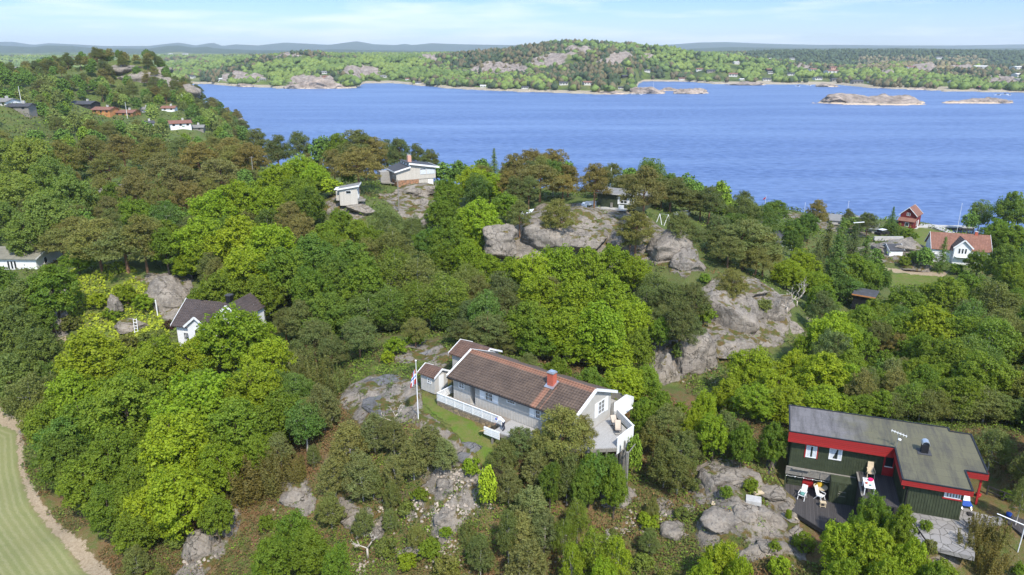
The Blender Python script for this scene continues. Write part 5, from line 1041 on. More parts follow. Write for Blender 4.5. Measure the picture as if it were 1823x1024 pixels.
# person stooping on the new deck
def person(loc, rz):
    t = empty('person', loc, rz, 'person in white shirt and blue cap stooping over on the new deck', 'person')
    J = {'pelvis':(0,0,.92),'chest':(0,-.42,1.15),'neck':(0,-.56,1.12),'head':(0,-.66,1.04),'crown':(0,-.74,.98)}
    V = [J['pelvis'],(0,-.2,1.08),J['chest'],J['neck'],J['head'],J['crown']]; E = [(0,1),(1,2),(2,3),(3,4),(4,5)]; Rr = [.16,.15,.17,.065,.1,.07]
    def chain(root, pts, rs):
        pr = root
        for p, r_ in zip(pts, rs): V.append(p); Rr.append(r_); E.append((pr, len(V)-1)); pr = len(V)-1
        return pr
    for s_ in (-1, 1):
        chain(0, [(s_*.1,-.0,.85),(s_*.12,-.08,.48),(s_*.13,.04,.09),(s_*.14,-.12,.04)],[.11,.075,.05,.04])
        h = chain(2, [(s_*.19,-.46,1.08),(s_*.22,-.6,.82),(s_*.17,-.78,.62),(s_*.16,-.82,.55)],[.07,.05,.036,.034])
        hx, hy, hz_ = V[h]
        for kf, (dx, ln) in enumerate(((-.03,.07),(-.01,.085),(.01,.08),(.03,.06))): chain(h, [(hx+dx,hy-.03,hz_-.05),(hx+dx*1.2,hy-.03+.01*kf,hz_-.05-ln)],[.011,.008])
        chain(h, [(hx-s_*.04,hy-.03,hz_-.03),(hx-s_*.05,hy-.06,hz_-.07)],[.011,.009])
    me = bpy.data.meshes.new('body'); me.from_pydata(V, E, []); o = bpy.data.objects.new('body', me); COL.objects.link(o)
    sk = o.modifiers.new('skin', 'SKIN'); ss = o.modifiers.new('sub', 'SUBSURF'); ss.levels = 1; ss.render_levels = 2
    for i, r_ in enumerate(Rr): me.skin_vertices[0].data[i].radius = (r_, r_)
    me.skin_vertices[0].data[0].use_root = True
    o.parent = t; dg = bpy.context.evaluated_depsgraph_get(); ev = bpy.data.meshes.new_from_object(o.evaluated_get(dg)); o.modifiers.clear(); o.data = ev
    for m_ in ('skin','cloth','denim'): ev.materials.append(M[m_])
    for p in ev.polygons:
        c_ = p.center; p.material_index = 2 if (c_.z < .93 and c_.y > -.3) else (1 if (c_.z > .75 and c_.y > -.54) or (abs(c_.x) > .1 and c_.z > .74) else 0); p.use_smooth = True
    h = MB().ball((0,-.74,1.0),.125,12,8,.8).build('cap', M['blue'], t, True); MB().slab([(-.08,-.82,.93),(.08,-.82,.93),(.07,-.9,.84),(-.07,-.9,.84)],.015).build('cap_peak', M['blue'], h); return t
person(cabw(8.35,-1.55,0), CYAW-1.35)
# dead-looking bits: white stone below terrace
# ================================================================ trees: prototypes (unit height 1, unit crown radius 1 after scaling)
def leaf_quads(rng, pts, nrm, size, jit=0.6, aspect=1.0, updir=None):
    n = len(pts); nr = nrm + rng.normal(0, jit, (n, 3)); nr /= np.linalg.norm(nr, axis=1, keepdims=True) + 1e-9
    r = rng.normal(0, 1, (n, 3)) if updir is None else updir + rng.normal(0, 0.35, (n, 3))
    a = np.cross(nr, r); a /= np.linalg.norm(a, axis=1, keepdims=True) + 1e-9; b = np.cross(nr, a)
    s = size * rng.uniform(0.65, 1.3, (n, 1)); a = a * s * 0.5; b = b * s * 0.5 * aspect
    # a kite: two triangles folded slightly along the midrib
    f = nr * s * 0.12
    v = np.stack([pts - b, pts + a * 0.9 + f, pts + b, pts - a * 0.9 + f], 1).reshape(-1, 3)
    q = np.arange(4 * n).reshape(n, 4); return v, q
def sph(rng, n, zmin=-1.0):
    z = rng.uniform(zmin, 1, n); t = rng.uniform(0, 2 * np.pi, n); r = np.sqrt(1 - z * z); return np.stack([r * np.cos(t), r * np.sin(t), z], 1)
def crown_mesh(name, lobes, sub, leaves, size, seed, mat, rz=1.0, aspect=1.0, jit=0.55, R=4.0, Hc=(2.2, 9.0), shell=0.78, subr=0.36, lobr=(0.26, 0.42), flat=1.0, prof=None, zmin=-0.75, updir=None):
    rng = np.random.default_rng(seed); zc = (Hc[0] + Hc[1]) / 2; hz_ = (Hc[1] - Hc[0]) / 2
    P_, N_, C_ = [], [], []; cents = []
    for i in range(lobes):
        best = None
        for _ in range(8):
            d = sph(rng, 1, zmin)[0] * rng.uniform(0.5, shell); dist = min([np.linalg.norm(d - c) for c in cents] or [9])
            if best is None or dist > best[0]: best = (dist, d)
        cents.append(best[1])
    for c in cents:
        pr = prof(c[2]) if prof else 1.0
        cc = np.array([c[0] * R * pr, c[1] * R * pr, zc + c[2] * hz_]); lr = R * rng.uniform(*lobr); tone = rng.uniform(0, 1)
        sd = sph(rng, sub, -0.55)
        for d in sd:
            sc_ = cc + d * lr * np.array([1, 1, flat]) * rng.uniform(0.7, 1.0); sr = lr * subr * rng.uniform(0.7, 1.3)
            ld = sph(rng, leaves, -0.5); rr = rng.uniform(0.45, 1.0, (leaves, 1)) ; P_.append(sc_ + ld * sr * rr * np.array([1, 1, flat ** 0.5])); 
            N_.append(ld * 0.7 + d * 0.4 + np.array([0, 0, 0.45])); C_.append(np.full(leaves, np.clip(tone * 0.6 + rng.uniform(0, 0.4), 0, 1)))
    P_ = np.concatenate(P_); N_ = np.concatenate(N_); C_ = np.concatenate(C_); P_[:, 2] = np.clip(P_[:, 2], 0.1, Hc[1])
    v, q = leaf_quads(rng, P_, N_, size, jit, aspect, updir); lv = np.repeat(rng.uniform(0, 1, len(P_)), 4); cl = np.repeat(C_ ** 2, 4)
    cw = [(np.array([c[0] * R * (prof(c[2]) if prof else 1), c[1] * R * (prof(c[2]) if prof else 1), zc + c[2] * hz_])) for c in cents]
    return fast_mesh(name, v, q, mat, {'lv': lv, 'cl': cl}), cw
def trunk_mesh(cents, H, r0, mat, seed, low=0.25, nl=9, bend=0.25, tw=1):
    rng = random.Random(seed); m = MB(); pts = [(0,0,-0.6),(0.03,0,0),(rng.uniform(-bend,bend)*.5,rng.uniform(-bend,bend)*.5,H*.35),(rng.uniform(-bend,bend),rng.uniform(-bend,bend),H*.65),(rng.uniform(-bend,bend),rng.uniform(-bend,bend),H*.92)]
    m.tube(pts, [r0*1.5,r0,r0*.75,r0*.45,r0*.12], 7)
    cs = list(cents); rng.shuffle(cs)
    for c in cs[:nl]:
        t = rng.uniform(low, 0.75); z = min(H*t, c[2]-.2); k = t; st = Vector((pts[2][0]*k, pts[2][1]*k, z)); e = Vector(c) * 1.0
        mid = st.lerp(e, .5) + Vector((rng.uniform(-.3,.3), rng.uniform(-.3,.3), -.25)); m.tube([st, mid, e], [r0*.42, r0*.25, r0*.06], 5)
        if tw:
            for _ in range(2): d = Vector((rng.uniform(-1,1), rng.uniform(-1,1), rng.uniform(-.1,.8))); m.tube([mid, mid+d*.6, mid+d*1.3+Vector((0,0,.2))],[r0*.14,r0*.08,r0*.02],4)
    o = m.build('trunk_proto', mat); me = o.data; bpy.data.objects.remove(o); return me
PROTO = {}
def add_proto(kind, mesh_c, tmesh, R, H): PROTO.setdefault(kind, []).append((mesh_c, tmesh, R, H))
for s_ in range(5):
    c, cw = crown_mesh('broad_crown', 32, 16, 30, 0.235, 10 + s_, M['leaf'], R=3.6, Hc=(1.2, 9.2), prof=lambda z: 1.0 - 0.30 * max(z, 0) ** 1.5 - .1 * z * z, lobr=(.24,.38), subr=.40, flat=1.12); add_proto('L', c, trunk_mesh(cw, 9, .2, M['bark'], s_), 4.3, 9.9)
for s_ in range(2):
    c, cw = crown_mesh('open_crown', 26, 14, 26, 0.22, 30 + s_, M['dullleaf'], R=3.2, Hc=(1.2, 8.6), subr=.5, jit=.9); add_proto('O', c, trunk_mesh(cw, 8.5, .16, M['palebark'], s_+7), 3.95, 9.1)
for s_ in range(3):
    c, cw = crown_mesh('birch_crown', 28, 14, 28, 0.17, 50 + s_, M['dullleaf'], R=2.6, Hc=(1.0, 9.0), subr=.55, jit=.9, prof=lambda z: 1.05 - 0.45 * max(z, -.3), lobr=(.26,.4), flat=1.3, aspect=.8); add_proto('B', c, trunk_mesh(cw, 9, .11, M['palebark'], s_+17), 3.0, 9.9)
for s_ in range(5):   # pines: flattish pads of needles on crooked limbs
    c, cw = crown_mesh('pine_crown', 36, 14, 36, 0.23, 70 + s_, M['needle'], R=3.1, Hc=(1.5, 8.4), subr=.46, jit=.8, lobr=(.25,.36), flat=.7, aspect=.42, prof=lambda z: 1.0 - 0.5 * max(z, -.2), shell=.9, zmin=-.6); add_proto('P', c, trunk_mesh(cw, 8.4, .19, M['pinebark'], s_+27, low=.35, nl=14), 3.6, 8.9)
for s_ in range(3):   # young bushy pines
    c, cw = crown_mesh('young_pine_crown', 34, 12, 36, 0.21, 90 + s_, M['needle'], R=2.2, Hc=(0.4, 5.6), subr=.5, jit=.8, lobr=(.22,.32), flat=1.1, aspect=.35, prof=lambda z: 1.0 - 0.62 * z, zmin=-.95, updir=np.array([0,0,1.0])); add_proto('Y', c, trunk_mesh(cw, 5.4, .09, M['palebark'], s_+37, low=.1, nl=10), 2.6, 6.2)
def spruce(seed):
    rng = np.random.default_rng(seed); Pn, Nn = [], []
    for i in range(26):
        t = i / 25; z = 0.6 + 9.0 * t; r = 2.5 * (1 - t) ** .85 + .12; nb = int(7 + 6 * (1 - t))
        for j in range(nb):
            a = rng.uniform(0, 6.283); L_ = r * rng.uniform(.75, 1.12); m = int(40 * L_ / 2.5) + 8; k = rng.uniform(0.05, 1, m)
            x = np.cos(a) * L_ * k + rng.normal(0, .13, m); y = np.sin(a) * L_ * k + rng.normal(0, .13, m); zz = z - .35 * L_ * k ** 1.6 + rng.normal(0, .09, m) + .1
            Pn.append(np.stack([x, y, zz], 1)); Nn.append(np.tile([[math.cos(a) * .4, math.sin(a) * .4, .9]], (m, 1)))
    Pn = np.concatenate(Pn); Nn = np.concatenate(Nn); v, q = leaf_quads(rng, Pn, Nn, .24, .5, .5)
    return fast_mesh('spruce_crown', v, q, M['needle'], {'lv': np.repeat(rng.uniform(0, 1, len(Pn)), 4), 'cl': np.repeat(rng.uniform(0, .35, len(Pn)), 4)})
for s_ in range(2):
    m = MB(); m.tube([(0,0,-.5),(0,0,4),(0,0,9.5)],[.2,.13,.03],7); o = m.build('t', M['bark']); tm = o.data; bpy.data.objects.remove(o); add_proto('S', spruce(120+s_), tm, 2.6, 9.8)
def juniper(seed, spikes=34, R=1.9, H=4.6, mat='needle'):
    rng = np.random.default_rng(seed); Pn, Nn, Cn = [], [], []
    for i in range(spikes):
        a = rng.uniform(0, 6.283); rr = R * math.sqrt(rng.uniform(0, 1)); lean = rng.uniform(.15, .5) * rr / R; h = H * (1 - .42 * (rr / R) ** 1.5) * rng.uniform(.75, 1.05); n = 170; k = rng.uniform(0.0, 1, n)
        w_ = .42 * (1 - k ** 2 * .85); x = math.cos(a) * (rr * .55 + k * lean * 2.2 * R * .45) + rng.normal(0, 1, n) * w_ * .45; y = math.sin(a) * (rr * .55 + k * lean * 2.2 * R * .45) + rng.normal(0, 1, n) * w_ * .45
        Pn.append(np.stack([x, y, k * h + .1], 1)); Nn.append(np.stack([x - math.cos(a) * rr * .4, y - math.sin(a) * rr * .4, np.full(n, .35)], 1)); Cn.append(np.full(n, rng.uniform(0, .9)))
    Pn = np.concatenate(Pn); Nn = np.concatenate(Nn); v, q = leaf_quads(rng, Pn, Nn, .2, .5, .42, np.array([0, 0, 1.0]))
    return fast_mesh('juniper_crown', v, q, M['needle'], {'lv': np.repeat(rng.uniform(0, 1, len(Pn)), 4), 'cl': np.repeat(np.concatenate(Cn), 4)})
for s_ in range(2): add_proto('J', juniper(140+s_), None, 2.35, 4.7)
for s_ in range(3):
    c, cw = crown_mesh('bush_crown', 16, 10, 18, 0.19, 160 + s_, M['leaf'], R=1.5, Hc=(0.1, 2.6), subr=.42, lobr=(.3,.45), zmin=-.6); add_proto('K', c, trunk_mesh(cw, 2.2, .05, M['bark'], s_+57, low=.1, nl=8), 1.95, 2.9)

TONE = {'y': (0.225, 0.300, 0.015), 'g': (0.145, 0.215, 0.020), 'd': (0.105, 0.178, 0.028), 'l': (0.185, 0.24, 0.050), 'm': (0.145, 0.172, 0.042),
        'o': (0.172, 0.188, 0.044), 'b': (0.185, 0.165, 0.045), 'k': (0.118, 0.150, 0.040), 'r': (0.175, 0.188, 0.055), 'j': (0.125, 0.15, 0.034), 't': (0.155, 0.135, 0.028), 'p': (0.06, 0.012, 0.025)}
ADJ = {'y': 'bright yellow-green', 'g': 'fresh green', 'd': 'dark green', 'l': 'pale green', 'm': 'muted green', 'o': 'olive', 'b': 'brownish', 'k': 'dark', 'r': 'grey-green', 'j': 'olive', 't': 'golden olive', 'p': 'dark red'}
NOUN = {'L': ('broadleaf tree', 'tree'), 'O': ('loose-crowned tree', 'tree'), 'B': ('birch', 'tree'), 'P': ('pine', 'tree'), 'Y': ('young pine', 'tree'), 'S': ('spruce', 'tree'), 'J': ('juniper', 'shrub'), 'K': ('bush', 'bush')}
NAME = {'L': 'broadleaf_tree', 'O': 'broadleaf_tree', 'B': 'birch_tree', 'P': 'pine_tree', 'Y': 'young_pine', 'S': 'spruce_tree', 'J': 'juniper', 'K': 'bush'}
KEEP = [(285,505,500,612,97),(118,490,335,600,112),(0,415,120,478,124),(588,312,655,362,141),(668,272,785,338,165),(665,332,775,405,160),(845,385,1245,480,142),(1055,335,1132,376,142),(1165,495,1425,705,112),(735,600,1140,830,80),
        (600,590,800,760,90),(1345,715,1823,945,64),(1475,368,1770,512,240),(1360,408,1420,445,175),(1510,505,1555,535,120),(0,730,190,1024,90),(740,700,905,860,90),(0,160,60,196,300),(136,180,170,190,385),(176,200,242,209,375),(288,194,316,203,385),(305,226,350,234,340),(1225,820,1440,1010,70),(480,850,560,915,70),(1060,865,1230,930,70),(320,880,440,1024,70),(500,930,780,1024,60),(1655,915,1720,980,60)]
def clear(px, pt, pb, w_, Y):
    for a, b_, c, d, ym in KEEP:
        if Y < ym and px + w_/2 > a and px - w_/2 < c and pb > b_ and pt < d: return False
    return True
TREES = []   # (px, pytop, x, y, ground, height, radius, kind, tone)
rnd = random.Random(7); warn = 0
_YF = np.linspace(.80, 1.14, 35)
def add_tree(px, pt, Y, wpx, kind, tone):
    """keeps the crown top on its sight line and looks for the distance where the tree has a natural height"""
    Yc = Y * _YF; x = (px - CX) / F * (Yc * cP + (CAMZ - 14) * sP); g = near_h(x, Yc); zt = np.array([zpy(pt, q) for q in Yc]); h = zt - g; r = wpx / 2 / F * (Yc * cP - (zt - CAMZ) * sP) * 1.04
    ar, lo, hi = {'K': (1.3, 1.0, 4), 'J': (2.0, 2, 6), 'Y': (2.7, 2.5, 7.5), 'S': (3.6, 4, 15), 'B': (2.7, 5, 13), 'P': (2.75, 4.5, 13)}.get(kind, (2.35, 5.5, 15)); ht = np.clip(ar * r, lo, hi)
    cost = (np.log(np.maximum(h, .3) / ht) ** 2) * 6 + ((_YF - 1) / .12) ** 2 * .35
    for k, q in enumerate(Yc):
        for a, b_, c, d, ym in KEEP:
            if (q < ym) != (Y < ym) and px + wpx/2 > a and px - wpx/2 < c and pt < d and pt + wpx * 1.2 > b_: cost[k] += 50
    k = int(np.argmin(cost)); hh = float(np.clip(h[k], ht[k] * .62, ht[k] * 1.5)); gg = float(zt[k]) - hh if hh < h[k] else float(g[k])
    if kind == 'K': gg = float(g[k])
    TREES.append([px, pt, float(x[k]), float(Yc[k]), gg if abs(gg - g[k]) < .01 else float(g[k]), float(h[k]) if hh < h[k] else hh, float(r[k]), kind, tone])
# (picture column, picture row of the top, distance, width, kind, tone)
TL = """
412 528 87 150 L y;450 555 85 90 L y;348 584 83.5 84 L y;160 578 84 150 L y;262 592 81 150 L y;330 598 82 110 L y;478 590 81 110 L y;350 645 76 170 L y;215 655 73 160 L g;120 650 78 130 L y;95 735 69 110 L d;75 700 74 110 L g;85 770 68 110 L d;130 810 65 110 L g;170 860 61.5 100 L g;215 905 58.5 90 L g;250 850 60 110 L y;445 640 75 130 L y;300 725 67 170 L y;420 700 69 130 L g;180 760 64 120 L g;240 790 61 110 L g;305 820 58.5 140 L y;385 780 63 110 L y;495 690 71 110 L g;130 700 71 110 L g;60 690 76 100 L m;540 690 68 40 K g;370 870 56.5 70 L g;285 880 56.5 90 L y;160 850 59.5 50 L d;210 860 58.5 90 L g;245 930 55 60 K g;200 940 56 60 K g;160 905 58 50 K l;135 880 60 45 K g;290 945 54 50 K l
20 535 98 110 L m;62 575 92 110 L m;10 620 84 110 L m;40 660 80 110 O m;110 605 86 70 L m;5 560 90 90 L m;75 640 82 70 O d;95 463 110 110 L g;30 492 110 100 L m;140 470 114 70 L g;60 540 101 70 L d;0 470 112 80 L d;190 545 101 40 K y;250 520 104 50 K y;165 520 105 50 K y;215 505 108 60 K y;60 510 106 60 K r;110 560 99 50 K r;215 592 96 70 K r;265 585 95 70 K m;160 600 94 60 K g;292 569 97 28 K p;330 480 113 60 K y;100 478 115 40 K g
60 235 190 100 L l;20 240 195 80 L l;130 300 155 100 L l;30 300 168 110 L l;90 335 148 110 L l;50 375 140 100 L l;10 350 150 70 L l;100 270 175 80 L l;165 330 148 60 L l;170 238 215 70 P o;225 235 215 70 P b;280 240 210 70 P o;200 265 190 70 P o;300 262 190 80 P b;360 248 205 80 P b;420 240 205 80 P b;330 282 172 90 P b;400 272 178 90 P b;255 298 162 80 P b;290 322 150 70 P o;345 318 150 70 P b;180 385 130 110 P o;262 376 134 90 P o;228 425 122 130 P o;140 405 126 100 P o;112 395 132 80 P o;300 400 128 80 L g;250 345 148 80 L g;300 355 142 70 O d;200 345 145 50 P b;385 330 146 110 L y;432 312 152 110 L y;480 320 146 90 L y;365 375 132 110 L y;430 375 128 120 L y;490 385 124 120 L y;380 420 118 120 L y;445 430 114 120 L y;505 430 113 110 L g;340 455 112 70 L y;400 470 107 100 L g;350 510 104 70 L g;468 480 103 90 L g;540 268 178 80 L y;500 285 170 80 L y;570 285 166 70 L y;545 320 150 90 L g;595 330 148 50 L y;250 318 158 50 L g;455 250 200 70 P b;500 236 205 60 P k;460 225 225 50 P k;535 226 220 50 P k;575 236 215 50 L d;605 232 205 70 L g;640 226 200 80 P k;665 240 190 80 P b;642 258 157 95 P b;600 262 178 60 P b;655 290 166 60 P b;690 245 205 60 P k;715 236 200 50 P k;745 252 198 45 P k;768 262 192 40 P k;520 355 138 60 P b;545 375 130 60 P b;420 255 196 60 P o;330 240 214 60 P k;385 238 214 60 P o;120 245 200 60 P o
690 355 138 70 B m;640 385 128 80 L g;610 365 132 50 L g;585 385 128 70 L g;560 410 121 100 L d;625 420 118 90 L d;665 398 124 80 L g;700 395 124 80 B m;735 375 130 50 B m;650 455 109 110 L g;705 430 114 110 B g;745 440 111 90 B m;600 450 110 90 L d;560 470 108 100 L g;580 515 99 110 L d;620 535 95 90 O d;655 520 97 100 O d;700 500 100 90 B g;745 490 102 90 B g;795 470 104 100 B g;830 460 105 70 B l;785 345 138 70 L g;800 310 148 70 L g;840 290 156 80 L y;790 285 165 50 L d;820 282 168 50 L d;870 310 147 90 L y;900 335 140 60 L g;850 345 137 100 L y;800 380 128 90 L g;760 400 126 70 L d;880 265 185 40 S l;838 388 126 70 L y;830 420 117 80 L y;868 446 111 76 L y;790 425 116 70 L g;905 452 111 64 L y;540 530 95 70 P o;505 545 92 50 P k;560 560 88 80 P k;590 590 83 60 P k;765 505 97 70 O k;800 530 93 90 O d;850 520 93 80 P k;895 505 94 80 P k;870 560 87 90 P k;700 555 90 60 O k;740 560 89 50 P o;640 560 89 70 P k;605 545 92 60 O d;820 570 86 60 P k;915 560 86 60 P k;725 540 93 60 O d
945 440 108 90 L y;990 425 110 100 L y;1045 430 107 100 L y;1095 425 107 90 L y;1130 450 101 70 L y;960 480 98 110 L y;1020 478 96 120 L y;1080 480 95 120 L y;940 530 90 110 L g;1000 540 88 120 L y;1060 530 88 130 L y;1118 520 89 100 L y;960 590 83 100 L g;1020 600 80 110 L y;1080 590 81 110 L y;1135 580 82 80 L g;1050 650 75 80 L g;1110 640 76 90 L y;1150 645 76 70 L g;1120 690 72 50 K g;1145 700 71 60 L g;1175 690 73 60 L g;990 630 77.5 70 L g;940 625 78 50 P k;900 610 80 50 P k;860 590 83 60 P k;1175 560 86 50 L g;1165 480 98 60 O m;1150 505 94 60 O m;830 590 84 40 P o
945 258 160 80 P b;985 262 160 80 P b;915 270 162 60 P b;1010 285 156 50 P b;960 300 148 90 P b;1000 320 142 60 P b;905 300 152 50 P b;925 352 137 50 P o;992 345 131 70 P o;1056 286 133 66 P b;1142 288 133 88 P b;1110 305 152 50 P b;1165 330 146 60 P b;1130 368 127 70 P o;1120 400 122 40 P o;1190 345 152 80 P k;1225 350 152 60 P k;1205 372 138 60 P k;1260 325 158 60 P k;1245 345 154 60 P k;1275 375 142 60 P k;1232 395 132 46 P k;1290 345 165 50 L g;1322 338 168 70 B m;1355 355 166 70 B d;1300 375 148 50 L d;1322 388 122 130 P o;1295 420 118 70 P o;1360 410 120 70 P o;1300 470 108 60 P o;1345 460 112 70 P o;1385 375 175 60 L d;1415 385 172 60 L d;1205 492 104 70 P k;1185 500 97 60 P k;1235 500 101 60 P k;1210 530 95 80 P k;1255 540 95 50 K g;1180 540 92 50 P k;1228 560 91 60 P k;1215 610 85 40 K l;1255 485 106 30 K g;1100 340 148 40 P k;1060 330 150 40 P k;1280 400 136 50 P k;1175 355 150 50 P k
1459 352 172 44 P b;1440 372 165 50 L d;1500 388 164 60 S d;1475 395 158 70 S k;1525 398 160 55 S k;1490 420 150 90 S d;1545 420 150 60 S d;1455 430 148 60 S k;1597 368 182 24 S d;1518 370 192 26 P k;1553 372 190 40 P k;1530 386 185 60 K l;1600 395 178 40 K d;1627 405 178 40 K g;1757 353 186 50 O d;1740 375 182 34 O d;1808 335 176 70 L d;1785 385 166 70 L g;1815 395 160 70 L g;1800 430 148 80 L d;1755 440 150 50 L g;1690 422 152 36 S d;1660 437 150 40 L d;1640 445 152 40 K d;1570 440 152 30 O d;1625 455 150 30 K g;1575 470 142 50 L d;1525 445 138 80 L g;1555 460 135 60 L g;1500 460 134 60 L g;1430 440 136 70 L y;1405 460 128 70 L y;1450 475 124 80 L y;1400 495 116 80 L y;1470 500 116 70 L g;1560 500 118 40 K d;1520 490 122 60 O d;1360 530 104 40 K r;1570 462 146 40 K g;1720 468 138 30 K g;1415 405 155 50 L d
1480 545 97 120 L y;1440 590 88 60 L y;1530 570 93 80 L g;1620 505 114 100 L g;1560 525 108 90 L g;1690 485 122 110 L g;1740 478 124 80 L g;1780 495 116 90 O m;1815 520 110 70 O m;1600 550 100 100 L g;1660 535 104 120 L y;1710 550 99 110 L g;1770 560 97 110 O g;1815 590 92 80 L g;1640 585 94 90 L g;1605 590 89 60 P b;1690 600 90 120 L g;1750 620 86 120 L g;1810 650 81 90 L m;1640 645 82 70 L g;1700 660 78 100 L g;1660 700 73 80 B m;1335 610 82 100 L y;1385 650 76 100 L y;1415 620 79 90 L y;1465 620 77 110 L y;1510 640 74 90 L y;1545 650 73 50 O r;1300 670 73 80 L y;1345 690 68 100 L y;1400 690 66 110 L y;1460 690 66 110 L y;1250 690 72 60 L y;1570 690 68 60 L g;1590 720 65 60 B m;1640 730 64 80 B m;1700 720 67 90 B m;1755 700 70 90 B m;1800 730 64 80 L m;1760 750 62 80 B m;1820 790 58 60 B m;1530 700 66 60 L g;1230 720 69 50 L y;1270 730 66 70 L y;1320 745 63 60 L g;1375 745 63 60 L g;1500 710 64 60 L g;1620 670 78 70 B g;1575 620 84 70 L g;1500 590 88 70 L y;1780 640 84 90 L g
560 618 73 90 J j;525 640 71 60 J k;600 640 71 60 J j;575 672 67 80 Y r;545 700 66 60 Y r;642 598 82 50 K l;705 600 84 50 K y;740 590 86 40 K y;690 625 80 30 K y;840 815 56 44 K y;868 820 55 44 L y;430 800 61 100 J t;480 790 62 90 J t;400 830 59 70 J t;520 800 62 60 J t;620 740 62 80 Y r;665 725 63 70 Y r;700 735 61 60 Y r;640 790 58 80 Y r;590 800 58.5 70 Y r;660 830 55.5 50 Y m;580 870 54 60 Y m;760 745 60.5 80 Y r;790 770 59 60 Y r;735 770 59.5 70 Y r;700 800 57.5 60 Y r;640 900 52 50 Y m;690 900 51.5 36 Y m;510 905 51.5 90 L g;470 950 50 90 L g;540 940 49.5 90 L g;590 960 49 60 L g;745 870 53.5 40 K g;735 930 50.5 40 Y m;680 960 49 50 K m;760 960 49 60 K g;720 985 48 50 K y;830 925 51 50 J j;790 940 50.5 30 K y;790 990 48 60 K r
1000 714 61 108 P o;975 760 59.5 70 P o;1035 735 60 60 P o;925 755 58.5 70 P k;895 775 57.5 60 P k;955 790 57 70 Y r;905 820 55.5 60 Y r;1010 800 56.5 70 O k;1060 795 57.5 70 L d;1095 820 55.5 60 L g;1040 820 55.5 60 L d;1085 802 58 56 L d;1050 800 58.5 60 L g;1020 812 58 50 Y r;980 812 57.5 50 L d;1130 765 62 36 L g;1110 830 55 50 K g;1000 850 54 60 K m;945 855 53 90 Y r;930 900 51 80 Y r;970 900 51 80 Y r;940 950 49 100 Y r;905 900 51.5 50 O m;1030 880 52.5 50 B g;1005 910 50.5 50 B g;1190 718 67 80 P o;1165 740 65 60 P o;1215 755 62 70 Y j;1185 770 61 80 Y j;1210 800 58.5 70 Y j;1240 760 62 50 Y j;1290 722 66 70 Y j;1315 740 64 50 Y j;1265 750 64 50 K g;1160 912 50 50 K y;1165 880 51 30 Y m;1060 935 49 80 O y;1020 960 48 60 O y;1100 950 48 70 O y;1080 985 46.5 70 L y;1150 985 46.5 50 K l;1285 955 47 80 L y;1320 975 46.5 60 L y;1255 985 46 60 L y;1295 865 54 30 K g;1240 850 55 30 K r;1385 960 48 30 K g;1340 850 56 40 K g;1220 905 51 36 K m
1555 870 46.5 70 L g;1520 900 45.5 50 L g;1600 890 45 60 L g;1500 920 44 90 L y;1560 930 43 110 L y;1620 950 42 80 L y;1580 985 40.5 90 L y;1500 980 41.5 80 L y;1660 990 40.5 70 L g;1440 950 45 50 K g;1745 905 43.5 60 J t;1780 915 43 60 J t;1725 935 42.5 60 J t;1770 950 41.5 80 J t;1650 925 44.5 30 K g;1820 1000 40 30 K g;1370 790 58 30 K g;1340 800 58 40 K g;1395 990 43 50 K y;1790 870 50 30 K g;1810 840 52 40 B m;1690 1000 40.5 60 K g;1412 905 49 14 K y;1660 960 43 30 K r
"""
for it in TL.replace('\n', ';').split(';'):
    if it.strip():
        a = it.split(); add_tree(float(a[0]), float(a[1]), float(a[2]), float(a[3]), a[4], a[5])
NEARN = len(TREES)
# ---- headland woods on the left and gap filling, both kept clear of houses, rocks and lawns
def fill(n, Y0, Y1, px0, px1, hrange, kinds, dens, seed, minz=1.2, cond=None):
    rg = random.Random(seed); k = 0; tries = 0
    while k < n and tries < n * 40:
        tries += 1; Y = math.exp(rg.uniform(math.log(Y0), math.log(Y1))) if Y1 / Y0 > 2 else rg.uniform(Y0, Y1); px = rg.uniform(px0, px1); x = (px - CX) / F * (Y * cP + (CAMZ - 14) * sP)
        if cond and not cond(px, Y): continue
        g = hz(x, Y)
        if g < minz or any(inside(p, np.array([x]), np.array([Y]))[0] for p in FLAT + ROCKS + [BANK, LAWN5]): continue
        kd, tn = rg.choice(kinds); h = rg.uniform(*hrange) * (1.0 if kd != 'K' else .4); r = h * {'L': .42, 'O': .36, 'P': .36, 'B': .28, 'Y': .36, 'S': .26, 'K': .6, 'J': .4}[kd] * rg.uniform(.85, 1.15)
        p, pt, d = proj(x, Y, g + h); _, pb, _ = proj(x, Y, g); w_ = 2 * r * F / d
        if not clear(p, pt, pb, w_, Y): continue
        if any(math.hypot(t[2]-x, t[3]-Y) < dens * (t[6] + r) for t in TREES): continue
        TREES.append([p, pt, x, Y, g, h, r, kd, tn]); k += 1
    return k
_hl = lambda px, Y: px < 436
def _crag(px, Y, g): return False
fill(240, 395, 495, -90, 432, (6, 10), [('P','k'),('P','k'),('P','b'),('L','d'),('P','o')], .42, 3, 1.6, _hl)
fill(230, 262, 405, -90, 436, (6, 10.5), [('L','g'),('L','d'),('P','o'),('L','d'),('L','l'),('O','m'),('L','d')], .42, 4, 1.6, _hl)
fill(40, 200, 262, -80, 300, (7, 9.5), [('P','o'),('P','b'),('L','g'),('L','d')], .5, 6, 2.0)
fill(26, 185, 235, 0, 640, (5, 8), [('P','k'),('P','b'),('L','d')], .6, 9, 2.0)
fill(130, 78, 165, -80, 1900, (6, 9), [('L','g'),('O','d'),('L','d'),('P','k'),('L','g'),('P','o')], .5, 5, 1.5)
fill(40, 56, 80, -80, 1900, (4, 6), [('L','g'),('O','d'),('Y','r')], .5, 25, 1.5)
fill(60, 44, 75, 120, 1300, (2.4, 4.6), [('K','g'),('Y','m'),('K','m'),('Y','r'),('Y','j')], .6, 12, 1.5)

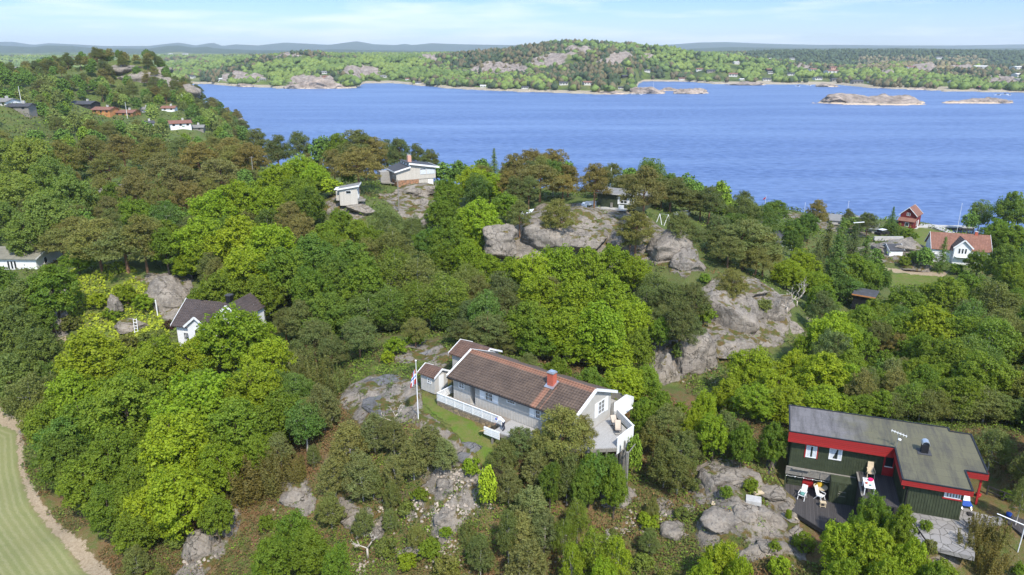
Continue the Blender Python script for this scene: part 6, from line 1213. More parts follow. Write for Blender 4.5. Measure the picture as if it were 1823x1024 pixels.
# ---- labels that single out each tree, from the nearest landmark in the picture
MARKS = [('the grey cabin',940,700),('the small grey shed',772,670),('the red-fascia cabin',1560,820),('the dark-roofed white house',400,560),('the white bungalow',50,455),('the hilltop house',735,310),('the beige hut',622,340),('the dark green hill cabin',1095,352),
         ('the white farmhouse',1705,440),('the red boathouse',1622,390),('the white garage',1597,445),('the white cottage roof',1392,432),('the cliff knoll',1310,580),('the domed ridge rock',960,420),('the mown field',60,860),('the mossy rock bank',210,540),('the lower-left rock slab',380,950),
         ('the big smooth slab',1290,850),('the black cottage',150,185),('the orange cottages',215,205),('the headland crag',230,135),('the headland tip',430,215),('the tall flagpole',745,700),('the flagstone terrace',1685,930),('the swing frame',1182,385),('the orange-edged shed',1535,520),('the red-roofed headland house',325,230),('the dark deck boulders',1415,950),
         ('the bottom edge',950,1000),('the right edge',1810,640),('the left edge',10,330),('the grassy bare rock',660,640)]
ORD = 'leftmost second third fourth fifth sixth seventh eighth ninth tenth eleventh twelfth thirteenth fourteenth fifteenth sixteenth seventeenth eighteenth nineteenth twentieth twenty-first twenty-second twenty-third twenty-fourth twenty-fifth twenty-sixth twenty-seventh twenty-eighth twenty-ninth thirtieth'.split()
def rel(t):
    cxp, cyp = t[0], t[1] + 0.45 * (proj(t[2], t[3], t[4])[1] - t[1]); best = min(MARKS, key=lambda m_: (m_[1]-cxp)**2 + ((m_[2]-cyp)*1.6)**2); dx, dy = cxp - best[1], cyp - best[2]
    if 'edge' in best[0]: return 'near ' + best[0]
    if abs(dx) > abs(dy) * 1.2: r_ = ('left of ' if dx < 0 else 'right of ')
    else: r_ = ('beyond ' if dy < 0 else 'below ')
    return ('just ' if math.hypot(dx, dy) < 75 else 'well ' if math.hypot(dx, dy) > 150 else '') + r_ + best[0]
groups = {}
for i, t in enumerate(TREES):
    sz = ''
    if t[7] in 'LPO': sz = 'tall ' if t[5] > 9 else 'small ' if t[5] < 5 else ''
    groups.setdefault((sz, ADJ[t[8]], NOUN[t[7]][0], rel(t)), []).append(i)
LAB = {}
for (sz, ad, nn, rl), ids in groups.items():
    ids.sort(key=lambda i: TREES[i][0]); n = len(ids)
    for k, i in enumerate(ids):
        if n == 1: LAB[i] = f'{sz}{ad} {nn} {rl}'
        else:
            pl = nn[:-2] + 'hes' if nn.endswith('sh') else nn + ('es' if nn.endswith('ch') else 's'); pl = pl.replace('buhes', 'bushes')
            o_ = 'rightmost' if k == n - 1 else (ORD[k] if k == 0 else ORD[min(k, 29)] + ' from left'); LAB[i] = f'{o_} of {sz}{ad} {pl} {rl}'
used = set()
for i in LAB:
    base_ = LAB[i]
    if base_ in used: LAB[i] = base_ + ', partly hidden'
    used.add(LAB[i])
GRP = {'L': 'broadleaf trees of the wood', 'O': 'broadleaf trees of the wood', 'B': 'birches', 'P': 'pines', 'Y': 'young pines', 'S': 'spruces', 'J': 'junipers', 'K': 'bushes'}
N0 = len(TREES)   # woods that carry on past the edges of the frame
fill(150, 46, 170, 1880, 2350, (6, 10), [('L','g'),('L','d'),('P','o'),('L','y'),('B','m')], .5, 61, 1.0)
fill(110, 90, 260, -560, -60, (6, 10), [('L','g'),('L','d'),('P','o'),('P','b')], .5, 62, 1.0)
rg = random.Random(99)
def _shown(t): return t[6] / t[3]
BL = sorted([i for i, t in enumerate(TREES[:N0]) if t[7] in 'LO'], key=lambda i: -_shown(TREES[i])); REST = set(BL[292:]) | set(sorted([i for i, t in enumerate(TREES[:N0]) if t[7] == 'P'], key=lambda i: -_shown(TREES[i]))[292:]) | set(range(N0, len(TREES)))
def merged_woods(ids):
    V, Q, C, k = [], [], [], 0; rng = np.random.default_rng(3)
    for i in ids:
        p, pt, x, Y, g, h, r, kd, tn = TREES[i]; mc, mt, R0, H0 = PROTO[kd][i % len(PROTO[kd])]; n = len(mc.vertices); co = np.empty(n * 3, np.float32); mc.vertices.foreach_get('co', co); co = co.reshape(-1, 4, 3)[i % 5::5]
        cen = co.mean(1, keepdims=True); co = (co - cen) * 2.1 + cen; a = rng.uniform(0, 6.28); m_ = np.array([[math.cos(a), -math.sin(a), 0], [math.sin(a), math.cos(a), 0], [0, 0, 1]]); co = co.reshape(-1, 3) * np.array([r / R0, r / R0, h / H0]) @ m_.T + np.array([x, Y, g])
        V.append(co); nq = len(co) // 4; Q.append(np.arange(nq * 4).reshape(-1, 4) + k); k += nq * 4; b_ = np.array(TONE[tn]) * rng.uniform(.85, 1.15); C.append(np.repeat(b_[None] * rng.uniform(.7, 1.35, (nq, 1)), 4, 0))
    V = np.concatenate(V); C = np.concatenate(C); return V, np.concatenate(Q), np.concatenate([C, np.ones((len(C), 1))], 1)
for i, (p, pt, x, Y, g, h, r, kd, tn) in enumerate(TREES):
    if i in REST: continue
    mc, mt, R0, H0 = rg.choice(PROTO[kd]); t = empty(NAME[kd], (x, Y, g - .15), rg.uniform(0, 6.283), LAB[i], NOUN[kd][1], GRP[kd])
    c = link('crown', mc, t); sxy = r / R0; szz = (h + .15) / H0; c.scale = (sxy * rg.uniform(.93, 1.07), sxy * rg.uniform(.93, 1.07), szz)
    b_ = TONE[tn]; f_ = rg.uniform(.82, 1.2); hu_ = rg.uniform(-.13, .11); c.color = (b_[0] * f_ * (1 + hu_), b_[1] * f_, b_[2] * f_ * (1 - hu_), 1)
    if mt: k_ = link('trunk', mt, t); k_.scale = (max(sxy, .4), max(sxy, .4), szz)

mu, nt, b = newmat('undergrowth_leaves'); at = nt.nodes.new('ShaderNodeAttribute'); at.attribute_name = 'Col'; nt.links.new(at.outputs['Color'], b.inputs['Base Color']); b.inputs['Roughness'].default_value = .8; b.inputs['Specular IOR Level'].default_value = .15
v, q, c = merged_woods(sorted(REST)); tag(link('background_woods', fast_mesh('background_woods', v, q, mu, None, False, {'Col': c})), 'smaller trees filling the wood and the headland behind', 'woods', kind='stuff')
# ---- dead branches
def snag(px, py, Y, s_, label, seed, up=1.2):
    q = ground(px, py) ; q[2] += 1.0; rg = random.Random(seed); t = MB()
    def br(p, d, L_, r_, dep):
        e = p + d * L_; t.tube([p, p.lerp(e, .5) + Vector((rg.uniform(-.1,.1), rg.uniform(-.1,.1), rg.uniform(-.05,.1))) * L_, e], [r_, r_ * .8, r_ * .55], 6)
        if dep:
            for _ in range(3): n_ = (d + Vector((rg.uniform(-.9,.9), rg.uniform(-.5,.5), rg.uniform(-.5,.8)))).normalized(); br(e if rg.random() < .6 else p.lerp(e, .6), n_, L_ * rg.uniform(.45, .75), r_ * .6, dep - 1)
    g = hz(q[0], q[1]); base = Vector((0, 0, g - q[2])); t.tube([base, base * .5, Vector((0,0,0))], [.12, .1, .08], 6); br(Vector((0,0,0)), Vector((.5,0,.8)).normalized(), s_ * .5, .07, 3); br(Vector((0,0,0)), Vector((-.7,0,.3)).normalized(), s_ * .4, .06, 2)
    o = t.build('dead_tree', M['deadwood'], None, True); o.location = tuple(q); tag(o, label, 'tree', 'bare dead trees')
snag(498, 682, 67.5, 2.6, 'bleached bare dead tree beside the dense junipers left of the grey rock', 1)
snag(1400, 560, 99, 4.0, 'bare brown leafless tree at the right end of the cliff knoll', 2); snag(1418, 548, 101, 3.6, 'twisted bare grey tree just right of the cliff knoll', 4)
snag(700, 770, 60, 2.0, 'bare twigs among the grey-green young pines in front of the tall flagpole', 5); snag(655, 995, 47.5, 1.6, 'bare grey twigs on rubble at the bottom edge', 6); snag(1075, 985, 45.5, 1.3, 'bare twigs among the yellowish bushes at the bottom', 7)

# ================================================================ rocks
ICO = None
def rock_mesh(seed, sub=5, rough=.10, planes=13):
    bm = bmesh.new(); bmesh.ops.create_icosphere(bm, subdivisions=sub, radius=1.0); v = np.array([q.co[:] for q in bm.verts]); f = np.array([[q.index for q in fc.verts] for fc in bm.faces]); bm.free()
    rng = np.random.default_rng(seed); n = sph(rng, planes); d = rng.uniform(.5, .82, planes)
    for a, b_ in zip(n, d): e = np.maximum(v @ a - b_, 0); v = v - e[:, None] * a * .97
    u = v / np.linalg.norm(v, axis=1, keepdims=True); s_ = seed * 7.3
    disp = fbm(v[:,0]*1.6+s_, v[:,1]*1.6, v[:,2]*1.6, 4, seed) * rough + -np.maximum(0, .12 - np.abs(fbm(v[:,0]*1.1+s_, v[:,1]*1.1+5, v[:,2]*1.1, 3, seed+9))) * .55 * (rough / .16) + fbm(v[:,0]*7+s_, v[:,1]*7, v[:,2]*7, 3, seed+3) * .035
    tn = fbm(v[:,0]*1.3+s_+4, v[:,1]*1.3, v[:,2]*2.4, 3, seed+21) * 5.0; fl = np.floor(tn); disp = disp + (fl + np.clip((tn - fl) * 3, 0, 1)) * .045
    return v + u * disp[:, None], f
def outcrop(px, py, wpx, hpx, label, seed, depth=None, Y=None, moss=False, rz=0.0, name='rock_outcrop', group='granite outcrops', rough=.11, lift=.33, cat='rock', sub=5):
    q = ground(px, py) if Y is None else P(px, py, Y); d = q[1] * cP - (q[2] - CAMZ) * sP; w_ = wpx / 2 / F * d; hh = hpx / F * d * .62
    v, f = rock_mesh(seed, sub, rough); dp = depth or w_ * .8; v = v * np.array([w_, dp, hh]); me = fast_mesh(name, v, f, M['rockmoss' if moss else 'rock'], None, True)
    o = link(name, me); o.location = (q[0], q[1] + dp * .25, q[2] - hh * (1 - lift * 2)); o.rotation_euler = (0, 0, rz); return tag(o, label, cat, group)
OC = [(350,985,90,70,'steep pale rock slab at the bottom left above the mossy ledge'),(400,930,80,60,'pale cracked rock slab below the golden brown junipers'),(520,893,80,44,'dark grey rock hump right of the golden brown junipers'),(630,932,50,26,'low grey rock between the small pines near the bottom'),(665,952,50,30,'rubbly grey rock with white stones near the bottom'),
 (800,925,60,36,'pale lichened rock left of the tall grey-green pine'),(735,985,60,36,'broken pale rock at the bottom centre left'),(795,860,60,28,'flat rubble rock below the lawn end'),
 (1100,892,110,60,'rounded grey outcrop below the white terrace'),(1185,905,60,26,'long low rounded rock left of the timber planks'),(1228,912,56,24,'second long low rock beside the timber planks'),(1205,950,70,40,'broken rock face under the long low rocks'),(1290,852,130,60,'big smooth pale granite slab between the cabins'),(1330,915,60,40,'cracked rock left of the concrete block'),
 (1365,925,70,50,'fissured rock block below the concrete block'),(1300,935,110,40,'flat rock shelf above the bright bush'),(1400,900,60,36,'rock ledge left of the dark deck edge'),(1413,925,50,34,'smooth boulder touching the corner of the dark deck'),(1420,955,52,42,'round grey boulder below the dark deck corner'),(1385,978,80,40,'flat round boulder at the bottom left of the deck boulders'),(1345,985,60,36,'low rock at the bottom in front of the flat boulder'),(1375,882,60,30,'pale rock patch with the white cloth below the boardwalk')]
for i, (a, b_, c, d, lab) in enumerate(OC): outcrop(a, b_, c, d, lab, 200 + i, moss=False, rz=random.Random(i).uniform(-.5, .5))
OC2 = [(700,718,170,40,'broad flat dark rock left of the tall flagpole',.1),(690,682,110,24,'flat dark rock slab between grass and the small grey shed',.1),(765,632,110,34,'smooth grey rock hump behind the small grey shed',.15),(815,795,110,40,'grey rock ridge along the lower edge of the lawn',.15)]
for i, (a, b_, c, d, lab, lf) in enumerate(OC2): outcrop(a, b_, c, d, lab, 240 + i, lift=lf, rough=.07, rz=-.3).data.materials[0] = M['slab']
OC3 = [(890,425,95,56,117,'smooth domed left end of the ridge rock'),(965,425,150,64,119,'grey cliff block of the ridge above the bright treetops'),(1040,430,110,60,118.5,'dark streaked cliff of the ridge rock in the middle'),(1110,425,90,50,119,'stepped cliff block of the ridge below the olive pines'),(1192,445,104,84,115,'jutting pale cliff of the ridge above the olive pines'),(1228,470,70,56,110,'low dark cliff at the right end of the ridge'),
 (1000,400,150,26,128,'flat rust-stained rock shelf on top of the ridge'),(1075,385,120,20,133,'pale bare rock terrace in front of the dark green hill cabin'),(1150,410,70,18,124,'small bare shelf right of the terrace rock'),
 (1290,560,150,110,94,'large grey streaked cliff of the knoll'),(1370,565,80,80,96,'tilted cracked block on the right of the knoll'),(1385,540,60,44,100,'light weathered block at the upper right of the knoll'),(1320,525,110,30,101,'rust-patched top of the knoll'),(1235,640,130,80,84,'rubbly lower cliff of the knoll'),(1180,660,70,80,81,'shaded cliff base of the knoll beside the treetops'),(1290,615,140,40,88.5,'brown ledge between the two cliffs of the knoll'),(1405,590,50,40,95,'leaning slab at the far right foot of the knoll'),
 (735,338,90,24,153,'bare rock hump under the hilltop house'),(765,362,60,40,145,'bare rock slope right below the hilltop house'),(640,372,60,20,135,'bare rock below the beige hut'),(775,395,50,26,133,'rust-brown rock patch among the bright trees'),(222,338,90,16,160,'bare brownish rock clearing between the pines'),
 (300,530,110,70,107,'brown veined rock wall left of the white house'),(205,545,32,46,103.5,'pale stone standing out of the green bank'),(228,580,70,30,101,'low grey rock at the foot of the green bank'),(92,585,50,36,99,'bare grey rock above the small road'),(250,500,80,26,111,'grey rock above the ivy-green bank'),
 (1640,478,80,22,148,'purple-grey rock below the white garage'),(1615,440,110,26,157,'brownish rock behind the white garage'),(1700,700,50,20,79,'mossy rock among the birches')]
for i, (a, b_, c, d, Y, lab) in enumerate(OC3): outcrop(a, b_, c, d * .95, lab, 300 + i, Y=Y, moss=(i % 3 != 1), rz=random.Random(i + 50).uniform(-.4, .4), lift=.42)
HC = [(170,150,60,16,430),(235,140,90,22,430),(290,150,70,24,430),(330,165,60,22,440),(215,118,70,12,448),(280,122,60,14,450),(370,175,50,20,450),(150,158,40,14,420),(420,218,40,14,480)]
HL = ['low grey crag on the left of the headland top','wide pale crag in the middle of the headland','streaked crag right of the middle crag of the headland','steep crag above the water on the headland','bare summit rock under the headland pines','bare rock right of the headland summit','dark cliff falling to the sea on the headland','small pale rock face at the left foot of the headland crag','rocky point at the tip of the headland']
for i, ((a, b_, c, d, Y), lab) in enumerate(zip(HC, HL)): outcrop(a, b_ + 4, c * 1.15, d * 1.5, lab, 340 + i, lift=.42, depth=9, sub=4)
# islets
def islet(px, py, wpx, hpx, label, seed, n=1):
    q = PZ(px, py, 0); d = q[1] * cP + CAMZ * sP; w_ = wpx / 2 / F * d; hh = hpx / F * d * 1.15; v, f = rock_mesh(seed, 5, .2, 20); v = v * np.array([w_, w_ * .42, hh]) ; v[:, 2] += fbm(v[:,0]/9, v[:,1]/9, o=4, s=seed) * hh * .35 * (v[:, 2] > 0)
    me = fast_mesh('islet', v, f, M['islet'], None, True); o = link('islet', me); o.location = (q[0], q[1] + w_ * .2, -hh * .08); return tag(o, label, 'islet', 'bare rocky islets')
def islet_mat():
    m, nt, b = newmat('islet_rock'); co = geoco(nt); n = noise_(nt, co, .12, 7, .7); n2 = noise_(nt, co, .6, 5, .7); s = nt.nodes.new('ShaderNodeSeparateXYZ'); nt.links.new(co, s.inputs[0])
    col = mixc(nt, ramp_(nt, n, .38, .62), (.15,.115,.09), (.38,.30,.24)); col = mixc(nt, math_(nt,'MULTIPLY',ramp_(nt, n2, .5, .68),.6), col, (.11,.10,.07))
    z = math_(nt, 'ADD', s.outputs[2], math_(nt, 'MULTIPLY', n2, 1.6)); col = mixc(nt, ramp_(nt, math_(nt,'MULTIPLY',z,.25), .38, .55), mixc(nt, ramp_(nt, math_(nt,'MULTIPLY',z,.25), .15, .3), (.05,.04,.03), (.55,.42,.29)), col)
    nt.links.new(col, b.inputs['Base Color']); b.inputs['Roughness'].default_value = .95; bump_(nt, b, n2, 1.0, 1.0); return m
M['islet'] = islet_mat()
islet(1543,186,300,20,'long bare rocky islet, the larger one to the right',401); islet(1756,184,166,12,'low bare rocky islet near the right edge',402); islet(1228,167,84,12,'rock islet at the end of the long point',403); islet(1160,167,80,11,'dark rock hump joining the point and its islet',404); islet(555,158,150,18,'flat reddish rock point with trees behind on the left shore',405); islet(1190,162,40,8,'small pale rock behind the point',406)
for i, (a, b_, w_, lab) in enumerate([(440,155,60,'low rock spit at the left end of the far shore'),(1080,168,70,'pale shore rock before the point cottages'),(960,163,80,'pale shore rock below the big crag'),(1330,152,90,'pale shore rock at the mouth of the inlet'),(1480,155,60,'bathing rocks below the lawns of the right shore'),(1640,160,60,'shore rocks below the reed bed'),(1770,163,70,'shore rock before the small boats')]): islet(a, b_, w_, 6, lab, 410 + i)

def rubble():
    rng = np.random.default_rng(15); V, Q = [], []; k = 0; base = np.array([(1,0,0),(.4,.9,0),(-.7,.6,0),(-.8,-.5,0),(.3,-.9,0),(.5,.1,.7),(-.3,.35,.8),(-.2,-.4,.65)]); fq = [(0,1,6,5),(1,2,6,6),(2,3,7,6),(3,4,7,7),(4,0,5,7),(5,6,7,7)]
    for px, py, sp, n in [(810,860,34,160),(760,905,40,170),(640,945,30,110),(500,955,30,60),(860,900,26,60),(790,985,36,120),(650,1000,30,80),(1170,925,40,90),(1240,650,45,170),(1260,620,30,60),(690,905,24,60),(1120,940,30,60),(940,1010,30,50),(1380,1005,30,40),(360,1000,30,50),(1010,890,20,30)]:
        for _ in range(int(n * .55)):
            q = ground(px + rng.normal(0, sp * .5), py + rng.normal(0, sp * .28), 40, 110) if _ % 6 == 0 else q + np.array([rng.normal(0, .35), rng.normal(0, .35), 0]); q[2] = hz(q[0], q[1]); s_ = rng.uniform(.05, .2); a = rng.uniform(0, 6.28); v = base * rng.uniform(.7, 1.3, base.shape) * s_; v = np.stack([v[:,0]*math.cos(a)-v[:,1]*math.sin(a), v[:,0]*math.sin(a)+v[:,1]*math.cos(a), v[:,2]], 1) + q; V.append(v); Q += [[i + k * 8 for i in f] for f in fq]; k += 1
    return np.concatenate(V), Q
rv, rq = rubble(); rm = bpy.data.meshes.new('loose_stones'); rm.from_pydata([tuple(q) for q in rv], [], [tuple(dict.fromkeys(f)) for f in rq]); rm.materials.append(paint('pale_stones', (.36,.30,.24), .9, .5, 1.5)); tag(link('loose_stones', rm), 'pale loose stones scattered over the heather slopes', 'stones', kind='stuff')
# ================================================================ undergrowth, one uncountable carpet
def undergrowth():
    rng = np.random.default_rng(5); n = 92000; px = rng.uniform(-60, 1900, n); Y = np.exp(np.concatenate([rng.uniform(math.log(38), math.log(92), 60000), rng.uniform(math.log(92), math.log(520), 32000)])); x = (px - CX) / F * Y * 1.1
    ok = np.ones(n, bool)
    for p in [FIELD, TRACK, LAWN, LAWN2, LAWN3, LAWN4]: ok &= ~inside(p, x, Y)
    for p in ROCKS: ok &= ~(inside(p, x, Y) & (rng.uniform(0, 1, n) < .93))
    for ox, oy, yw, a, b_, c, d in ((GX, GY, GYAW, -.4, 17, -8.7, 4.8), (CXo, CYo, CYAW, -4.3, 18.3, -2.9, 10.2), (CXo, CYo, CYAW, -4.6, -1.5, .0, 2.6)):
        gx = x - ox; gy = Y - oy; l = gx * math.cos(yw) + gy * math.sin(yw); v = -gx * math.sin(yw) + gy * math.cos(yw); ok &= ~((l > a) & (l < b_) & (v > c) & (v < d))
    x, Y = x[ok], Y[ok]; dn = fbm(x / 5, Y / 5, o=3, s=77); keep = dn > np.where(Y < 92, -.34, -.22); x, Y, dn = x[keep], Y[keep], dn[keep]; g = near_h(x, Y); ok = g > 1; x, Y, g, dn = x[ok], Y[ok], g[ok], dn[ok]
    m = 9; n = len(x); r = rng.uniform(.22, .6, (n, 1)) * np.clip(Y / 75, .8, 4)[:, None]; d = sph(rng, n * m, 0.0).reshape(n, m, 3); p = np.stack([x, Y, g], 1)[:, None] + d * r[:, :, None] * np.array([1.2, 1.2, .8]); p = p.reshape(-1, 3); nr = (d * .6 + np.array([0, 0, .7])).reshape(-1, 3)
    v, q = leaf_quads(rng, p, nr, 1.0, .6, .7); cen = p[:, None]; v = (v.reshape(-1, 4, 3) - cen) * np.repeat(.2 * np.clip(Y / 75, .8, 4), m)[:, None, None] + cen; v = v.reshape(-1, 3); t = np.clip((Y - 80) / 60, 0, 1) * .3 - .22 * ((Y < 72) & (x > -30) & (x < 24)) + fbm(x / 9, Y / 9, o=3, s=88) + rng.normal(0, .18, n); pal = np.array([(.15,.085,.035),(.10,.085,.03),(.085,.115,.022),(.13,.19,.02),(.06,.085,.02)]); ix = np.clip(((t + .55) / 1.1 * 5).astype(int), 0, 4)
    col = pal[ix] * rng.uniform(.75, 1.3, (n, 1)); col = np.repeat(np.repeat(col, m, 0), 4, 0) * rng.uniform(.8, 1.2, (len(v), 1)); return v, q, np.concatenate([col, np.ones((len(col), 1))], 1)
v, q, c = undergrowth(); tag(link('undergrowth', fast_mesh('undergrowth', v, q, mu, None, False, {'Col': c})), 'low heather, ferns and seedlings carpeting the slopes', 'undergrowth', kind='stuff')
def bankgreen():
    rng = np.random.default_rng(8); xs, ys = zip(*BANK); n = 9000; x = rng.uniform(min(xs), max(xs), n); Y = rng.uniform(min(ys), max(ys), n); k = inside(BANK, x, Y) & (fbm(x / 3, Y / 3, o=2, s=4) > -.18); x, Y = x[k], Y[k]; g = near_h(x, Y)
    p = np.stack([x, Y, g + rng.uniform(0, .25, len(x))], 1); v, q = leaf_quads(rng, p, np.tile([[0, -.5, .8]], (len(x), 1)), .42, .6); c = np.array([.24,.28,.02]) * rng.uniform(.7, 1.2, (len(x), 1)); c = np.repeat(c, 4, 0); return v, q, np.concatenate([c, np.ones((len(c), 1))], 1)
v, q, c = bankgreen(); tag(link('creeping_greenery', fast_mesh('creeping_greenery', v, q, mu, None, False, {'Col': c})), 'yellow-green creeping ivy covering the rock bank', 'ground cover', kind='stuff')

FH = [(1305,135,18,'white','tileorange'),(1310,113,12,'white','white'),(1370,126,14,'darkwood','tileorange'),(1410,105,10,'white','greyroof'),(1372,130,12,'white','greyroof'),(1368,106,14,'white','white'),(1408,133,14,'white','slate'),(1446,126,18,'white','tileorange'),(1480,129,26,'white','tileorange'),(1483,122,14,'pinkbrick','tileorange'),(1455,141,16,'white','slate'),(1487,144,18,'greywood','slate'),(1532,132,10,'white','tileorange'),(1525,148,22,'greywood','slate'),(1550,147,12,'white','slate'),(1320,142,10,'white','white'),(1365,143,16,'white','slate'),(1245,126,14,'white','tileorange'),(1265,128,16,'greywood','slate'),(1213,141,12,'white','tileorange'),(1152,128,12,'white','slate'),(1120,124,10,'pinkbrick','tileorange'),
 (1112,137,14,'darkwood','slate'),(1045,150,18,'white','tileorange'),(1003,151,18,'white','slate'),(1105,158,12,'white','slate'),(1142,159,14,'white','white'),(935,157,14,'white','slate'),(860,154,12,'white','white'),(745,148,12,'white','slate'),(725,141,8,'white','tileorange'),(683,137,12,'white','greyroof'),(576,130,14,'white','greyroof'),(580,138,12,'pinkbrick','tileorange'),(393,143,14,'white','white'),(340,138,16,'white','slate'),(468,143,14,'white','greyroof'),(420,128,10,'white','tileorange'),(1575,117,16,'white','greyroof'),(1625,122,24,'white','tileorange'),(1705,120,16,'white','tileorange'),(1745,121,26,'greyroof','white'),(1695,147,14,'white','greyroof'),(1748,158,18,'darkwood','tileorange'),(1810,122,24,'white','white'),(1813,136,22,'white','white'),(1795,128,12,'white','greyroof'),(1795,138,10,'white','slate'),(1672,104,12,'white','greyroof'),(1720,118,8,'white','white'),(1640,120,10,'white','white'),(1813,146,26,'concrete','greyroof'),(130,103,14,'white','white'),(152,101,8,'white','greyroof'),(305,98,10,'white','white'),(285,100,8,'white','white'),(330,97,10,'white','greyroof')]
FHY = []
for px, py, w_, wa, ro in FH:
    cl_ = np.linspace(900, 2600, 340); zc = far_h(np.full(340, px * 1.0), cl_); _, pyy, _ = proj((px - CX) / F * .95 * cl_, cl_, zc); vis = np.where((zc > .8) & (pyy <= py + 1.5))[0]
    FHY.append(3200.0 if px < 400 and py < 110 else (cl_[vis[0]] if len(vis) else 2400.0))
# ================================================================ far woods (one mass across the water)
def far_forest():
    rng = np.random.default_rng(11); n = 42000; px = rng.uniform(-80, 1900, n); Y = 860 + (2650 - 860) * rng.uniform(0, 1, n) ** 1.25; ys = dshore(interp(SHORE, px)); ok = Y > ys + 14; px, Y = px[ok], Y[ok]
    x = (px - CX) / F * .9516 * Y; z = far_h(px, Y); _, py, _ = proj(x, Y, z); rk = far_rock(px, py) * (Y < 1700); cl = fbm(x / 120, Y / 160, o=4, s=41); c2 = fbm(x / 45, Y / 60, o=3, s=55)
    mead = (c2 < -.33) & (Y < 1450) | (((px > 1180) & (px < 1330)) | ((px > 1420) & (px < 1560))) & (py > 128) & (c2 < -.02)
    ok = (rng.uniform(0, 1, len(px)) > rk * .9) & ~mead & (z > .8)
    for (hx, hy, hw, _a, _b), hY in zip(FH, FHY): ok &= ~((np.abs(px - hx) < hw * .5 + 4) & (Y < hY + 14) & (Y > hY - 110))
    px, Y, x, z, cl, c2, py = [a[ok] for a in (px, Y, x, z, cl, c2, py)]; n = len(px)
    pine = np.clip((interp([(0,0,),(500,.15),(850,.5),(1000,.65),(1200,.5),(1380,.45),(1823,.5)], px)) + cl * 2.2 + np.where(z > 38, .3, 0), 0, 1); ip = rng.uniform(0, 1, n) < pine; dark = (px > 1330) & (Y > 1650)
    h = rng.uniform(5, 10.5, n) * np.where(Y > 1700, 1.15, 1); r = h * rng.uniform(.42, .68, n) * np.where(ip, .8, 1.1)
    ring = 7; lv = [(0.12, .6), (.42, 1.0), (.72, .78), (1.0, .12)]; V = []
    for t, rr in lv:
        a = rng.uniform(0, 6.28, (n, 1)) * 0 + np.arange(ring) / ring * 2 * np.pi + t * 3; j = rng.uniform(.6, 1.35, (n, ring)); V.append(np.stack([x[:, None] + np.cos(a) * r[:, None] * rr * j, Y[:, None] + np.sin(a) * r[:, None] * rr * j, z[:, None] - .5 + h[:, None] * (t + rng.uniform(-.09, .09, (n, ring)))], -1))
    V = np.stack(V, 1).reshape(n, -1, 3); k = len(lv); fc = [(i * ring + j, i * ring + (j + 1) % ring, (i + 1) * ring + (j + 1) % ring, (i + 1) * ring + j) for i in range(k - 1) for j in range(ring)]; fc = np.array(fc)
    Q = (np.arange(n)[:, None, None] * (k * ring) + fc[None]).reshape(-1, 4)
    br = np.array([.155, .20, .045]); gr = np.array([.10, .148, .037]); dk = np.array([.05, .072, .03]); pn = np.array([.12, .10, .05]); u = np.clip(.45 + c2 * 1.6 + rng.normal(0, .14, n), 0, 1)[:, None]
    c = gr * (1 - u) + br * u; c = np.where(ip[:, None], np.where(rng.uniform(0, 1, (n, 1)) < .5, pn, dk), c); c = np.where(dark[:, None], dk * rng.uniform(.8, 1.3, (n, 1)), c); bro = ((px > 1530) & (px < 1760) & (py > 104) & (py < 128))[:, None]; c = np.where(bro & (rng.uniform(0,1,(n,1)) < .6), pn * 1.5, c)
    c = c * rng.uniform(.86, 1.15, (n, 1)); c = np.repeat(c, k * ring, 0) * rng.uniform(.85, 1.15, (n * k * ring, 1)); return V.reshape(-1, 3), Q, np.concatenate([c, np.ones((len(c), 1))], 1)
v, q, c = far_forest(); tag(link('far_woods', fast_mesh('far_woods', v, q, mu, None, False, {'Col': c})), 'mixed green and brown woods across the water', 'woods', kind='stuff')

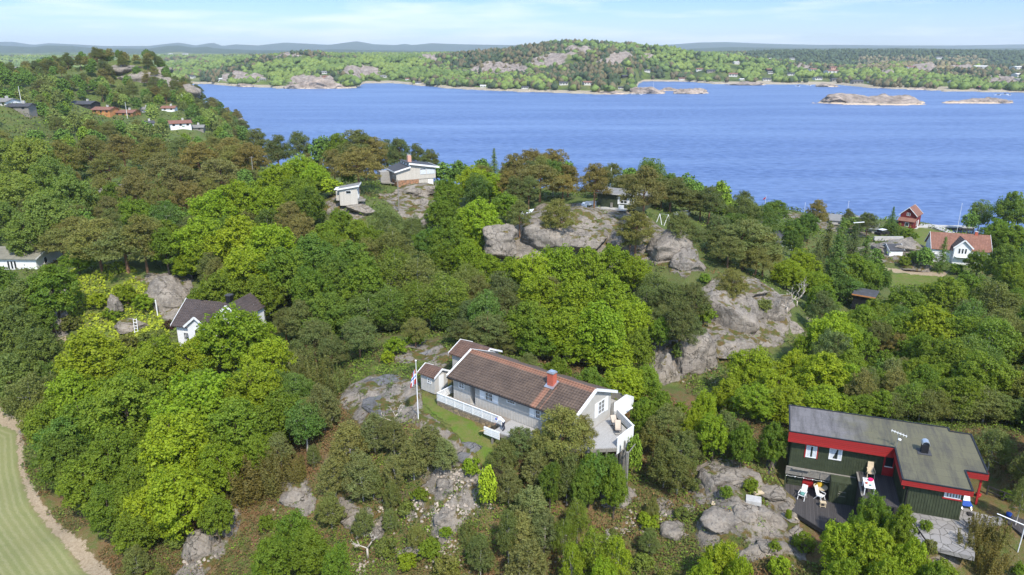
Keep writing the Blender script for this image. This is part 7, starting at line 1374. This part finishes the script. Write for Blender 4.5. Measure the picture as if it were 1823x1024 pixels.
# ---- cottages across the water and on the headland
def small_house(name, px, py, Y, wpx, wall, roof, rz, label, h=2.6, rise=1.5, group='houses across the water', deep=.75, zoff=.0):
    q = P(px, py, Y); far = Y > 700
    zz = float(far_h(np.array([px * 1.0]), np.array([Y]))[0]) if far else hz(q[0], q[1])
    d = Y * cP - (zz - CAMZ) * sP; Lx = wpx / F * d; s_ = min(max(Lx / 9.0, .8), 1.6); t = empty(name, (q[0], q[1], max(zz, q[2] - 2.5) if abs(zz - q[2]) < 6 else q[2]), rz, label, 'house', group); W_ = Lx * deep; hh = h * s_; rr = rise * s_
    w_ = MB(); w_.add([(-Lx/2,-W_/2,-6),(Lx/2,-W_/2,-6),(Lx/2,W_/2,-6),(-Lx/2,W_/2,-6),(-Lx/2,-W_/2,hh),(Lx/2,-W_/2,hh),(Lx/2,0,hh+rr),(Lx/2,W_/2,hh),(-Lx/2,W_/2,hh),(-Lx/2,0,hh+rr)],[(0,1,5,4),(1,2,7,6,5),(2,3,8,7),(3,0,4,9,8),(4,5,6,9),(9,6,7,8)]); w_.build('wall', M[wall], t)
    r = MB(); o_ = .5; k_ = rr / (W_/2); r.slab([(-Lx/2-o_,-W_/2-o_,hh-o_*k_+.15),(Lx/2+o_,-W_/2-o_,hh-o_*k_+.15),(Lx/2+o_,0,hh+rr+.15),(-Lx/2-o_,0,hh+rr+.15)],.2); r.slab([(Lx/2+o_,W_/2+o_,hh-o_*k_+.15),(-Lx/2-o_,W_/2+o_,hh-o_*k_+.15),(-Lx/2-o_,.01,hh+rr+.14),(Lx/2+o_,.01,hh+rr+.14)],.2); rf = r.build('roof', M[roof], t)
    nw = 3 if Lx > 8 else 2
    for i in range(nw):
        xx = -Lx/2 + Lx * (i + .5) / nw; m_ = MB().box(xx-.55*s_,xx+.55*s_,-W_/2-.06,-W_/2-.002,.9*s_,2.1*s_); m_.build('window', M['glass'], t)
    if wpx > 20 or not far: MB().box(Lx*.15-.4,Lx*.15+.4,-.4,.4,hh+rr*.6,hh+rr+1.0).build('chimney', M['concrete'], rf)
    return t
HS = [(38,190,285,36,'greywood','slate',.1,'dark grey house with white gables at the left edge of the headland','darkwood'),(8,178,300,40,'white','greyroof',-.3,'white gabled house cut by the left edge','white'),
 (152,188,372,38,'darkwood','slate',-.1,'black cottage with grey roof in the trees of the headland','darkwood'),(190,209,364,34,'orangepaint','tileorange',-.15,'orange cottage with red roof, the left of two',None),(228,208,367,34,'orangepaint','tileorange',-.1,'orange cottage with red roof, the right of two',None),
 (303,202,374,22,'white','tileorange',.1,'small white cottage with pale chimney on the headland slope','white'),(260,197,378,14,'white','greyroof',-.4,'tiny white gable left of the white headland cottage','white'),(322,233,332,34,'white','tileorange',.5,'white house with red roof low on the headland','white'),(350,230,336,26,'greywood','greyroof',.2,'grey shed roof right of the red-roofed headland house','greywood'),(265,232,334,18,'white','slate',.6,'white caravan-like hut with dark front in the hollow','white'),(15,122,430,30,'greyroof','greyroof',0,'long grey flat building on the skyline at the far left','greyroof')]
for px, py, Y, wpx, wall, roof, rz, lab, wc_ in HS: small_house('house', px, py, Y, wpx, wall if wall != 'greyroof' else 'darkwood', roof, rz, lab, group='houses on the headland', rise=1.0, h=2.1)
WN = {'white': 'white', 'darkwood': 'black', 'greywood': 'grey', 'pinkbrick': 'pink', 'concrete': 'pale grey', 'greyroof': 'grey'}; RN = {'tileorange': 'red-roofed', 'slate': 'dark-roofed', 'greyroof': 'grey-roofed', 'white': 'pale-roofed'}
def fmark(px, py):
    ms = [('the inlet mouth',1215,150),('the far lawns',1320,135),('the reed bed',1640,150),('the brown pine knoll',1640,115),('the right photo edge',1810,130),('the larger islet',1530,165),('the big crag',985,110),('the rock point',1100,160),('the flat reddish rock',555,150),('the middle of the far shore',740,145),('the left end of the far shore',400,145),('the dark wood',1450,100),('the hazy left plain',200,100)]
    m_ = min(ms, key=lambda q: (q[1]-px)**2 + ((q[2]-py)*2)**2); return m_[0]
G2 = {}
for i, (px, py, w_, wa, ro) in enumerate(FH): G2.setdefault((WN[wa], RN[ro], fmark(px, py)), []).append(i)
FL = {}
for (a, b_, m_), ids in G2.items():
    ids.sort(key=lambda i: FH[i][0])
    for k, i in enumerate(ids): FL[i] = (f'{a} {b_} house near {m_} across the water' if len(ids) == 1 else f"{'rightmost' if k == len(ids)-1 else ORD[k] + ('' if k == 0 else ' from left')} of the {a} {b_} houses near {m_}")
for i, (px, py, w_, wa, ro) in enumerate(FH):
    Y = FHY[i]
    small_house('far_house', px, py, Y, w_ * .82, {'greyroof': 'concrete', 'white': 'offwhite'}.get(wa, wa), 'offwhite' if ro == 'white' else ro, rg.uniform(-.4, .4), FL[i], h=2.5, rise=1.1)
# ---- boats
def boat(px, py, L_, rz, label, mat='white'):
    q = PZ(px, py, 0); t = empty('boat', (q[0], q[1], .1), rz, label, 'boat', 'small white boats'); h = MB(); pr = [(-1,.0,.75),(-.6,.28,.7),(0,.34,.72),(.6,.22,.8),(1,.0,.95)]
    vs = []
    for x, y, z in pr: vs += [(x*L_/2, y*L_/2, z), (x*L_/2*.9, y*L_/2*.55, -.2), (x*L_/2*.9, -y*L_/2*.55, -.2), (x*L_/2, -y*L_/2, z)]
    fs = [(i*4+j, (i+1)*4+j, (i+1)*4+j+1, i*4+j+1) for i in range(4) for j in range(3)] + [(i*4+3, (i+1)*4+3, (i+1)*4, i*4) for i in range(4)]
    h.add(vs, fs); h.build('hull', M[mat], t); MB().box(-L_*.05,L_*.2,-L_*.1,L_*.1,.7,1.5).build('windscreen', M['glass'], t)
for px, py, L_, rz, lab in [(1776,170,9,.2,'small white boat moored near the right edge, nearest the low islet'),(1788,169,8,-.3,'small white boat moored second from the right'),(1797,170,7,.5,'small white boat moored furthest right'),(1801,164,8,.1,'white boat lying close to the right hand shore'),(1133,169,14,.05,'white motorboat moored along the rock point'),(1420,154,8,.2,'small white boat before the bathing rocks'),(1440,153,7,0,'tiny white boat just right of the first near the bathing rocks'),(1318,152,7,.4,'tiny dark-shadowed boat at the inlet mouth')]: boat(px, py, L_, rz, lab)
for px, py, zt, h, lab in [(1163,160,2,14,'white flagpole on the rock point across the water'),(227,210,18,7,'flagpole standing before the orange cottages on the headland'),(40,192,26,8,'flagpole before the dark grey headland house'),(328,200,17,9,'pole at the right of the white headland cottage')]:
    q = PZ(px, py, zt); flagpole((q[0], q[1], zt), h, lab, r=.12)

# ---------------------------------------------------------------- haze
hm = bpy.data.materials.new('haze'); hm.use_nodes = True; nt = hm.node_tree; nt.nodes.clear(); o_ = nt.nodes.new('ShaderNodeOutputMaterial'); pv = nt.nodes.new('ShaderNodeVolumePrincipled')
pv.inputs['Color'].default_value = (0.86, 0.93, 1.0, 1); pv.inputs['Density'].default_value = 0.00009; pv.inputs['Anisotropy'].default_value = 0.2; nt.links.new(pv.outputs[0], o_.inputs['Volume'])
hb = MB(); hb.box(-9000, 9500, -300, 11500, -9, 230); tag(hb.build('haze', hm), kind='stuff')
print('OBJ', len(bpy.data.objects))
